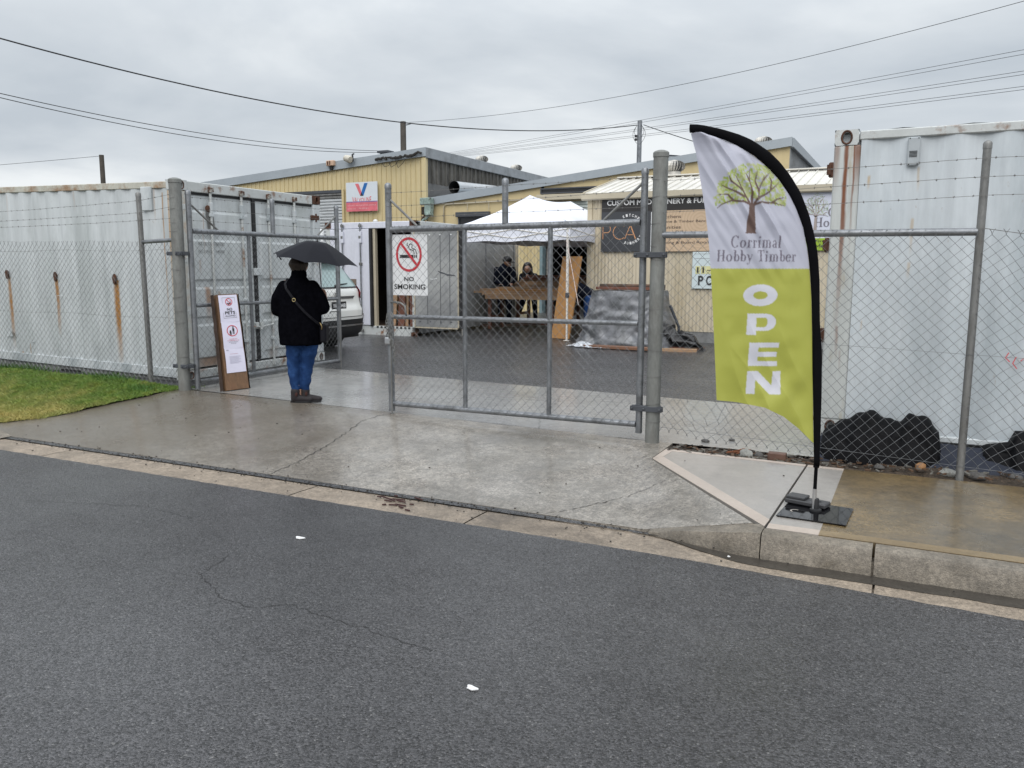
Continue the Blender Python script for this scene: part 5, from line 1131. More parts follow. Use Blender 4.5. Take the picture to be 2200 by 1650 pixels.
for off in (0, 1):
    pts = [(c0-.015+off*.0, c1+.115), (c0-.02, c1+.095), (c0+.002, c1+.078), (c0+.005, c1+.055), (c0+.03, c1+.045), (c0+.055, c1+.04), (c0+.065, c1+.005)] if off == 0 else [(c0+.005, c1+.095), (c0+.025, c1+.105), (c0+.042, c1+.09), (c0+.035, c1+.065), (c0+.055, c1+.055), (c0+.08, c1+.045), (c0+.09, c1+.005)]
    v, f = ribbon(pts, .009); lay(NS, 'smoke_line', BLACKP, ny-.002, v, f)
txt(NS, 'NO', c0-.058, c0+.055, 1.515, 1.558, ny-.002, BLACKP, .02); txt(NS, 'SMOKING', nx0+.035, nx1-.025, 1.435, 1.485, ny-.002, BLACKP, .02)
for x in (nx0+.03, nx1-.03): m = MB(); m.tube([(x, ny, nz1-.02), (x+.01, FY-.034, nz1+.01), (x-.01, ny+.006, nz1)], .0015, 4); m.build('wire_tie', BARB, NS)
# chain and padlock on the gate upright
CH = thing('chain', 'galvanised chain with padlock looped on the free upright of the shut gate', 'chain', (-4.69, 6.78, .85))
def link(c, d, up, mtl=GALVD, s=.019):
    c, d, up = Vector(c), Vector(d).normalized(), Vector(up).normalized(); m = MB(); P = []
    for i in range(13): a = 2*math.pi*i/12; P.append(c+d*math.cos(a)*s*1.15+up*math.sin(a)*s*.62)
    m.tube(P, .0036, 5, False); m.build('chain_link', mtl, CH, True)
cp = [(-4.665, 6.775, 1.20), (-4.64, 6.765, 1.16), (-4.645, 6.765, 1.08), (-4.655, 6.765, .99), (-4.65, 6.765, .90)]
cp2 = [(-4.70, 6.77, 1.19), (-4.71, 6.765, 1.10), (-4.70, 6.765, 1.0), (-4.66, 6.76, .93), (-4.63, 6.765, .86), (-4.63, 6.765, .70)]
cp3 = [(-4.67, 6.76, 1.10), (-4.68, 6.76, 1.0), (-4.66, 6.76, .90), (-4.655, 6.765, .83)]
for q in (cp, cp2, cp3):
    tot = 0; pts = [Vector(p) for p in q]
    for a, b in zip(pts, pts[1:]):
        k = max(1, round((b-a).length/.030))
        for i in range(k): tot += 1; link(a+(b-a)*(i+.5)/k, b-a, (1, .2, 0) if tot % 2 else (.2, 1, 0))
m = MB(); m.bbox(-4.74, -4.665, 6.755, 6.80, .885, .955, .01); m.build('padlock', mat('padlock_steel', (.45, .46, .47), .35, .7), CH, 30)
m = MB(); m.tube([(-4.725, 6.775, .95), (-4.725, 6.775, .985), (-4.70, 6.775, 1.0), (-4.68, 6.775, .985), (-4.68, 6.775, .95)], .005, 8); m.build('shackle', GALV, CH, True)

# ------------------------------------------------------------------ feather banner
FB = Vector((-.463, 5.262, .14)); fr = Rh.copy(); fn = -Fh     # cloth hangs square to the street view: r to the right, n towards the road
FLG = thing('feather_flag', 'tall feather banner, white tree logo above lime green OPEN, standing on a black base plate', 'banner', tuple(FB))
sc_ = .905
def fl3(x, z, d=0): q = FB+fr*(x*sc_)+fn*d; q.z = 1.65+(z-1.65)*sc_; return q
outer = [(-.955, 2.569), (-.889, 2.568), (-.749, 2.54), (-.623, 2.503), (-.538, 2.466), (-.431, 2.396), (-.358, 2.329), (-.284, 2.241), (-.216, 2.138), (-.152, 1.994), (-.109, 1.856), (-.082, 1.738), (-.061, 1.562), (-.045, 1.30), (-.018, 1.083), (-.004, .767), (.004, .445), (.009, .315)]
inner = [(-.953, 2.516), (-.866, 2.513), (-.747, 2.479), (-.641, 2.436), (-.534, 2.375), (-.448, 2.308), (-.367, 2.227), (-.293, 2.131), (-.239, 2.035), (-.19, 1.918), (-.155, 1.787), (-.134, 1.668), (-.109, 1.456), (-.09, 1.2), (-.078, 1.0), (-.060, .767), (-.041, .477), (-.030, .315)]
left = [(-.946, 2.512), (-.91, 2.395), (-.869, 2.198), (-.834, 2.02), (-.807, 1.84), (-.786, 1.652), (-.768, 1.455), (-.742, 1.144), (-.712, .765)]
def interp(tab, t, ax=1):
    tab = sorted(tab, key=lambda p: p[ax]); xs = [p[ax] for p in tab]; ys = [p[1-ax] for p in tab]; return np.interp(t, xs, ys)
NU, NV = 190, 430
zz = np.linspace(.47, 2.512, NV); botx = [(-.712, .765), (-.563, .746), (-.389, .718), (-.256, .654), (-.151, .574), (-.047, .474)]
bx = np.array([p[0] for p in botx]); bz = np.array([p[1] for p in botx])
def curve_resample(tab, n):
    p = np.array(tab); d = np.r_[0, np.cumsum(np.hypot(*(np.diff(p, axis=0).T)))]; t = np.linspace(0, d[-1], n); return np.c_[np.interp(t, d, p[:, 0]), np.interp(t, d, p[:, 1])]
# cloth grid: horizontal rows between free edge and sleeve, rows below the free edge's end follow the swept hem
GX = np.zeros((NV, NU)); GZ = np.zeros((NV, NU))
for j, t in enumerate(np.linspace(0, 1, NV)):
    zl_ = np.interp(t, [0, 1], [.765, 2.512]); zr_ = np.interp(t, [0, 1], [.474, 2.512])
    xl = interp(left, zl_); xr = interp(inner, zr_)
    s = np.linspace(0, 1, NU); X = xl+(xr-xl)*s
    hem = np.interp(X, bx, bz); w_ = (1-t)**1.0
    lin0 = .765+(.474-.765)*s; base_z = zl_+(zr_-zl_)*s
    fade = np.clip(1-t/.55, 0, 1)**1.3
    GX[j] = X; GZ[j] = base_z+(hem-lin0)*fade
def rasterize(mask_v, V2, F2):
    "mark grid vertices inside the 2d faces"
    V2 = np.array(V2)
    for f in F2:
        P = V2[list(f)]; x0, y0 = P.min(0); x1, y1 = P.max(0)
        cand = np.where((GX.ravel() >= x0) & (GX.ravel() <= x1) & (GZ.ravel() >= y0) & (GZ.ravel() <= y1))[0]
        if not len(cand): continue
        px, pz = GX.ravel()[cand], GZ.ravel()[cand]; ins = np.zeros(len(cand), bool); n = len(P)
        for i in range(n):
            ax_, az_ = P[i]; bx_, bz_ = P[(i+1) % n]
            c = ((az_ > pz) != (bz_ > pz)) & (px < (bx_-ax_)*(pz-az_)/((bz_-az_) if abs(bz_-az_) > 1e-12 else 1e-12)+ax_); ins ^= c
        mask_v[cand[ins]] = True
    return mask_v
N_ = NU*NV; colr = np.zeros((N_, 4)); colr[:] = (.53, .535, .62, 1)
low = GZ.ravel() < 1.648; colr[low] = (.44, .455, .085, 1)
def paint(V2, F2, c): mk = rasterize(np.zeros(N_, bool), V2, F2); colr[mk] = (*c, 1)
tr, lv = logo_tree(-.545, 1.875, .48, .445, 620, 9)
for v, f, c in lv: paint(v, f, [(.42, .48, .17), (.33, .42, .08), (.50, .53, .28)][c])
for v, f in tr: paint(v, f, (.15, .095, .08))
for s, x0, x1, z0, h_ in (('Corrimal', -.665, -.335, 1.782, .080), ('Hobby Timber', -.752, -.225, 1.694, .074)):
    v, f = serif_fit(s, x0, x1, z0, z0+h_); paint(v, f, (.17, .15, .19))
def poly(*p): return list(p), [tuple(range(len(p)))]
WL = (.68, .68, .74)
def ringl(x0, x1, z0, z1, t):
    a = [( (x0+x1)/2+(x1-x0)/2*math.cos(q), (z0+z1)/2+(z1-z0)/2*math.sin(q)) for q in [2*math.pi*i/32 for i in range(32)]]
    b = [((x0+x1)/2+((x1-x0)/2-t)*math.cos(q), (z0+z1)/2+((z1-z0)/2-t*.68)*math.sin(q)) for q in [2*math.pi*i/32 for i in range(32)]]
    return a+b, [(i, (i+1) % 32, 32+(i+1) % 32, 32+i) for i in range(32)]
paint(*ringl(-.572, -.346, 1.402, 1.545, .066), WL)
v, f = [], []
def addp(pp):
    o = len(v); v.extend(pp); f.append(tuple(range(o, o+len(pp))))
x0, x1 = -.536, -.348
addp([(x0, 1.21), (x0+.062, 1.21), (x0+.062, 1.352), (x0, 1.352)]); addp([(x0+.05, 1.352), (x0+.05, 1.325), (x0+.12, 1.325), (x0+.12, 1.352)]); addp([(x0+.05, 1.262), (x0+.05, 1.235+.003), (x0+.12, 1.238), (x0+.12, 1.262)])
for i in range(10):
    a, b = R_(90-18*i), R_(72-18*i); c_ = (x0+.118, 1.295); addp([(c_[0]+.072*math.cos(a), c_[1]+.057*math.sin(a)), (c_[0]+.072*math.cos(b), c_[1]+.057*math.sin(b)), (c_[0]+.016*math.cos(b), c_[1]+.030*math.sin(b)), (c_[0]+.016*math.cos(a), c_[1]+.030*math.sin(a))])
x0 = -.513
addp([(x0, 1.0), (x0+.06, 1.0), (x0+.06, 1.158), (x0, 1.158)])
for z in (1.0, 1.063, 1.126): addp([(x0+.05, z), (x0+.195-(.008 if z == 1.063 else 0), z), (x0+.195-(.008 if z == 1.063 else 0), z+.033), (x0+.05, z+.033)])
x0 = -.515
addp([(x0, .808), (x0+.056, .808), (x0+.056, .965), (x0, .965)]); addp([(x0+.168, .808), (x0+.225, .808), (x0+.225, .965), (x0+.168, .965)]); addp([(x0+.0, .965), (x0+.072, .965), (x0+.225, .808), (x0+.152, .808)])
paint(v, f, WL)
# print soaks through the weave: soften one cell
c4 = colr.reshape(NV, NU, 4); c5 = c4.copy(); c5[1:-1, 1:-1] = .5*c4[1:-1, 1:-1]+.125*(c4[2:, 1:-1]+c4[:-2, 1:-1]+c4[1:-1, 2:]+c4[1:-1, :-2]); colr = c5.reshape(-1, 4)
S_ = np.tile(np.linspace(0, 1, NU), (NV, 1)); free = np.sin(np.pi*np.clip(S_, 0, 1))**.6
def ang(x, z, a): return x*math.cos(a)+z*math.sin(a)
DD = np.zeros((NV, NU))
for j in range(NV):
    for i in range(0, NU):
        x, z = GX[j, i], GZ[j, i]
        # tension folds running from the sleeve down to the free edge
        q = x*.83+z*.56; up = min(1, max(0, (z-1.5)/.5))
        d = .046*up*(.25-abs(noise.noise(Vector((q*7, (z*.83-x*.56)*.8, 1)))))+.026*up*noise.noise(Vector((q*13, (z*.83-x*.56)*.9, 8)))+.013*up*noise.noise(Vector((q*26, (z-x)*2, 4)))
        q2 = x*.75-z*.66; lo_ = min(1, max(0, (1.55-z)/.5))
        d += .030*lo_*noise.noise(Vector((q2*6, (z+x)*1.4, 7)))+.030*lo_*(.2-abs(noise.noise(Vector(((x*.8+z*.45)*6, (z-x)*1.1, 17)))))+.007*noise.noise(Vector((x*9, z*9, 2)))
        hemf = min(1, max(0, (1.05-z)/.45)); d += .022*hemf*math.sin((x*.66+z*.75)*17+2)*(1-S_[j, i]*.3)
        DD[j, i] = d
DD = DD*np.clip(free+.15, 0, 1)+.05*np.sin(S_*math.pi)*np.clip((GZ-.5)/1.5, 0, 1)
m = MB(); m.v = [tuple(fl3(GX[j, i], GZ[j, i], DD[j, i])) for j in range(NV) for i in range(NU)]
m.f = [(j*NU+i, j*NU+i+1, (j+1)*NU+i+1, (j+1)*NU+i) for j in range(NV-1) for i in range(NU-1)]; m.m = [0]*len(m.f)
def clothmat():
    mm = mat('banner_cloth', (1, 1, 1), .45, 0, 0, bump=.0004, bs=500)
    t = mm.node_tree; a = t.nodes.new('ShaderNodeAttribute'); a.attribute_name = 'print'; p = t.nodes['Principled BSDF']
    t.links.new(a.outputs['Color'], p.inputs['Base Color']); p.inputs['Sheen Weight'].default_value = .15
    tl = t.nodes.new('ShaderNodeBsdfTranslucent'); t.links.new(a.outputs['Color'], tl.inputs[0]); ms = t.nodes.new('ShaderNodeMixShader'); ms.inputs[0].default_value = .28
    o = t.nodes['Material Output']; t.links.new(p.outputs[0], ms.inputs[1]); t.links.new(tl.outputs[0], ms.inputs[2]); t.links.new(ms.outputs[0], o.inputs[0]); return mm
cl_ = m.build('cloth', clothmat(), FLG, True); at_ = cl_.data.color_attributes.new('print', 'FLOAT_COLOR', 'POINT'); at_.data.foreach_set('color', colr.astype(np.float32).ravel())
SLV = mat('black_sleeve', (.005, .005, .006), .9, 0, .2, 6, bump=.001, bs=200, spec=.06)
o_r = curve_resample(outer, 60); i_r = curve_resample(inner, 60); m = MB(); P = []
for k in range(60):
    A_, B_ = o_r[k], i_r[k]; mx, mz = (A_+B_)/2; hx, hz = (B_-A_)/2
    for a in range(8):
        t = 2*math.pi*a/8; P.append(fl3(mx+hx*math.cos(t)*1.02, mz+hz*math.cos(t)*1.02, .016*math.sin(t)+.004))
m.add(P, [(k*8+a, k*8+(a+1) % 8, (k+1)*8+(a+1) % 8, (k+1)*8+a) for k in range(59) for a in range(8)]+[tuple(range(8)), tuple(range(59*8, 60*8))]); m.build('sleeve', SLV, FLG, True)
m = MB(); m.tube([fl3(-.012, -.005), fl3(-.013, .15)], .0125, 12); m.build('pole_spigot', mat('bright_steel', (.55, .55, .55), .3, .8), FLG, 40)
m = MB(); m.tube([fl3(-.013, .11), fl3(-.012, .36), fl3(-.008, .6)], .011, 12); m.lathe([(.018, 0), (.018, .02)], fl3(-.012, .30), 12); m.build('pole', SLV, FLG, 40)
m = MB(); m.lathe([(.035, 0), (.035, .012), (.02, .016), (.019, .075), (.016, .08)], FB+Vector((0, 0, .010)), 16); m.build('pole_socket', BLACK, FLG, 40)
PLT_ = mat('black_gloss_plate', (.004, .004, .005), .05, 0, .1, 4, spec=.45)
bc = [(-.671, 5.065), (-.271, 5.040), (-.252, 5.425), (-.634, 5.470)]
m = MB(); m.prism([(x, y, .143) for x, y in bc], (0, 0, .006)); m.build('base_plate', PLT_, FLG)
m = MB(); P = arc(-.575, 5.205, .028, R_(60), R_(240), 8); m.add([(x, y, .1505) for x, y in ribbon(P, .010)[0]], ribbon(P, .010)[1]); m.build('handle_slot', mat('slot_glimpse', (.36, .33, .3), .5), FLG)
m = MB()
for x, y in ((-.645, 5.085), (-.295, 5.062), (-.62, 5.45), (-.275, 5.405)): m.lathe([(.006, 0), (.006, .002)], (x, y, .149), 8)
m.m = [0]*len(m.m); m.build('corner_screw', STEELD, FLG)
m = MB(); m.bbox(-.075, .075, -.035, .035, 0, .028, .012)
RUBG = mat('grey_rubber_block', (.045, .045, .048), .45, 0, .15, 10)
m = MB(); m.bbox(-.13, .13, -.055, .055, 0, .030, .012); q = MB(); q.lathe([(.018, .0305), (.018, .031)], (-.07, 0, 0), 12); q.lathe([(.018, .0305), (.018, .031)], (.07, 0, 0), 12)
WT = thing('rubber_weight', 'dark grey rubber weight block lying across the banner base plate', 'weight', (-.525, 5.385, .152), R_(-14)); m.build('block', RUBG, WT, 30, local=True); q.v = [(x, y, z+.0005) for x, y, z in q.v]; q.build('recess', BLACK, WT, local=True)
m = MB(); m.bbox(-.06, .06, -.05, .05, .030, .048, .008); m.warp(lambda x, y, z: (x-.065, y+.004, z)); m.build('clip', RUBG, WT, 30, local=True)

# ------------------------------------------------------------------ pop-up canopy
CN = thing('pop_up_canopy', 'white pop-up canopy sheltering the timber tables', 'canopy', (-7.4, 17.3, .2))
ax0, ax1, ay0, ay1, ez, vz = -8.62, -6.13, 15.08, 19.6, 2.52, 2.19
K1, K2 = Vector((-7.62, 16.42, 3.21)), Vector((-7.45, 18.35, 3.21))
cA, cL, cA2, cL2 = Vector((ax1, ay0, ez)), Vector((ax0, ay0, ez)), Vector((ax1, ay1, ez)), Vector((ax0, ay1, ez))
def patch(a, b, c, d, sag=.10, n=22, seed=0):
    "a-b is the eave, d-c the ridge"
    m = MB(); P = []
    for j in range(n+1):
        t = j/n
        for i in range(n+1):
            s = i/n; p = a.lerp(b, s).lerp(d.lerp(c, s), t); p = p.copy()
            p.z -= sag*math.sin(math.pi*t)*(.55+.45*math.sin(math.pi*s))+.05*math.sin(math.pi*s)*(1-t)*.2
            p.z -= .07*math.sin(math.pi*s)*t**3 if (c-d).length > .3 else 0
            p.z += .012*noise.noise(Vector((s*4, t*5, seed)))
            P.append(p)
    k = n+1; m.add(P, [(j*k+i, j*k+i+1, (j+1)*k+i+1, (j+1)*k+i) for j in range(n) for i in range(n)]); return m
for i, (a, b, c, d) in enumerate(((cL, cA, K1, K1), (cA, cA2, K2, K1), (cA2, cL2, K2, K2), (cL2, cL, K1, K2))): patch(a, b, c, d, seed=i*3).build('roof_fabric', CANV, CN, True)
for i, (a, b) in enumerate(((cL, cA), (cA, cA2), (cA2, cL2), (cL2, cL))):
    m = MB(); P = []; n = 40; nn_ = Vector((b-a).cross(Vector((0, 0, 1)))).normalized()
    for j in range(5):
        for q in range(n+1):
            s = q/n; p = a.lerp(b, s); p.z = ez-(ez-vz+.012*math.sin(s*18+i))*j/4-.012*math.sin(math.pi*s); p += nn_*(.012*noise.noise(Vector((s*9, j*.6, i)))*j/2); P.append(p)
    m.add(P, [(j*(n+1)+q, j*(n+1)+q+1, (j+1)*(n+1)+q+1, (j+1)*(n+1)+q) for j in range(4) for q in range(n)]); m.build('valance', CANV, CN, True)
WH = mat('white_powder_coat', (.66, .64, .60), .4, 0, .2, 30, tint=(.35, .3, .25), ts=25, tlo=.58, thi=.66)
for (x, y) in ((ax1-.05, ay0+.02), (ax0+.05, ay0+.02), (ax1-.05, ay1-.02), (ax0+.05, ay1-.02)):
    m = MB(); m.box(x-.022, x+.022, y-.022, y+.022, 1.10, 2.45); m.box(x-.017, x+.017, y-.017, y+.017, .21, 1.10); lg = m.build('leg', WH, CN)
    m = MB(); m.bbox(x-.032, x+.032, y-.032, y+.032, 1.06, 1.16, .006); m.build('height_lock', STEELD, lg); m = MB(); m.box(x-.06, x+.06, y-.04, y+.04, .20, .212); m.build('foot', WH, lg)
for a, b in ((cL, cA), (cA, cA2), (cA2, cL2), (cL2, cL)):
    for s in (0, .5):
        p = a.lerp(b, s); q = a.lerp(b, s+.5); m = MB(); m.rod((p.x, p.y, 2.42), (q.x, q.y, 2.24), .012, 6); m.build('truss_bar', WH, CN); m = MB(); m.rod((p.x, p.y, 2.24), (q.x, q.y, 2.42), .012, 6); m.build('truss_bar', WH, CN)
m = MB(); m.tube([(-6.17, 15.0, 2.20), (-6.0, 14.95, 1.5), (-5.86, 14.9, .93)], .008, 6); m.build('guy_rope', mat('pinkish_rope', (.60, .50, .46), .7), CN)

# ------------------------------------------------------------------ poles and overhead wires
def upole(x, y, z0, z1, r, label, mt, arms=True):
    t = thing('utility_pole', label, 'power pole', (x, y, z0)); m = MB(); m.tube([(x, y, z0), (x, y, z1)], [r*1.15, r], 14); m.build('shaft', mt, t, 40); return t
P1 = upole(-9.46, 29.96, .2, 7.02, .085, 'slim pale grey service pole rising behind the cream shed roof', GALV)
for s in (-1, 1):
    for k in range(2): m = MB(); rr = .10+.06*k; m.tube([(-9.46+s*(.08+rr*math.sin(math.pi*i/10)), 29.9, 6.85-(.45+.2*k)*i/10) for i in range(11)], .007, 5, False); m.build('drip_loop', BLACK, P1, True)
for z in (6.3, 6.42): m = MB(); m.bbox(-9.62, -9.54, 29.85, 29.93, z, z+.09, .01); m.build('insulator', BLACK, P1)
DW = mat('dark_pole_timber', (.07, .06, .05), .8, 0, .2, 4)
P2 = upole(-25.94, 39.18, .1, 9.62, .16, 'dark timber pole standing behind the yellow workshop roof', DW)
m = MB(); m.rod((-25.94, 39.18, 9.4), (-25.4, 39.1, 9.45), .03, 6); m.build('wire_bracket', GALV, P2)
P3 = upole(-45.31, 35.12, -.1, 8.43, .14, 'distant dark pole above the left container roof', DW)
m = MB(); m.box(-50.5, -49.2, 33, 33.4, 5.9, 6.15); m.box(-49.2, -47, 33.1, 33.3, 5.92, 5.98); m.box(-50, -49.8, 33.1, 33.3, -.1, 5.9)
single(m, 'street_light', STEELD, 'distant street light head just above the left container roof', 'street light')
def cable(A, B, sag, r, label, group):
    A, B = Vector(A), Vector(B); m = MB(); P = [A.lerp(B, i/40)-Vector((0, 0, sag*4*(i/40)*(1-i/40))) for i in range(41)]; m.tube(P, r, 5)
    return single(m, 'overhead_wire', BLACK, label, 'wire', group, True)
cable((-9.55, 29.9, 6.86), (-17.37, 9.12, 6.41), .95, .016, 'thick black service cable sweeping from the grey pole to the upper left', 'overhead wires')
cable((-22.87, 32.4, 7.03), (-23.07, 11.97, 6.53), .45, .012, 'upper of two wires running left from the yellow workshop roof', 'overhead wires')
cable((-22.86, 32.39, 6.96), (-23.06, 11.96, 6.46), .55, .012, 'lower of two wires running left from the yellow workshop roof', 'overhead wires')
cable((-45.36, 35.09, 8.37), (-60, 27.6, 7.0), .05, .012, 'faint wire running left from the distant pole', 'overhead wires')
cable((-25.5, 39.16, 9.55), (3.83, 27.85, 9.34), .7, .009, 'highest thin wire climbing to the right from the dark timber pole', 'overhead wires')
cable((-9.33, 30.01, 6.87), (-3.7, 22.25, 4.4), .05, .014, 'short black cable dropping from the grey pole behind the banner', 'overhead wires')
for k, (za, xb, yb, zb) in enumerate(((10.23, 3.98, 32.34, 8.86), (10.13, 3.99, 32.32, 8.71), (10.06, 4.02, 32.25, 8.14), (9.99, 4.03, 32.23, 8.02), (9.92, 4.06, 32.18, 7.62), (9.85, 4.07, 32.17, 7.51))):
    ex_ = .3; cable((-30.78-34.77*ex_, 53.76+21.45*ex_, za+(za-zb)*ex_), (xb, yb, zb), .15, .008, ['first', 'second', 'third', 'fourth', 'fifth', 'lowest'][k]+' from top of six power lines fanning to the right edge', 'overhead wires')

# ------------------------------------------------------------------ people
def remesh(mb, vox, smooth=3, name='tmp'):
    me = bpy.data.meshes.new(name); me.from_pydata(mb.v, [], mb.f); o = bpy.data.objects.new(name, me); COL.objects.link(o)
    r = o.modifiers.new('r', 'REMESH'); r.mode = 'VOXEL'; r.voxel_size = vox; s = o.modifiers.new('s', 'SMOOTH'); s.factor = .5; s.iterations = smooth
    dg = bpy.context.evaluated_depsgraph_get(); dg.update(); ev = o.evaluated_get(dg); m2 = bpy.data.meshes.new_from_object(ev)
    out_ = MB(); out_.v = [tuple(v.co) for v in m2.vertices]; out_.f = [tuple(p.vertices) for p in m2.polygons]; out_.m = [0]*len(out_.f)
    bpy.data.objects.remove(o); bpy.data.meshes.remove(me); bpy.data.meshes.remove(m2); return out_
def chainc(m, pts, rs, n=12):
    for (a, b, ra, rb) in zip(pts, pts[1:], rs, rs[1:]): m.cap(a, b, ra, rb, n)
def loft(m, rings, n=20):
    "rings: (cx, cy, z, rx, ry[, tilt])"
    vs = []
    for (cx, cy, z, rx, ry) in rings: vs += [(cx+rx*math.cos(2*math.pi*j/n), cy+ry*math.sin(2*math.pi*j/n), z) for j in range(n)]
    k = len(rings); m.add(vs, [(i*n+j, i*n+(j+1) % n, (i+1)*n+(j+1) % n, (i+1)*n+j) for i in range(k-1) for j in range(n)]+[tuple(range(n-1, -1, -1)), tuple(range((k-1)*n, k*n))])
def hand(m, w, d, side, curl=.6, s=1.):
    "palm and five bent fingers; w wrist, d pointing direction, side = across-palm direction towards the thumb"
    w, d, side = Vector(w), Vector(d).normalized(), Vector(side).normalized(); nrm = d.cross(side)
    for k in range(4): m.cap(w+side*(.026-.017*k)*s, w+d*.085*s+side*(.030-.020*k)*s, .012*s, .011*s, 8)
    for k, L_ in enumerate((.070, .078, .072, .056)):
        b = w+d*.085*s+side*(.030-.020*k)*s; p1 = b+(d*math.cos(curl*.6)+nrm*math.sin(curl*.6))*L_*.45*s; p2 = p1+(d*math.cos(curl*1.4)+nrm*math.sin(curl*1.4))*L_*.32*s; p3 = p2+(d*math.cos(curl*2.1)+nrm*math.sin(curl*2.1))*L_*.23*s
        chainc(m, [b, p1, p2, p3], [.0095*s, .009*s, .008*s, .007*s], 8)
    b = w+side*.026*s+d*.02*s; p1 = b+(side*.8+d*.6).normalized()*.035*s; p2 = p1+(d*.9+side*.25+nrm*.3).normalized()*.03*s; chainc(m, [b, p1, p2], [.013*s, .011*s, .009*s], 8)
def face(m, c, r, fwd):
    c, fwd = Vector(c), Vector(fwd).normalized(); sd_ = fwd.cross(Vector((0, 0, 1))).normalized(); up = Vector((0, 0, 1))
    m.ball(c, (r*.80, r*.92, r*1.08), 16, 10); m.ball(c-up*r*.55+fwd*r*.28, (r*.55, r*.58, r*.5), 14, 8)
    m.cap(c+fwd*r*.86+up*r*.12, c+fwd*r*1.06-up*r*.22, r*.09, r*.15, 8)
    for s in (-1, 1): m.ball(c+sd_*s*r*.82-up*r*.08, (r*.12, r*.16, r*.26), 8, 6); m.ball(c+fwd*r*.74+sd_*s*r*.36+up*r*.26, (r*.22, r*.14, r*.10), 8, 6)
    m.ball(c+fwd*r*.80-up*r*.50, (r*.26, r*.16, r*.09), 8, 6)
SKIN = mat('skin', (.46, .27, .19), .5, 0, .06, 10); SKIND = mat('skin_tan', (.30, .16, .10), .5, 0, .06, 10)
WOOL = mat('black_wool', (.0035, .0035, .005), .95, 0, .3, 25, bump=.001, bs=160, spec=.0)
NAVY = mat('navy_fabric', (.008, .010, .018), .95, 0, .2, 12, bump=.001, bs=120, spec=.05)
DENIM = mat('blue_denim', (.012, .038, .12), .85, 0, .2, 9, .12, 120, bump=.003, bs=28, tint=(.022, .06, .165), ts=9, spec=.15)
DENIMD = mat('dark_denim', (.010, .013, .025), .9, 0, .25, 9, spec=.05)
LEATHB = mat('black_leather', (.007, .007, .010), .6, 0, .1, 9, spec=.15)
BOOT = mat('grey_brown_boot', (.030, .026, .028), .6, 0, .15, 12, spec=.2); BOOTE = mat('boot_elastic', (.05, .018, .015), .9, 0, .2, 60)
HAIR = mat('brown_hair', (.035, .022, .015), .6, 0, .4, 6, .4, 70, bump=.006, bs=70, stretch=(1, 1, .15)); HAIRD = mat('dark_hair', (.015, .011, .010), .5, 0, .3, 10)
def eyes(parent, c, r, fwd, mtx=None):
    fwd = Vector(fwd).normalized(); sd_ = fwd.cross(Vector((0, 0, 1))).normalized(); c = Vector(c)
    for s in (-1, 1):
        m = MB(); m.ball(c+fwd*r*.80+sd_*s*r*.34+Vector((0, 0, r*.10)), r*.13, 10, 6); m.build('eye', WHITEP, parent, True, local=True)
        m = MB(); m.ball(c+fwd*r*.90+sd_*s*r*.34+Vector((0, 0, r*.10)), r*.07, 8, 6); m.build('iris', BLACKP, parent, True, local=True)
    m = MB(); m.cap(c+fwd*r*.90+sd_*r*.2-Vector((0, 0, r*.50)), c+fwd*r*.90-sd_*r*.2-Vector((0, 0, r*.50)), r*.06, r*.06, 8); m.build('lips', mat('lips', (.32, .12, .10), .5), parent, True, local=True)

# woman under the umbrella: local x to the viewer's right, y away from the viewer
wp = (-5.87, 6.86, .192)
WM = thing('person', 'woman seen from behind in black coat and blue jeans, waiting under a dark umbrella', 'person', wp, YAW)
b = MB(); face(b, (-.02, .035, 1.475), .105, (.15, 1, -.05)); b.cap((-.02, .0, 1.30), (-.02, .02, 1.42), .055, .052)
loft(b, [(-.01, 0, .74, .15, .12), (-.01, 0, .85, .165, .13), (-.02, 0, 1.0, .14, .11), (-.02, 0, 1.15, .16, .11), (-.02, 0, 1.26, .15, .10), (-.02, 0, 1.33, .06, .06)])
for s, hip, kn, an in ((-1, (-.09, 0, .80), (-.105, .01, .45), (-.085, .01, .10)), (1, (.075, 0, .80), (.03, .03, .45), (-.015, .05, .10))):
    chainc(b, [hip, kn, an], [.085, .052, .038]); f0 = Vector(an)+Vector((0, 0, -.055)); chainc(b, [f0, f0+Vector((.13, .03, -.015))], [.036, .028])
chainc(b, [(-.17, 0, 1.27), (-.27, .02, 1.06), (-.16, .20, 1.0)], [.05, .042, .033]); chainc(b, [(.13, 0, 1.27), (.235, .02, 1.05), (.20, .20, 1.10)], [.05, .042, .033])
hand(b, (-.15, .21, 1.0), (.9, .3, .1), (0, .2, 1)); hand(b, (.20, .20, 1.10), (-.2, .3, 1), (-1, 0, .2), 1.0)
remesh(b, .010, 2).build('body', SKIN, WM, True, local=True)
c = MB(); n = 28
loft(c, [(-.022, .0, .632, .218, .165), (-.022, 0, .66, .225, .170), (-.02, 0, .80, .232, .172), (-.02, 0, .92, .228, .165), (-.02, -.005, 1.05, .222, .155), (-.022, -.01, 1.17, .208, .145), (-.025, -.01, 1.25, .188, .128), (-.028, -.005, 1.30, .150, .108), (-.025, .0, 1.335, .100, .085), (-.022, .005, 1.375, .078, .075), (-.02, .01, 1.415, .072, .070), (-.02, .012, 1.425, .060, .060)], n)
chainc(c, [(-.175, -.005, 1.245), (-.245, .0, 1.13), (-.268, .02, 1.00), (-.235, .10, .965), (-.17, .20, .98)], [.075, .072, .066, .058, .050]); chainc(c, [(.125, -.005, 1.25), (.195, .0, 1.13), (.228, .02, 1.02), (.225, .10, 1.02), (.20, .18, 1.07)], [.074, .072, .066, .056, .050])
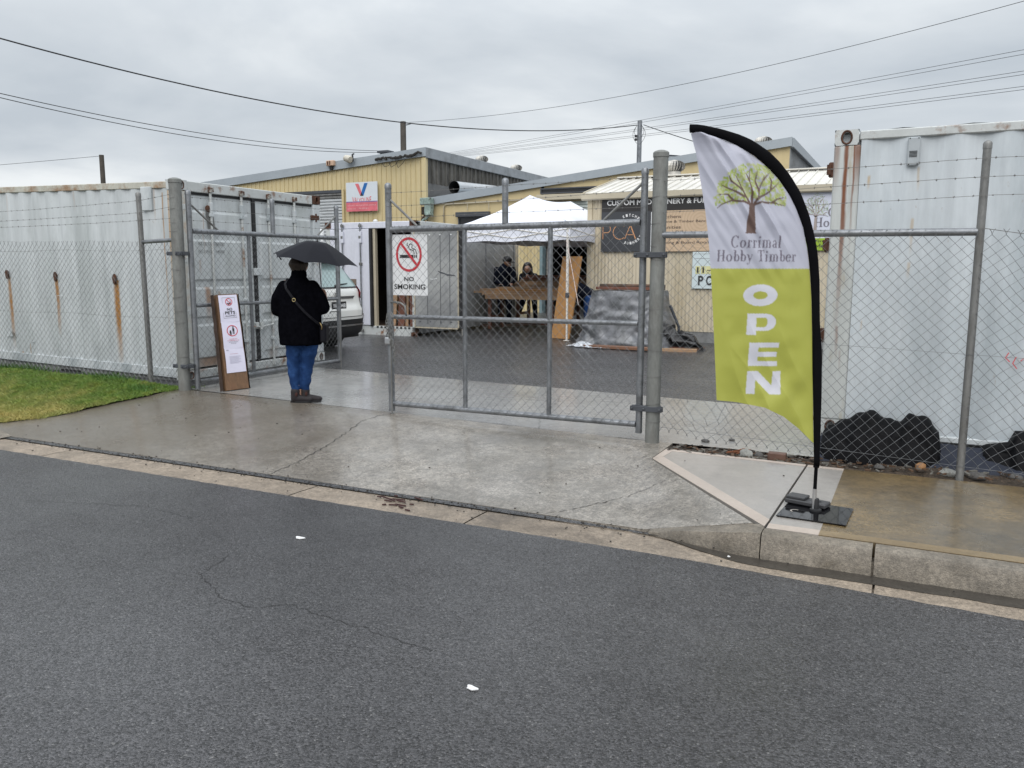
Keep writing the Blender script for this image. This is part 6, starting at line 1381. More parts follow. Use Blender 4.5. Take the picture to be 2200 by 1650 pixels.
for x, y, z, rx, ry, rz in ((-.12, -.10, .78, .07, .05, .14), (.07, -.10, .76, .08, .05, .14), (-.02, -.12, 1.14, .12, .03, .10)): c.ball((x, y, z), (rx, ry, rz), 14, 8)
c = remesh(c, .011, 3)
def wr(x, y, z): 
    k = .006*noise.noise(Vector((x*9, y*9, z*5)))+.004*noise.noise(Vector((x*22, y*22, z*9))); r = math.hypot(x, y) or 1
    fold = .007*math.sin(math.atan2(y, x)*7+z*3)*sm(1.0, .64, z)
    return x+(k+fold)*x/r, y+(k+fold)*y/r, z+.4*k
c.warp(wr); c.build('coat', WOOL, WM, True, local=True)
m = MB(); loft(m, [(-.02, .012, 1.36, .084, .080), (-.02, .014, 1.40, .080, .076), (-.02, .014, 1.432, .070, .070), (-.02, .014, 1.428, .060, .060)], 24); m.build('collar', WOOL, WM, 40, local=True)
j = MB()
for hip, th, kn, cf, an in (((-.085, 0, .74), (-.098, 0, .60), (-.112, .01, .43), (-.108, .0, .28), (-.098, .005, .155)), ((.078, 0, .74), (.070, .01, .60), (.036, .03, .43), (.016, .035, .28), (.0, .04, .155))):
    chainc(j, [hip, th, kn, cf, an], [.100, .090, .068, .058, .047], 16)
j = remesh(j, .011, 2)
j.warp(lambda x, y, z: (x+.005*math.sin(z*60+x*10)*sm(.5, .4, abs(z-.40)*1.3)*.7+.004*noise.noise(Vector((x*20, y*20, z*14))), y+.004*noise.noise(Vector((x*18, y*20, z*20))), z)); j.build('jeans', DENIM, WM, True, local=True)
for ax_, ay_ in ((-.098, .0), (-.002, .045)):
    f = MB(); chainc(f, [(ax_, ay_, .125), (ax_-.005, ay_, .055)], [.050, .046], 14); chainc(f, [(ax_-.012, ay_, .04), (ax_+.04, ay_+.006, .042), (ax_+.10, ay_+.015, .036), (ax_+.150, ay_+.02, .032)], [.040, .042, .036, .030], 14)
    f = remesh(f, .008, 2); f.warp(lambda x, y, z: (x, y, max(z, .004))); bt = f.build('boot', BOOT, WM, True, local=True)
    f = MB(); loft(f, [(ax_+.055, ay_+.008, .0, .115, .040), (ax_+.055, ay_+.008, .02, .117, .042)], 20); f.build('sole', BLACK, bt, 40, local=True)
    f = MB(); f.ball((ax_+.012, ay_-.034, .098), (.022, .014, .034), 12, 8); f.build('elastic_gusset', BOOTE, bt, True, local=True)
h = MB(); h.ball((-.022, .025, 1.485), (.098, .104, .095), 18, 12)
for i in range(26):
    a = R_(170+200*i/25); x, y = -.022+.086*math.cos(a), .015+.080*math.sin(a); z = 1.41+.014*math.sin(i*2.1)+.010*(i % 3); h.cap((x, y, 1.49), (-.022+(x+.022)*.70, y*.74, z), .020, .008, 8)
h = remesh(h, .008, 2); h.warp(lambda x, y, z: (x+.006*noise.noise(Vector((x*60, y*60, z*8))), y+.006*noise.noise(Vector((x*60, y*60, z*8+5))), z)); h.build('hair', HAIR, WM, True, local=True)
# shoulder bag
BG = thing('shoulder_bag', 'small black shoulder bag hanging at her right hip from a diagonal strap', 'bag', wp, YAW)
SP_ = [(-.135, -.02, 1.335), (-.138, -.105, 1.285), (-.115, -.155, 1.235), (-.06, -.173, 1.16), (.0, -.182, 1.08), (.07, -.180, 1.0), (.14, -.168, .93), (.195, -.13, .875), (.225, -.09, .84)]
m = MB()
P = [Vector(p) for p in SP_]; V = []
for i, p in enumerate(P):
    t = (P[min(i+1, 8)]-P[max(i-1, 0)]).normalized(); nn_ = Vector((p.x*.2, -1, 0)).normalized() if i > 0 else Vector((0, 0, 1)); sd_ = t.cross(nn_).normalized()*.0125; V += [p+sd_, p-sd_, p-sd_+nn_*.004, p+sd_+nn_*.004]
m.add(V, [(i*4+k, i*4+(k+1) % 4, (i+1)*4+(k+1) % 4, (i+1)*4+k) for i in range(8) for k in range(4)]); m.build('strap', LEATHB, BG, local=True)
m = MB(); m.tube([(-.030+.017*math.cos(a), -.190, 1.118+.017*math.sin(a)) for a in [2*math.pi*i/12 for i in range(13)]], .0035, 6, False); m.build('buckle', mat('brass', (.5, .4, .2), .3, .8), BG, True, local=True)
m = MB(); m.bbox(.205, .275, -.10, .06, .66, .86, .02); m.build('pouch', LEATHB, BG, 30, local=True); m = MB(); m.tube([(.21, -.10, .875), (.225, -.108, .86), (.235, -.104, .83), (.23, -.10, .80)], .006, 6); m.build('clip', mat('gold_clip', (.45, .33, .15), .3, .8), BG, True, local=True)
# umbrella
UM = thing('umbrella', 'dark grey compact umbrella tilted to the right over the woman', 'umbrella', wp, YAW)
UC = Vector((.185, .02, 1.725)); tl = R_(8.5); RU = .44
def um(a, t, extra=0):
    "point on the canopy: a azimuth, t 0 centre .. 1 rim"
    nb = 8; seg = 2*math.pi/nb; q = (a/seg) % 1; valley = math.sin(math.pi*q); r = RU*t*(math.cos(math.pi/8)/math.cos((q-.5)*seg))*(1-.02*valley*t)*1.03; z = -.190*max(0, (t-.22)/.78)**1.2-.006*t+.016*valley*t*t+extra
    x, y = r*math.cos(a), r*math.sin(a); x2 = x*math.cos(tl)+z*math.sin(tl); z2 = -x*math.sin(tl)+z*math.cos(tl); ty = R_(3.5); y2 = y*math.cos(ty)-z2*math.sin(ty); z3 = y*math.sin(ty)+z2*math.cos(ty); return UC+Vector((x2, y2, z3))
m = MB(); na, nt_ = 96, 12; o = len(m.v); V = [um(2*math.pi*i/na, t/nt_) for t in range(nt_+1) for i in range(na)]
m.add(V, [(t*na+i, t*na+(i+1) % na, (t+1)*na+(i+1) % na, (t+1)*na+i) for t in range(nt_) for i in range(na)])
UF = mat('wet_umbrella_nylon', (.0085, .009, .013), .6, 0, .12, 8, .1, 60, bump=.0006, bs=90, spec=.12)
m.build('canopy', UF, UM, True, local=True)
for i in range(8):
    a = 2*math.pi*i/8+0; aa = a; m = MB(); m.tube([um(aa, t/8, -.006) for t in range(9)], .0022, 5); m.build('rib', STEELD, UM, local=True)
    m = MB(); m.rod(um(0, 0, -.20), um(aa, .5, -.008), .0018, 5); m.build('strut', STEELD, UM, local=True)
m = MB(); m.rod(um(0, 0, .02), (.182, .19, 1.08), .005, 8); m.build('shaft', STEELD, UM, 40, local=True); m = MB(); m.rod((.182, .19, 1.12), (.180, .195, 1.04), .013, 10); m.build('grip', BLACK, UM, 40, local=True)
m = MB(); p0 = um(math.pi-.08, .96); m.tube([p0, p0+Vector((.015, -.01, -.04)), p0+Vector((.045, -.015, -.075))], [.006, .005, .009], 6); m.build('closure_strap', UF, UM, local=True)
m = MB(); m.lathe([(.012, 0), (.008, .02), (.003, .03)], um(0, 0), 8); m.build('ferrule', BLACK, UM, local=True)

# people under the canopy
def simple_person(name, label, loc_, rz, topm, legm, skinm, hairm, pose, shoe):
    t = thing(name, label, 'person', loc_, rz); b = MB(); hd = Vector(pose['head']); fw = Vector(pose['face']); face(b, hd, .112, fw); b.cap(Vector(pose['neck']), hd-Vector((0, 0, .06)), .058, .055)
    chainc(b, pose['spine'], [.12, .12, .13, .10]); 
    for L_ in pose['legs']: chainc(b, L_, [.08, .055, .042]); f0 = Vector(L_[-1]); d = Vector(pose['toe']); chainc(b, [f0+Vector((0, 0, -.03)), f0+Vector((0, 0, -.03))+d*.16], [.038, .03])
    for A_ in pose['arms']: chainc(b, A_[:3], [.052, .042, .033]); hand(b, A_[2], A_[3], A_[4], .5)
    remesh(b, .014, 2).build('body', skinm, t, True, local=True)
    c = MB(); chainc(c, pose['spine'], [.165, .155, .175, .13], 16)
    for s in (-1, 1): pass
    for A_ in pose['arms']: chainc(c, [pose['spine'][2]]+list(A_[:3]), [.12, .078, .062, .048], 12)
    c = remesh(c, .016, 3); c.warp(lambda x, y, z: (x+.008*noise.noise(Vector((x*9, y*9, z*8))), y+.008*noise.noise(Vector((x*9+4, y*9, z*8))), z)); c.build('jacket', topm, t, True, local=True)
    j = MB()
    for L_ in pose['legs']: chainc(j, [pose['spine'][0]]+[L_[0], L_[1], Vector(L_[2])+Vector((0, 0, .04))], [.13, .105, .075, .058], 12)
    remesh(j, .016, 2).build('trousers', legm, t, True, local=True)
    for L_ in pose['legs']: f = MB(); f0 = Vector(L_[-1]); d = Vector(pose['toe']); chainc(f, [f0+Vector((0, 0, .01)), f0+Vector((0, 0, -.02)), f0+Vector((0, 0, -.035))+d*.17], [.052, .052, .04], 10); f = remesh(f, .012, 1); zmin = -loc_[2]*0; f.build('shoe', shoe, t, True, local=True)
    return t, hd, fw
ps = dict(head=(.06, -.04, 1.56), face=(.75, -.55, -.45), neck=(0, 0, 1.42), spine=[(-.02, .02, .92), (-.02, .02, 1.10), (-.02, .0, 1.30), (-.0, 0, 1.40)], legs=[[(-.10, .02, .88), (-.11, .0, .48), (-.12, .02, .08)], [(.08, .02, .88), (.10, -.02, .48), (.10, .0, .08)]], toe=(.5, -.8, 0),
          arms=[[(-.21, 0, 1.36), (-.25, -.03, 1.10), (-.12, -.28, 1.02), (.3, -.9, -.2), (1, 0, 0)], [(.19, 0, 1.36), (.24, -.08, 1.12), (.16, -.32, 1.04), (0, -1, -.2), (-1, 0, 0)]])
A1, hd, fw = simple_person('person', 'man in black jacket and cap looking down beside the grey container wall', (-9.02, 18.0, .235), YAW, NAVY, DENIMD, SKIND, HAIRD, ps, STEELD)
m = MB(); m.ball(hd+Vector((0, 0, .045)), (.118, .122, .09), 16, 8); m.build('cap', BLACK, A1, True, local=True); m = MB(); fwd = Vector((.75, -.55, -.22)).normalized(); m.obox(hd+fwd*.13+Vector((0, 0, .02)), fwd*.055, fwd.cross(Vector((0, 0, 1))).normalized()*.065, Vector((0, 0, .006))); m.build('cap_peak', BLACK, A1, local=True)
eyes(A1, hd, .112, fw)
pw = dict(head=(-.02, -.20, 1.40), face=(-.15, -1, .02), neck=(0, -.12, 1.26), spine=[(.05, .05, .88), (.03, .02, 1.0), (0, -.08, 1.15), (0, -.10, 1.24)], legs=[[(-.04, .05, .86), (-.16, -.02, .48), (-.28, .02, .08)], [(.14, .05, .86), (.17, .0, .48), (.20, .06, .08)]], toe=(-.4, -.8, 0),
          arms=[[(-.16, -.08, 1.20), (-.20, -.20, 1.02), (-.04, -.34, 1.10), (.1, -.1, 1), (1, 0, 0)], [(.18, -.08, 1.20), (.26, -.24, 1.05), (.10, -.40, 1.03), (-1, -.2, 0), (0, -1, 0)]])
A2, hd, fw = simple_person('person', 'woman with long dark hair leaning on the timber stack and looking this way', (-9.02, 19.35, .235), YAW, NAVY, DENIMD, SKIN, HAIRD, pw, WHITEP)
m = MB(); m.ball(hd+Vector((0, .030, .045)), (.118, .118, .118), 16, 10)
for s in (-1, 1): m.cap(hd+Vector((s*.09, .03, .02)), hd+Vector((s*.11, .0, -.22)), .045, .035, 10)
m.cap(hd+Vector((0, .08, 0)), hd+Vector((0, .07, -.2)), .08, .06); remesh(m, .012, 2).build('hair', HAIRD, A2, True, local=True); eyes(A2, hd, .112, fw)
pb = dict(head=(-.38, -.05, .95), face=(-.8, -.2, -.6), neck=(-.28, 0, 1.0), spine=[(.05, .02, .88), (-.06, .02, .95), (-.20, 0, 1.0), (-.26, 0, 1.0)], legs=[[(.04, -.07, .82), (.02, -.10, .46), (.06, -.08, .08)], [(.05, .10, .82), (.03, .12, .46), (.08, .12, .08)]], toe=(-1, 0, 0),
          arms=[[(-.22, -.15, .98), (-.30, -.20, .76), (-.42, -.18, .60), (-.4, 0, -1), (0, 1, 0)], [(-.22, .15, .98), (-.30, .2, .76), (-.42, .18, .60), (-.4, 0, -1), (0, -1, 0)]])
A3, hd, fw = simple_person('person', 'person in blue jeans bending down between the leaning board and the tarpaulin', (-6.12, 16.0, .195), YAW, NAVY, DENIM, SKIN, HAIRD, pb, STEELD)
m = MB(); m.ball(hd+Vector((.03, 0, .03)), (.115, .11, .115), 16, 10); m.build('hair', HAIRD, A3, True, local=True)

# ------------------------------------------------------------------ parked car behind the left container
CARX, CARY, CARZ = -8.62, 11.06, .21
CR = thing('parked_car', 'white hatch-tailed family car seen from behind, parked beyond the open gate leaf', 'car', (CARX, CARY, CARZ), math.pi)
CW = mat('white_car_paint', (.80, .80, .77), .22, 0, .02, 2, coat=.6); CG = mat('car_glass', (.30, .40, .40), .06, 0, .1, 1.5); CB = mat('car_black_trim', (.02, .02, .022), .5); CHR = mat('chrome', (.6, .6, .6), .15, .9); TAIL = mat('tail_lamp_red', (.62, .03, .05), .2, coat=.5); TAILD = mat('tail_lamp_dark', (.05, .02, .03), .2, coat=.5)
# local frame: x forward (nose), y to its left, z up. After the half turn the tail faces +X
def xr(z): return np.interp(z, [.25, .35, .55, .72, .80, 1.02, 1.10, 1.52, 1.62, 1.70], [.10, .03, .0, .01, .07, .10, .14, .46, .55, .75])
def xf(z): return np.interp(z, [.25, .45, .70, .95, 1.00, 1.05, 1.55, 1.70], [4.5, 4.62, 4.60, 4.35, 3.55, 3.40, 2.6, 2.1])
def hw(z): return np.interp(z, [.25, .35, .6, .85, 1.02, 1.10, 1.40, 1.60, 1.70], [.84, .88, .91, .915, .90, .86, .74, .64, .45])
def ringz(z, n=48, inset=0):
    x0, x1, h_ = xr(z)+inset, xf(z)-inset, hw(z)-inset; cx, hx = (x0+x1)/2, (x1-x0)/2; P = []
    for i in range(n):
        a = 2*math.pi*i/n; c, s2 = math.cos(a), math.sin(a); e = .24
        P.append((cx+hx*math.copysign(abs(c)**e, c), h_*math.copysign(abs(s2)**(e+.1), s2), z))
    return P
zs = [.27, .33, .42, .52, .62, .70, .715, .78, .85, .93, 1.0, 1.06, 1.12, 1.2, 1.3, 1.4, 1.5, 1.57, 1.62, 1.66, 1.69]
m = MB(); n = 48; V = [p for z in zs for p in ringz(z)]; m.add(V, [(i*n+j, i*n+(j+1) % n, (i+1)*n+(j+1) % n, (i+1)*n+j) for i in range(len(zs)-1) for j in range(n)]+[tuple(range(n-1, -1, -1)), tuple(range((len(zs)-1)*n, len(zs)*n))])
m.m = [1 if max(m.v[i][2] for i in f) < .525 else 0 for f in m.f]; m.build('body', [CW, CB], CR, 35, local=True)
def rearpt(y, z, off=-.006):
    h_ = hw(z); x0, x1 = xr(z), xf(z); cx, hx = (x0+x1)/2, (x1-x0)/2; s2 = min(1, (abs(y)/h_))**(1/.34); c = math.sqrt(max(0, 1-min(1, s2)**2)); return (cx-hx*(c**.24)+off, y, z)
def rearpatch(poly_rows, off=-.008):
    m = MB(); V = []; n = 16
    for z, ya, yb in poly_rows:
        for i in range(n+1): V.append(rearpt(ya+(yb-ya)*i/n, z, off))
    k = n+1; m.add(V, [(j*k+i, j*k+i+1, (j+1)*k+i+1, (j+1)*k+i) for j in range(len(poly_rows)-1) for i in range(n)]); return m
rearpatch([(z, -np.interp(z, [1.10, 1.5], [.70, .56]), np.interp(z, [1.10, 1.5], [.70, .56])) for z in np.linspace(1.11, 1.50, 8)], -.012).build('rear_window', CG, CR, True, local=True)
rearpatch([(z, -np.interp(z, [1.08, 1.54], [.76, .60]), np.interp(z, [1.08, 1.54], [.76, .60])) for z in np.linspace(1.085, 1.53, 8)], -.006).build('window_border', CB, CR, True, local=True)
for s in (-1, 1):
    rearpatch([(z, s*np.interp(z, [.88, .98, 1.14], [.76, .66, .74]), s*np.interp(z, [.88, 1.0, 1.14], [.88, .895, .84])) for z in np.linspace(.90, 1.14, 6)], -.034).build('tail_light', TAIL, CR, True, local=True)
    rearpatch([(z, s*.76, s*.85) for z in np.linspace(.82, .90, 4)], -.018).build('lamp_corner', TAILD, CR, True, local=True)
rearpatch([(z, -.87, .87) for z in np.linspace(.30, .56, 6)], -.014).build('bumper_trim', CB, CR, True, local=True)
rearpatch([(z, -.80, .80) for z in np.linspace(.445, .475, 2)], -.028).build('chrome_strip', CHR, CR, True, local=True)
rearpatch([(z, -.60, .60) for z in (.60, .61)], -.010).build('tailgate_gap', CB, CR, local=True)
for s in (-1, 1): m = MB(); m.tube([rearpt(s*np.interp(z, [.61, .8, .86], [.62, .72, .76]), z, -.006) for z in (.61, .7, .8, .86)], .005, 5); m.build('tailgate_gap', CB, CR, local=True)
m = MB(); a = rearpt(0, .935, -.03)
V = [rearpt(y, z, -.012-.03*(z > .93)) for z in (.905, .925, .945, .955) for y in np.linspace(-.45, .45, 9)]; m.add(V, [(j*9+i, j*9+i+1, (j+1)*9+i+1, (j+1)*9+i) for j in range(3) for i in range(8)]); m.build('grab_strip', mat('brushed_trim', (.32, .32, .32), .35, .6), CR, True, local=True)
m = MB(); px_ = rearpt(0, .8)[0]-.02; m.box(px_-.012, px_, -.186, .186, .735, .865); pl = m.build('licence_plate', mat('black_plate', (.015, .015, .018), .4), CR, local=True)
for s, ya, yb in (('WA', .165, .075), ('048', -.005, -.165)):
    v, f = fit(s, 0, 1, 0, 1, .03); m = MB(); m.add([(px_-.014, ya+(yb-ya)*x, .765+.07*z) for x, z in v], f); m.build('plate_lettering', WHITEL, pl, local=True)
m = MB(); bx_ = rearpt(0, 1.0)[0]-.015; m.tube([(bx_-.0, .05*math.cos(a), 1.0+.05*math.sin(a)) for a in [2*math.pi*i/20 for i in range(21)]], .007, 6, False); bd = m.build('badge', CHR, CR, True, local=True); m = MB(); m.box(bx_-.006, bx_+.004, -.058, .058, .991, 1.009); m.build('badge_bar', CHR, bd, local=True)
m = MB(); m.bbox(.30, .62, -.58, .58, 1.545, 1.575, .012); m.warp(lambda x, y, z: (x+.18*(abs(y)/.6)**2*0, y, z)); m.build('spoiler', CW, CR, 30, local=True)
m = MB(); m.box(.305, .32, -.2, .2, 1.525, 1.545); m.build('high_brake_light', TAILD, CR, local=True)
m = MB(); m.tube([rearpt(-.02, 1.125, -.03), rearpt(-.18, 1.15, -.03), rearpt(-.40, 1.165, -.03)], [.02, .012, .006], 6); m.build('wiper', CB, CR, True, local=True)
m = MB(); V = []
for s in (-1, 1):
    rows = [(z, xr(z)+.62-.1*(z-1.1), xf(z)-.35) for z in np.linspace(1.10, 1.50, 5)]; V = [(x, s*(hw(z)+.004), z) for z, a, b in rows for x in np.linspace(a, b, 8)]
    m = MB(); m.add(V, [(j*8+i, j*8+i+1, (j+1)*8+i+1, (j+1)*8+i) for j in range(4) for i in range(7)]); m.build('side_window', CG, CR, True, local=True)
    m = MB(); m.rod((1.0, s*.60, 1.70), (2.9, s*.60, 1.70), .018, 6); m.build('roof_rail', CB, CR, local=True)
for x in (.92, 3.62):
    for s in (-1, 1):
        m = MB(); m.lathe([(.20, -.11), (.30, -.11), (.335, -.08), (.34, 0), (.335, .08), (.30, .11), (.20, .11)], (x, s*.80, .34), 28, (0, s, 0)); wl_ = m.build('wheel', mat('tyre_rubber', (.015, .015, .016), .75, bump=.004, bs=60), CR, 40, local=True)
        m = MB(); m.lathe([(.20, .02), (.195, .09), (.06, .07), (.01, .08)], (x, s*.80, .34), 24, (0, s, 0)); m.build('rim', mat('alloy', (.35, .35, .36), .3, .7), wl_, 40, local=True)
m = MB(); m.box(.25, 4.4, -.8, .8, .22, .30); m.build('underbody', CB, CR, local=True)

# ------------------------------------------------------------------ timber yard under the canopy
def trestle(x, y, h, w_, label, rz=0):
    t = thing('trestle_table', label, 'table', (x, y, .235), rz, 'timber trestle tables under the canopy'); 
    m = MB(); m.bbox(-w_/2, w_/2, -.40, .40, h-.07, h-.03, .005); m.build('table_top', WOODM, t, local=True)
    for sx in (-w_/2+.18, w_/2-.35):
        for sy in (-.32, .32): m = MB(); m.bbox(sx-.035, sx+.035, sy-.035, sy+.035, 0, h-.07, .005); m.build('leg', WOODR, t, local=True)
        m = MB(); m.box(sx-.03, sx+.03, -.32, .32, .25, .31); m.build('stretcher', WOODR, t, local=True)
    m = MB(); m.box(-w_/2+.1, w_/2-.1, -.42, -.385, h-.16, h-.07); m.build('apron_rail', WOODM, t, local=True)
    return t
trestle(-7.95, 17.15, .86, 2.1, 'front trestle table loaded with sawn boards under the canopy')
trestle(-8.1, 18.75, 1.06, 1.9, 'rear trestle table carrying the dark red timber stack')
def board(x0, y0, z0, L_, w_, th, rz, mt, label, grp='boards lying on the tables', name='timber_board', cut=0):
    m = MB(); P = [(-L_/2, -w_/2), (L_/2, -w_/2), (L_/2, w_/2), (-L_/2+cut, w_/2)]; m.prism([(x, y, 0) for x, y in P], (0, 0, th)); o = m.build(name, mt); o.location = (x0, y0, z0); o.rotation_euler = (0, 0, rz); o['label'] = label; o['category'] = 'timber'; o['group'] = grp; return o
zt1, zt2 = .235+.83, .235+1.03
board(-8.05, 17.00, zt1, 2.5, .26, .05, .05, WOODM, 'pale sawn board along the front edge of the front table', cut=.2)
board(-8.35, 17.33, zt1, 2.2, .24, .045, -.04, WOODM, 'sawn board lying behind the front edge board on the front table')
board(-7.75, 17.05, zt1+.052, 2.0, .22, .045, .02, WOODL, 'honey-coloured board stacked second on the front table')
board(-8.25, 17.30, zt1+.052, 2.1, .2, .045, .10, WOODM, 'slanted board with its end jutting left off the front table', cut=.25)
board(-7.85, 17.12, zt1+.10, 1.8, .3, .04, -.02, WOODM, 'topmost wide board on the front table')
for k in range(4): board(-7.95+.06*k, 18.62+.05*(k % 2), zt2+.052*k, 2.0-.06*k, .3, .048, .02*(-1)**k, WOODR if k > 1 else WOODM, ['lowest board of the rear stack, pale brown', 'second board of the rear stack, pale brown', 'third board of the rear stack, dark red', 'top board of the rear stack, dark red'][k])
board(-7.9, 18.2, zt2-.12, 1.8, .2, .045, .03, WOODM, 'pale board on edge in front of the rear timber stack')
board(-7.85, 18.2, zt2-.07, 1.7, .16, .045, -.03, WOODM, 'second pale board in front of the rear timber stack')
board(-9.0, 18.6, .25, 2.4, .25, .05, 1.2, WOODD, 'dark board lying on the ground beside the grey container wall', 'boards lying on the ground')
board(-8.6, 17.9, .25, 2.0, .25, .05, .9, WOODD, 'dark board lying on the ground in front of the tables', 'boards lying on the ground')
board(-8.2, 18.4, .25, 1.8, .3, .10, .1, WOODR, 'reddish timber block on the ground under the tables', 'boards lying on the ground')
m = MB(); m.prism([(-6.72, 15.56, .20), (-6.30, 15.50, .20), (-6.07, 15.56, 1.88), (-6.50, 15.62, 1.88)], (.01, .035, 0)); single(m, 'timber_board', WOODL, 'tall light honey-coloured board leaning behind the white canopy leg', 'timber')

# ------------------------------------------------------------------ tarpaulin over a stack
TP = MB(); n = 150; rows = 34; tz = .17
def sq(a, hx, hy, e=.35): c, s2 = math.cos(a), math.sin(a); return hx*math.copysign(abs(c)**e, c), hy*math.copysign(abs(s2)**e, s2)
P = []
for j in range(rows+1):
    t = j/rows
    for i in range(n):
        a = 2*math.pi*i/n; x, y = sq(a, .64, .55); x2, y2 = sq(a, .93, .74, .5); f = t**1.1
        X = x+(x2-x)*f; Y = y+(y2-y)*f; z = 1.22-(1.22-tz)*t; r = math.hypot(X, Y); k = .055*t*(1-.3*t)
        dg_ = abs(noise.noise(Vector(((X+z*.8)*3.4, (z-X*.5)*1.3, 5)))); dg2 = abs(noise.noise(Vector(((X-z)*5, (z+X)*2, 15)))); fold = k*(noise.noise(Vector((a*3.2, t*1.5, 1)))*1.6)+.16*dg_*(.25+t)-.13*dg2*(.2+t)+.030*noise.noise(Vector((X*6, z*6, Y*5)))+.010*abs(noise.noise(Vector((X*15, z*15, Y*10))))
        if t > .9: fold += .07*(t-.9)/.1*noise.noise(Vector((a*5, 3, 3)))
        P.append((-4.90+X*(1+fold/r), 15.15+Y*(1+fold/r), z+.02*noise.noise(Vector((a*5, t*6, 9)))*(t > .03)))
ti = []
for j in range(9):
    for i in range(n): a = 2*math.pi*i/n; x, y = sq(a, .64*(1-j/9)+.001, .55*(1-j/9)+.001); ti.append((-4.90+x, 15.15+y, 1.222+.02*noise.noise(Vector((x*6, y*6, 3)))-.01*j/9))
TP.add(P, [(j*n+i, j*n+(i+1) % n, (j+1)*n+(i+1) % n, (j+1)*n+i) for j in range(rows) for i in range(n)]); TP.add(ti, [(j*n+i, (j+1)*n+i, (j+1)*n+(i+1) % n, j*n+(i+1) % n) for j in range(8) for i in range(n)])
TARP = mat('silver_tarpaulin', (.185, .19, .205), .40, .2, .25, 4, .05, 30, bump=.006, bs=9, tint=(.10, .105, .11), ts=5, tlo=.45, thi=.62)
single(TP, 'tarpaulin', TARP, 'crumpled silver-grey tarpaulin draped over a stack against the cream shed', 'tarpaulin', smooth=True)
m = MB(); P = []
for j in range(9):
    for i in range(41): s = i/40; P.append((-5.85+1.0*s, 14.42-.12*math.sin(s*2.5)-.05*j/2+.04*noise.noise(Vector((s*9, j, 1))), .19+.10*max(0, math.sin(s*math.pi*1.4))**2*math.sin(math.pi*j/8)+.03*abs(noise.noise(Vector((s*14, j*.7, 2))))))
m.add(P, [(j*41+i, j*41+i+1, (j+1)*41+i+1, (j+1)*41+i) for j in range(8) for i in range(40)]); single(m, 'tarpaulin_edge', mat('silver_tarp_edge', (.5, .52, .55), .3, .4, .2, 8, bump=.01, bs=20), 'loose bright silver tarpaulin edge spread on the asphalt by the canopy leg', 'tarpaulin', smooth=True)
for k, (x0, x1, y, z, h_, mt, lb) in enumerate(((-5.52, -4.25, 15.05, 1.235, .055, WOODR, 'lower reddish timber on top of the tarpaulin stack'), (-5.48, -4.35, 15.15, 1.292, .05, WOODD, 'dark weathered timber on top of the tarpaulin stack'), (-5.40, -4.28, 15.30, 1.235, .10, WOODD, 'rear weathered timber on top of the tarpaulin stack'))):
    m = MB(); m.bbox(x0, x1, y-.12, y+.12, z, z+h_, .006); m.warp(lambda x, y, z: (x, y, z+.01*noise.noise(Vector((x*4, y*4, z))))); single(m, 'timber_board', mt, lb, 'timber', 'weathered timber on the tarpaulin stack')
m = MB(); m.bbox(-5.45, -4.1, 14.13, 14.30, .175, .235, .008); single(m, 'timber_board', mat('wet_red_board', (.17, .085, .05), .5, 0, .25, 3, stretch=(.3, 1, 1)), 'wet reddish board lying on the asphalt in front of the tarpaulin', 'timber')
for k, (x, y, L_, w_, a, mt, lb) in enumerate(((-3.75, 14.55, .62, .16, .2, WOODM, 'short pale plank lying right of the tarpaulin foot'), (-3.95, 14.85, .5, .14, -.3, WOODR, 'short red offcut beside the tarpaulin foot'), (-3.6, 14.95, .4, .2, .9, WOODD, 'dark offcut lying against the shed plinth'))): board(x, y, .15+.0*k, L_, w_, .05, a, mt, lb, 'offcuts by the tarpaulin')
DPL = mat('black_plastic_sheet', (.003, .003, .004), .6, 0, .2, 8, bump=.003, bs=12, spec=.12)
m = MB(); P = []; n = 34
for j in range(13):
    for i in range(n): s = i/(n-1); h_ = (.55 if s < .3 else .35)*math.sin(math.pi*min(1, s*1.1+.05)); P.append((-4.25+1.05*s, 14.9+.25*noise.noise(Vector((s*5, j*.4, 1))), .14+h_*j/12*(1+.25*noise.noise(Vector((s*8, j*.5, 3))))))
m.add(P, [(j*n+i, j*n+i+1, (j+1)*n+i+1, (j+1)*n+i) for j in range(12) for i in range(n-1)]); single(m, 'plastic_sheet', mat('dark_grey_tarp', (.05, .05, .052), .5, .1, .3, 6, bump=.01, bs=14), 'dark crumpled sheet trailing from the right end of the tarpaulin stack', 'plastic sheet', smooth=True)
m = MB(); m.tube([(-3.95, 15.35, .16), (-3.97, 15.3, .55), (-4.12, 15.2, .95)], .03, 6); single(m, 'timber_prop', STEELD, 'dark sloping prop beside the tarpaulin stack at the shed wall', 'prop')

# ------------------------------------------------------------------ live-edge slab with notices, leaning on the open leaf
b0, b1 = Vector((-7.19, 7.02, .205)), Vector((-7.125, 7.30, .205)); t0, t1 = Vector((-7.47, 7.20, 1.315)), Vector((-7.42, 7.48, 1.32))
TS = thing('timber_slab', 'rough-edged dark timber slab propped on the open gate leaf, three notices pinned to it', 'timber slab', tuple((b0+b1)/2))
wv = (b1-b0); up = (t0-b0); nrm_ = up.cross(wv).normalized(); nrm_ = -nrm_ if nrm_.dot(Vector((1, -1, 0))) < 0 else nrm_
SLABW = mat('slab_face_timber', (.16, .088, .045), .6, 0, .25, 5, .2, 40, tint=(.12, .06, .03), ts=6, stretch=(1, 1, .15))
m = MB(); V = []; k = 24
def edge(t, side): return (.02 if side else 0)+.012*noise.noise(Vector((t*7, side*5, 2)))+.02*(1-t)**3*(1 if side else -1)
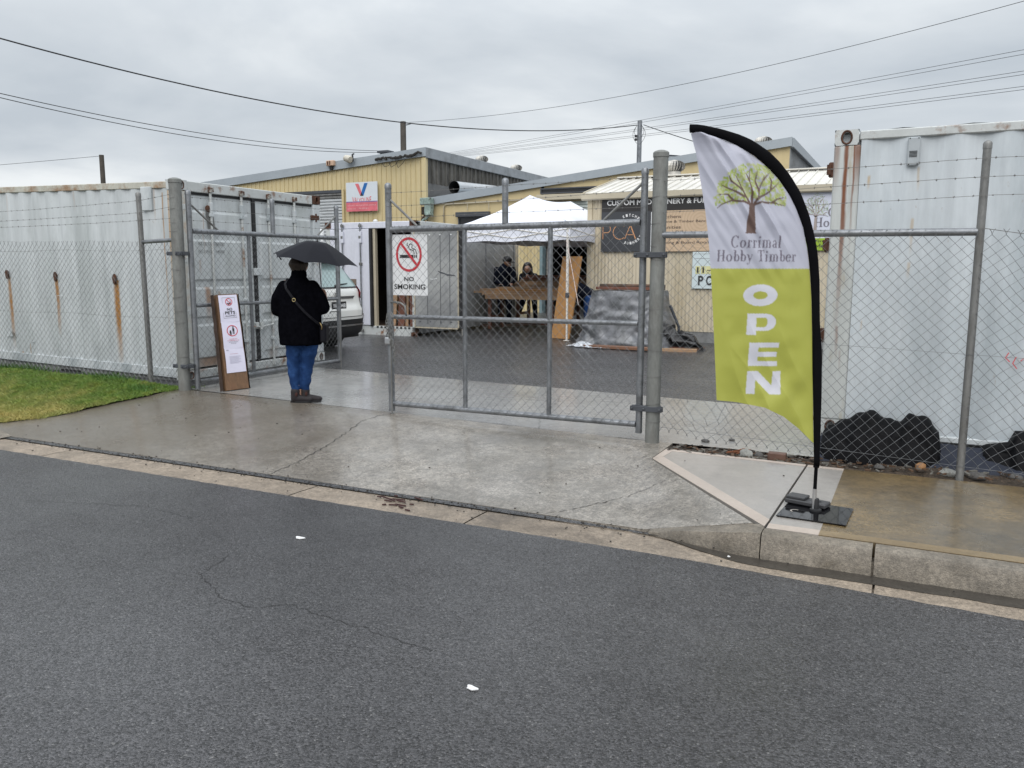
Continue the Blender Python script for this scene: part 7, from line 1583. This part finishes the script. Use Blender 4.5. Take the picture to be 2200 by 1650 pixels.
for j in range(k+1):
    t = j/k; lo_ = b0.lerp(t0, t); w2 = wv.lerp(t1-t0, t); a_ = lo_+w2*(0+edge(t, 0)); b_ = lo_+w2*(1+edge(t, 1)); th = nrm_*.030
    V += [a_+th, b_+th, b_-th+w2*.03, a_-th-w2*.03]
m.add(V, [(j*4+i, j*4+(i+1) % 4, (j+1)*4+(i+1) % 4, (j+1)*4+i) for j in range(k) for i in range(4)]+[(3, 2, 1, 0), (k*4, k*4+1, k*4+2, k*4+3)]); m.build('slab', SLABW, TS)
for s in (0, 1):
    m = MB(); V = []
    for j in range(k+1):
        t = j/k; lo_ = b0.lerp(t0, t); w2 = wv.lerp(t1-t0, t); c = lo_+w2*(s+edge(t, s)+(-.0 if s == 0 else .0)); r = .006+.010*noise.noise(Vector((t*12, s*3, 8)))+.022*(1-s)
        for q, (a, b) in enumerate(((.9, 1), (1, .55), (1.1, 0), (1, -.6), (.85, -1))): V.append(c+w2.normalized()*(r+.018)*(1 if s else -1.25)*(a-.2*abs(b))*1.0+nrm_*.033*b+nrm_*.004*noise.noise(Vector((t*30, q, s))))
    m.add(V, [(j*5+i, j*5+i+1, (j+1)*5+i+1, (j+1)*5+i) for j in range(k) for i in range(4)]); m.build('bark_edge', BARK, TS)
def notice(ta, tb, xo, label):
    t = thing('paper_notice', label, 'notice', tuple(b0.lerp(t0, ta)), group='paper notices on the timber slab'); L0, L1 = .04+xo, .94+xo
    def q(x, y, d=.034): tt = ta+(tb-ta)*y; lo_ = b0.lerp(t0, tt); w2 = wv.lerp(t1-t0, tt); return lo_+w2*(L0+(L1-L0)*x)+nrm_*(d+.006*math.sin(y*3)+.004*x*(1-y))
    m = MB(); m.add([q(i/6, j/8) for j in range(9) for i in range(7)], [(j*7+i, j*7+i+1, (j+1)*7+i+1, (j+1)*7+i) for j in range(8) for i in range(6)]); m.build('sheet', mat('lilac_white_paper', (.66, .64, .76), .6, 0, .03), t, True); return t, q
PAPR = REDP
def put(t, q, V2, F2, mt, nm, d=.0365): m = MB(); m.add([q(x, y, d) for x, y in V2], F2); m.build(nm, mt, t)
def ringon(t, q, cx, cy, r, w_, asp, mt): 
    a = [(cx+r*math.cos(i*math.pi/14), cy+r*asp*math.sin(i*math.pi/14)) for i in range(28)]; b = [(cx+(r-w_)*math.cos(i*math.pi/14), cy+(r-w_)*asp*math.sin(i*math.pi/14)) for i in range(28)]; put(t, q, a+b, [(i, (i+1) % 28, 28+(i+1) % 28, 28+i) for i in range(28)], mt, 'ring')
t, q = notice(.70, .99, .02, 'topmost paper notice on the slab reading NO PETS ALLOWED')
for L_ in ([(.18, .16), (.86, .16)], [(.18, .90), (.86, .90)], [(.18, .16), (.18, .90)], [(.86, .16), (.86, .90)]): v, f = ribbon(L_, .012); put(t, q, v, f, BLUP if 0 else GREYP, 'border_line')
ringon(t, q, .52, .74, .19, .035, .72, PAPR); v, f = ribbon([(.40, .83), (.64, .64)], .03); put(t, q, v, f, PAPR, 'slash', .037)
v, f = ribbon([(.42, .70), (.50, .66), (.60, .70), (.60, .80)], [.03, .06, .05, .02]); put(t, q, v, f, BLACKP, 'pet_silhouette', .0362)
v, f = fit('NO', .38, .66, .42, .52, .02); put(t, q, v, f, BLACKP, 'lettering'); v, f = fit('PETS', .26, .80, .29, .40, .02); put(t, q, v, f, BLACKP, 'lettering'); v, f = fit('ALLOWED', .26, .80, .205, .26, .01); put(t, q, v, f, BLACKP, 'lettering')
t, q = notice(.425, .705, .03, 'middle paper notice with a red ring around an adult and child')
ringon(t, q, .52, .66, .29, .04, .72, PAPR)
for cx, cy, h_ in ((.58, .60, .26), (.42, .54, .15)):
    put(t, q, *ell(cx, cy+h_*.75, .04, .03), BLACKP, 'head_mark'); v, f = ribbon([(cx, cy+h_*.6), (cx, cy+h_*.15)], .10); put(t, q, v, f, BLACKP, 'body_mark')
    for s in (-1, 1): v, f = ribbon([(cx+s*.025, cy+h_*.15), (cx+s*.03, cy-h_*.25)], .035); put(t, q, v, f, BLACKP, 'leg_mark')
for k, (s, x0, x1, mt) in enumerate((('CHILDREN MUST', .30, .74, PAPR), ('BE SUPERVISED BY AN', .22, .82, PAPR), ('ACCOMPANYING ADULT', .28, .76, BLACKP), ('AT ALL TIMES', .38, .66, BLACKP))): v, f = fit(s, x0, x1, .335-.055*k, .365-.055*k); put(t, q, v, f, mt, 'lettering')
t, q = notice(.175, .43, .045, 'lowest paper notice on the slab with faint small print')
FNT = mat('faint_print', (.42, .41, .50), .6)
for k in range(9):
    v, f = ribbon([(.20, .66-.035*k), (.78-.1*(k % 3 == 2), .66-.035*k)], .010); put(t, q, v, f, FNT, 'text_line')
v, f = ribbon([(.25, .76), (.66, .76)], .012); put(t, q, v, f, mat('faint_red_print', (.55, .3, .36), .6), 'text_line'); v, f = ribbon([(.08, .92), (.20, .92)], .04); put(t, q, v, f, FNT, 'letterhead')

# ------------------------------------------------------------------ black sheeting, stones, litter
def heap(x0, x1, y, z0, hf_, seed, dep=.20):
    m = MB(); nx, nj = int((x1-x0)/.010), 22; P = []
    for j in range(nj+1):
        t = j/nj
        for i in range(nx+1):
            x = x0+(x1-x0)*i/nx; H_ = hf_(x); prof_z = math.sin(t*math.pi*.5)**.8; cr_ = .5*noise.noise(Vector((x*4, t*2, seed)))+.3*noise.noise(Vector((x*9+t*5, t*4, seed+3)))+.25*abs(noise.noise(Vector((x*24+t*9, t*9, seed+5))))
            P.append((x+.006*noise.noise(Vector((x*7, t*4, seed+7))), y-dep*(1-t)**.8*(.6+.4*min(1, H_*3))+.075*cr_*math.sin(math.pi*t), z0+H_*prof_z*(1+.03*cr_)+.004*cr_))
    m.add(P, [(j*(nx+1)+i, j*(nx+1)+i+1, (j+1)*(nx+1)+i+1, (j+1)*(nx+1)+i) for j in range(nj) for i in range(nx)]); return m
single(heap(-.60, .27, 7.13, .12, lambda x: np.interp(x, [-.62, -.56, -.47, -.36, -.26, -.17, -.08, -.03, .03, .12, .19, .25, .275], [.14, .25, .29, .35, .40, .36, .32, .33, .38, .38, .34, .26, .10])+.01*math.sin(x*50), 3, .30), 'plastic_sheet', DPL, 'humped heap of black plastic sheeting against the container behind the banner pole', 'plastic sheet', smooth=True)
single(heap(.55, 1.6, 7.15, .12, lambda x: np.interp(x, [.5, .58, .72, .76, .85, 1.1, 1.6], [.15, .19, .22, .31, .32, .30, .25]), 9, .30), 'plastic_sheet', DPL, 'black plastic sheeting at the right edge of the picture, right of the fence post', 'plastic sheet', smooth=True)
m = MB(); P = []; nx = 240
for j in range(7):
    for i in range(nx+1):
        x = -.62+2.6*i/nx; P.append((x, 6.80+.055*j-.03*math.sin(x*3), .125+.028*j*(1+.3*noise.noise(Vector((x*3, j*.5, 2))))+.012*noise.noise(Vector((x*12, j, 5)))-.02*(j == 0)))
m.add(P, [(j*(nx+1)+i, j*(nx+1)+i+1, (j+1)*(nx+1)+i+1, (j+1)*(nx+1)+i) for j in range(6) for i in range(nx)]); single(m, 'weed_mat', mat('navy_weed_mat', (.012, .016, .030), .7, 0, .2, 9, bump=.003, bs=70), 'long dark navy ground cloth along the foot of the white container', 'ground cloth', smooth=True)
def rock(x, y, z, rx, ry, rz, mt, label, seed):
    m = MB(); m.ball((0, 0, 0), 1, 16, 10); m.warp(lambda a, b, c: (a*(1+.28*noise.noise(Vector((a*1.6+seed, b*1.6, c*1.6)))+.1*noise.noise(Vector((a*5, b*5+seed, c*5))))*rx, b*(1+.25*noise.noise(Vector((a*1.6, b*1.6+seed, c*1.6))))*ry, c*(1+.3*noise.noise(Vector((a*1.7, b*1.7, c*1.7+seed))))*rz)); m.warp(lambda a, b, c: (a+x, b+y, c+z)); single(m, 'rock', mt, label, 'rock', 'stones in the soil bed', 50)
RK1 = mat('pale_stone', (.30, .30, .28), .7, 0, .3, 20, .2, 80, tint=(.10, .10, .09), ts=25, bump=.004, bs=50); RK2 = mat('orange_stone', (.30, .15, .06), .6, 0, .3, 12, .2, 70, bump=.004, bs=50); RK3 = mat('dark_stone', (.09, .085, .08), .7, 0, .3, 14, .2, 80, bump=.004, bs=50)
rock(-1.14, 6.66, .155, .055, .035, .038, RK1, 'pale speckled stone at the back edge of the footpath', 1); rock(-1.04, 6.67, .15, .035, .03, .028, RK3, 'small dark stone beside the pale speckled stone', 2)
rock(.13, 6.74, .17, .042, .035, .032, RK2, 'rounded orange-brown stone left of the fence post foot', 3); rock(.32, 6.70, .15, .07, .05, .035, RK1, 'flat pale stone left of the fence post base', 4); rock(.50, 6.70, .15, .07, .05, .035, RK3, 'grey-green stone right of the fence post base', 5)
rock(.75, 6.78, .15, .05, .04, .025, RK3, 'dark flat stone near the right picture edge', 8); rock(-.15, 6.72, .14, .04, .03, .02, RK3, 'small dark stone behind the banner plate', 9)
m = MB(); m.bbox(-.97, -.83, 6.64, 6.72, .125, .185, .004); single(m, 'brick', mat('wet_brick', (.13, .07, .05), .6, 0, .25, 10, bump=.003, bs=60), 'wet brown brick end sunk in the soil bed beside the pale stone', 'brick')
m = MB()
for k in range(12): a = random.uniform(-.5, .5); x = -1.30+.1*random.random(); m.rod((x, 6.68+random.uniform(-.03, .03), .15), (x+.10*math.cos(a), 6.68+.05*math.sin(a), .165+random.uniform(0, .03)), .004, 5)
o = m.build('bark_splinters', mat('orange_bark', (.22, .08, .035), .8)); o['kind'] = 'stuff'
for k, (x, y, s, lb) in enumerate(((-1.56, 7.05, .022, 'small dark clod on the concrete behind the fence'), (-1.36, 7.2, .016, 'smaller dark clod on the concrete behind the fence'))): m = MB(); m.ball((x, y, .147), (s*1.8, s, s*.8), 8, 5); single(m, 'clod', RK3, lb, 'clod')
LITW = mat('white_litter', (.72, .72, .72), .7)
for k, (x, y, sx_, sy_, lb) in enumerate(((-3.287, 3.753, .030, .022, 'small white scrap on the road, the farther one'), (-1.469, 2.642, .024, .016, 'small white scrap on the road, the nearer one'), (-.86, 4.60, .008, .008, 'tiny white pebble in the gutter by the kerb'))):
    m = MB(); P = [(x+sx_*math.cos(a)*(1+.35*math.sin(a*3+k)), y+sy_*math.sin(a)*(1+.3*math.cos(a*2+k)), .003) for a in [2*math.pi*i/14 for i in range(14)]]; m.prism(P, (0, 0, .004)); single(m, 'litter_scrap', LITW, lb, 'litter')
DEB = mat('dark_red_bark', (.045, .016, .014), .7, 0, .3, 20)
k = 0
for (x, y, L_, a) in [(-3.38, 4.735, .05, .6), (-3.31, 4.72, .09, -.15), (-3.25, 4.70, .07, -.3), (-3.22, 4.73, .10, .35), (-3.18, 4.70, .08, .05), (-3.27, 4.67, .06, .2), (-3.10, 4.81, .09, -.15), (-3.29, 4.80, .03, 0), (-3.07, 4.67, .03, .4), (-3.13, 4.62, .09, .15), (-3.18, 4.60, .06, .5), (-3.10, 4.58, .05, -.2), (-3.02, 4.54, .04, .1), (-3.24, 4.58, .03, .9)]:
    m = MB(); c, s2 = math.cos(a-.2), math.sin(a-.2); m.obox((x, y, .003), (c*L_/2, s2*L_/2, 0), (-s2*.005, c*.005, 0), (0, 0, .004)); single(m, 'bark_chip', DEB, 'splinter of dark red bark scattered on the gutter concrete', 'bark chip', 'bark chips in the gutter')
m = MB(); rn = random.Random(3)
for i in range(900):
    u = rn.uniform(-8, 2.5); v = 4.80+rn.gauss(0, .05) if rn.random() < .6 else rn.uniform(4.5, 6.8)
    if v > 4.9 and rn.random() < .75: continue
    if v > 4.87 and u > -.7: continue
    s2 = rn.uniform(.002, .006); z = hh(u, v)+.001 if v > 4.87 else 0; m.obox((u, v, z+s2*.4), (s2, s2*.4, 0), (-s2*.3, s2*.8, 0), (0, 0, s2*.5))
o = m.build('road_grit', mat('dark_grit', (.04, .035, .03), .8)); o['kind'] = 'stuff'
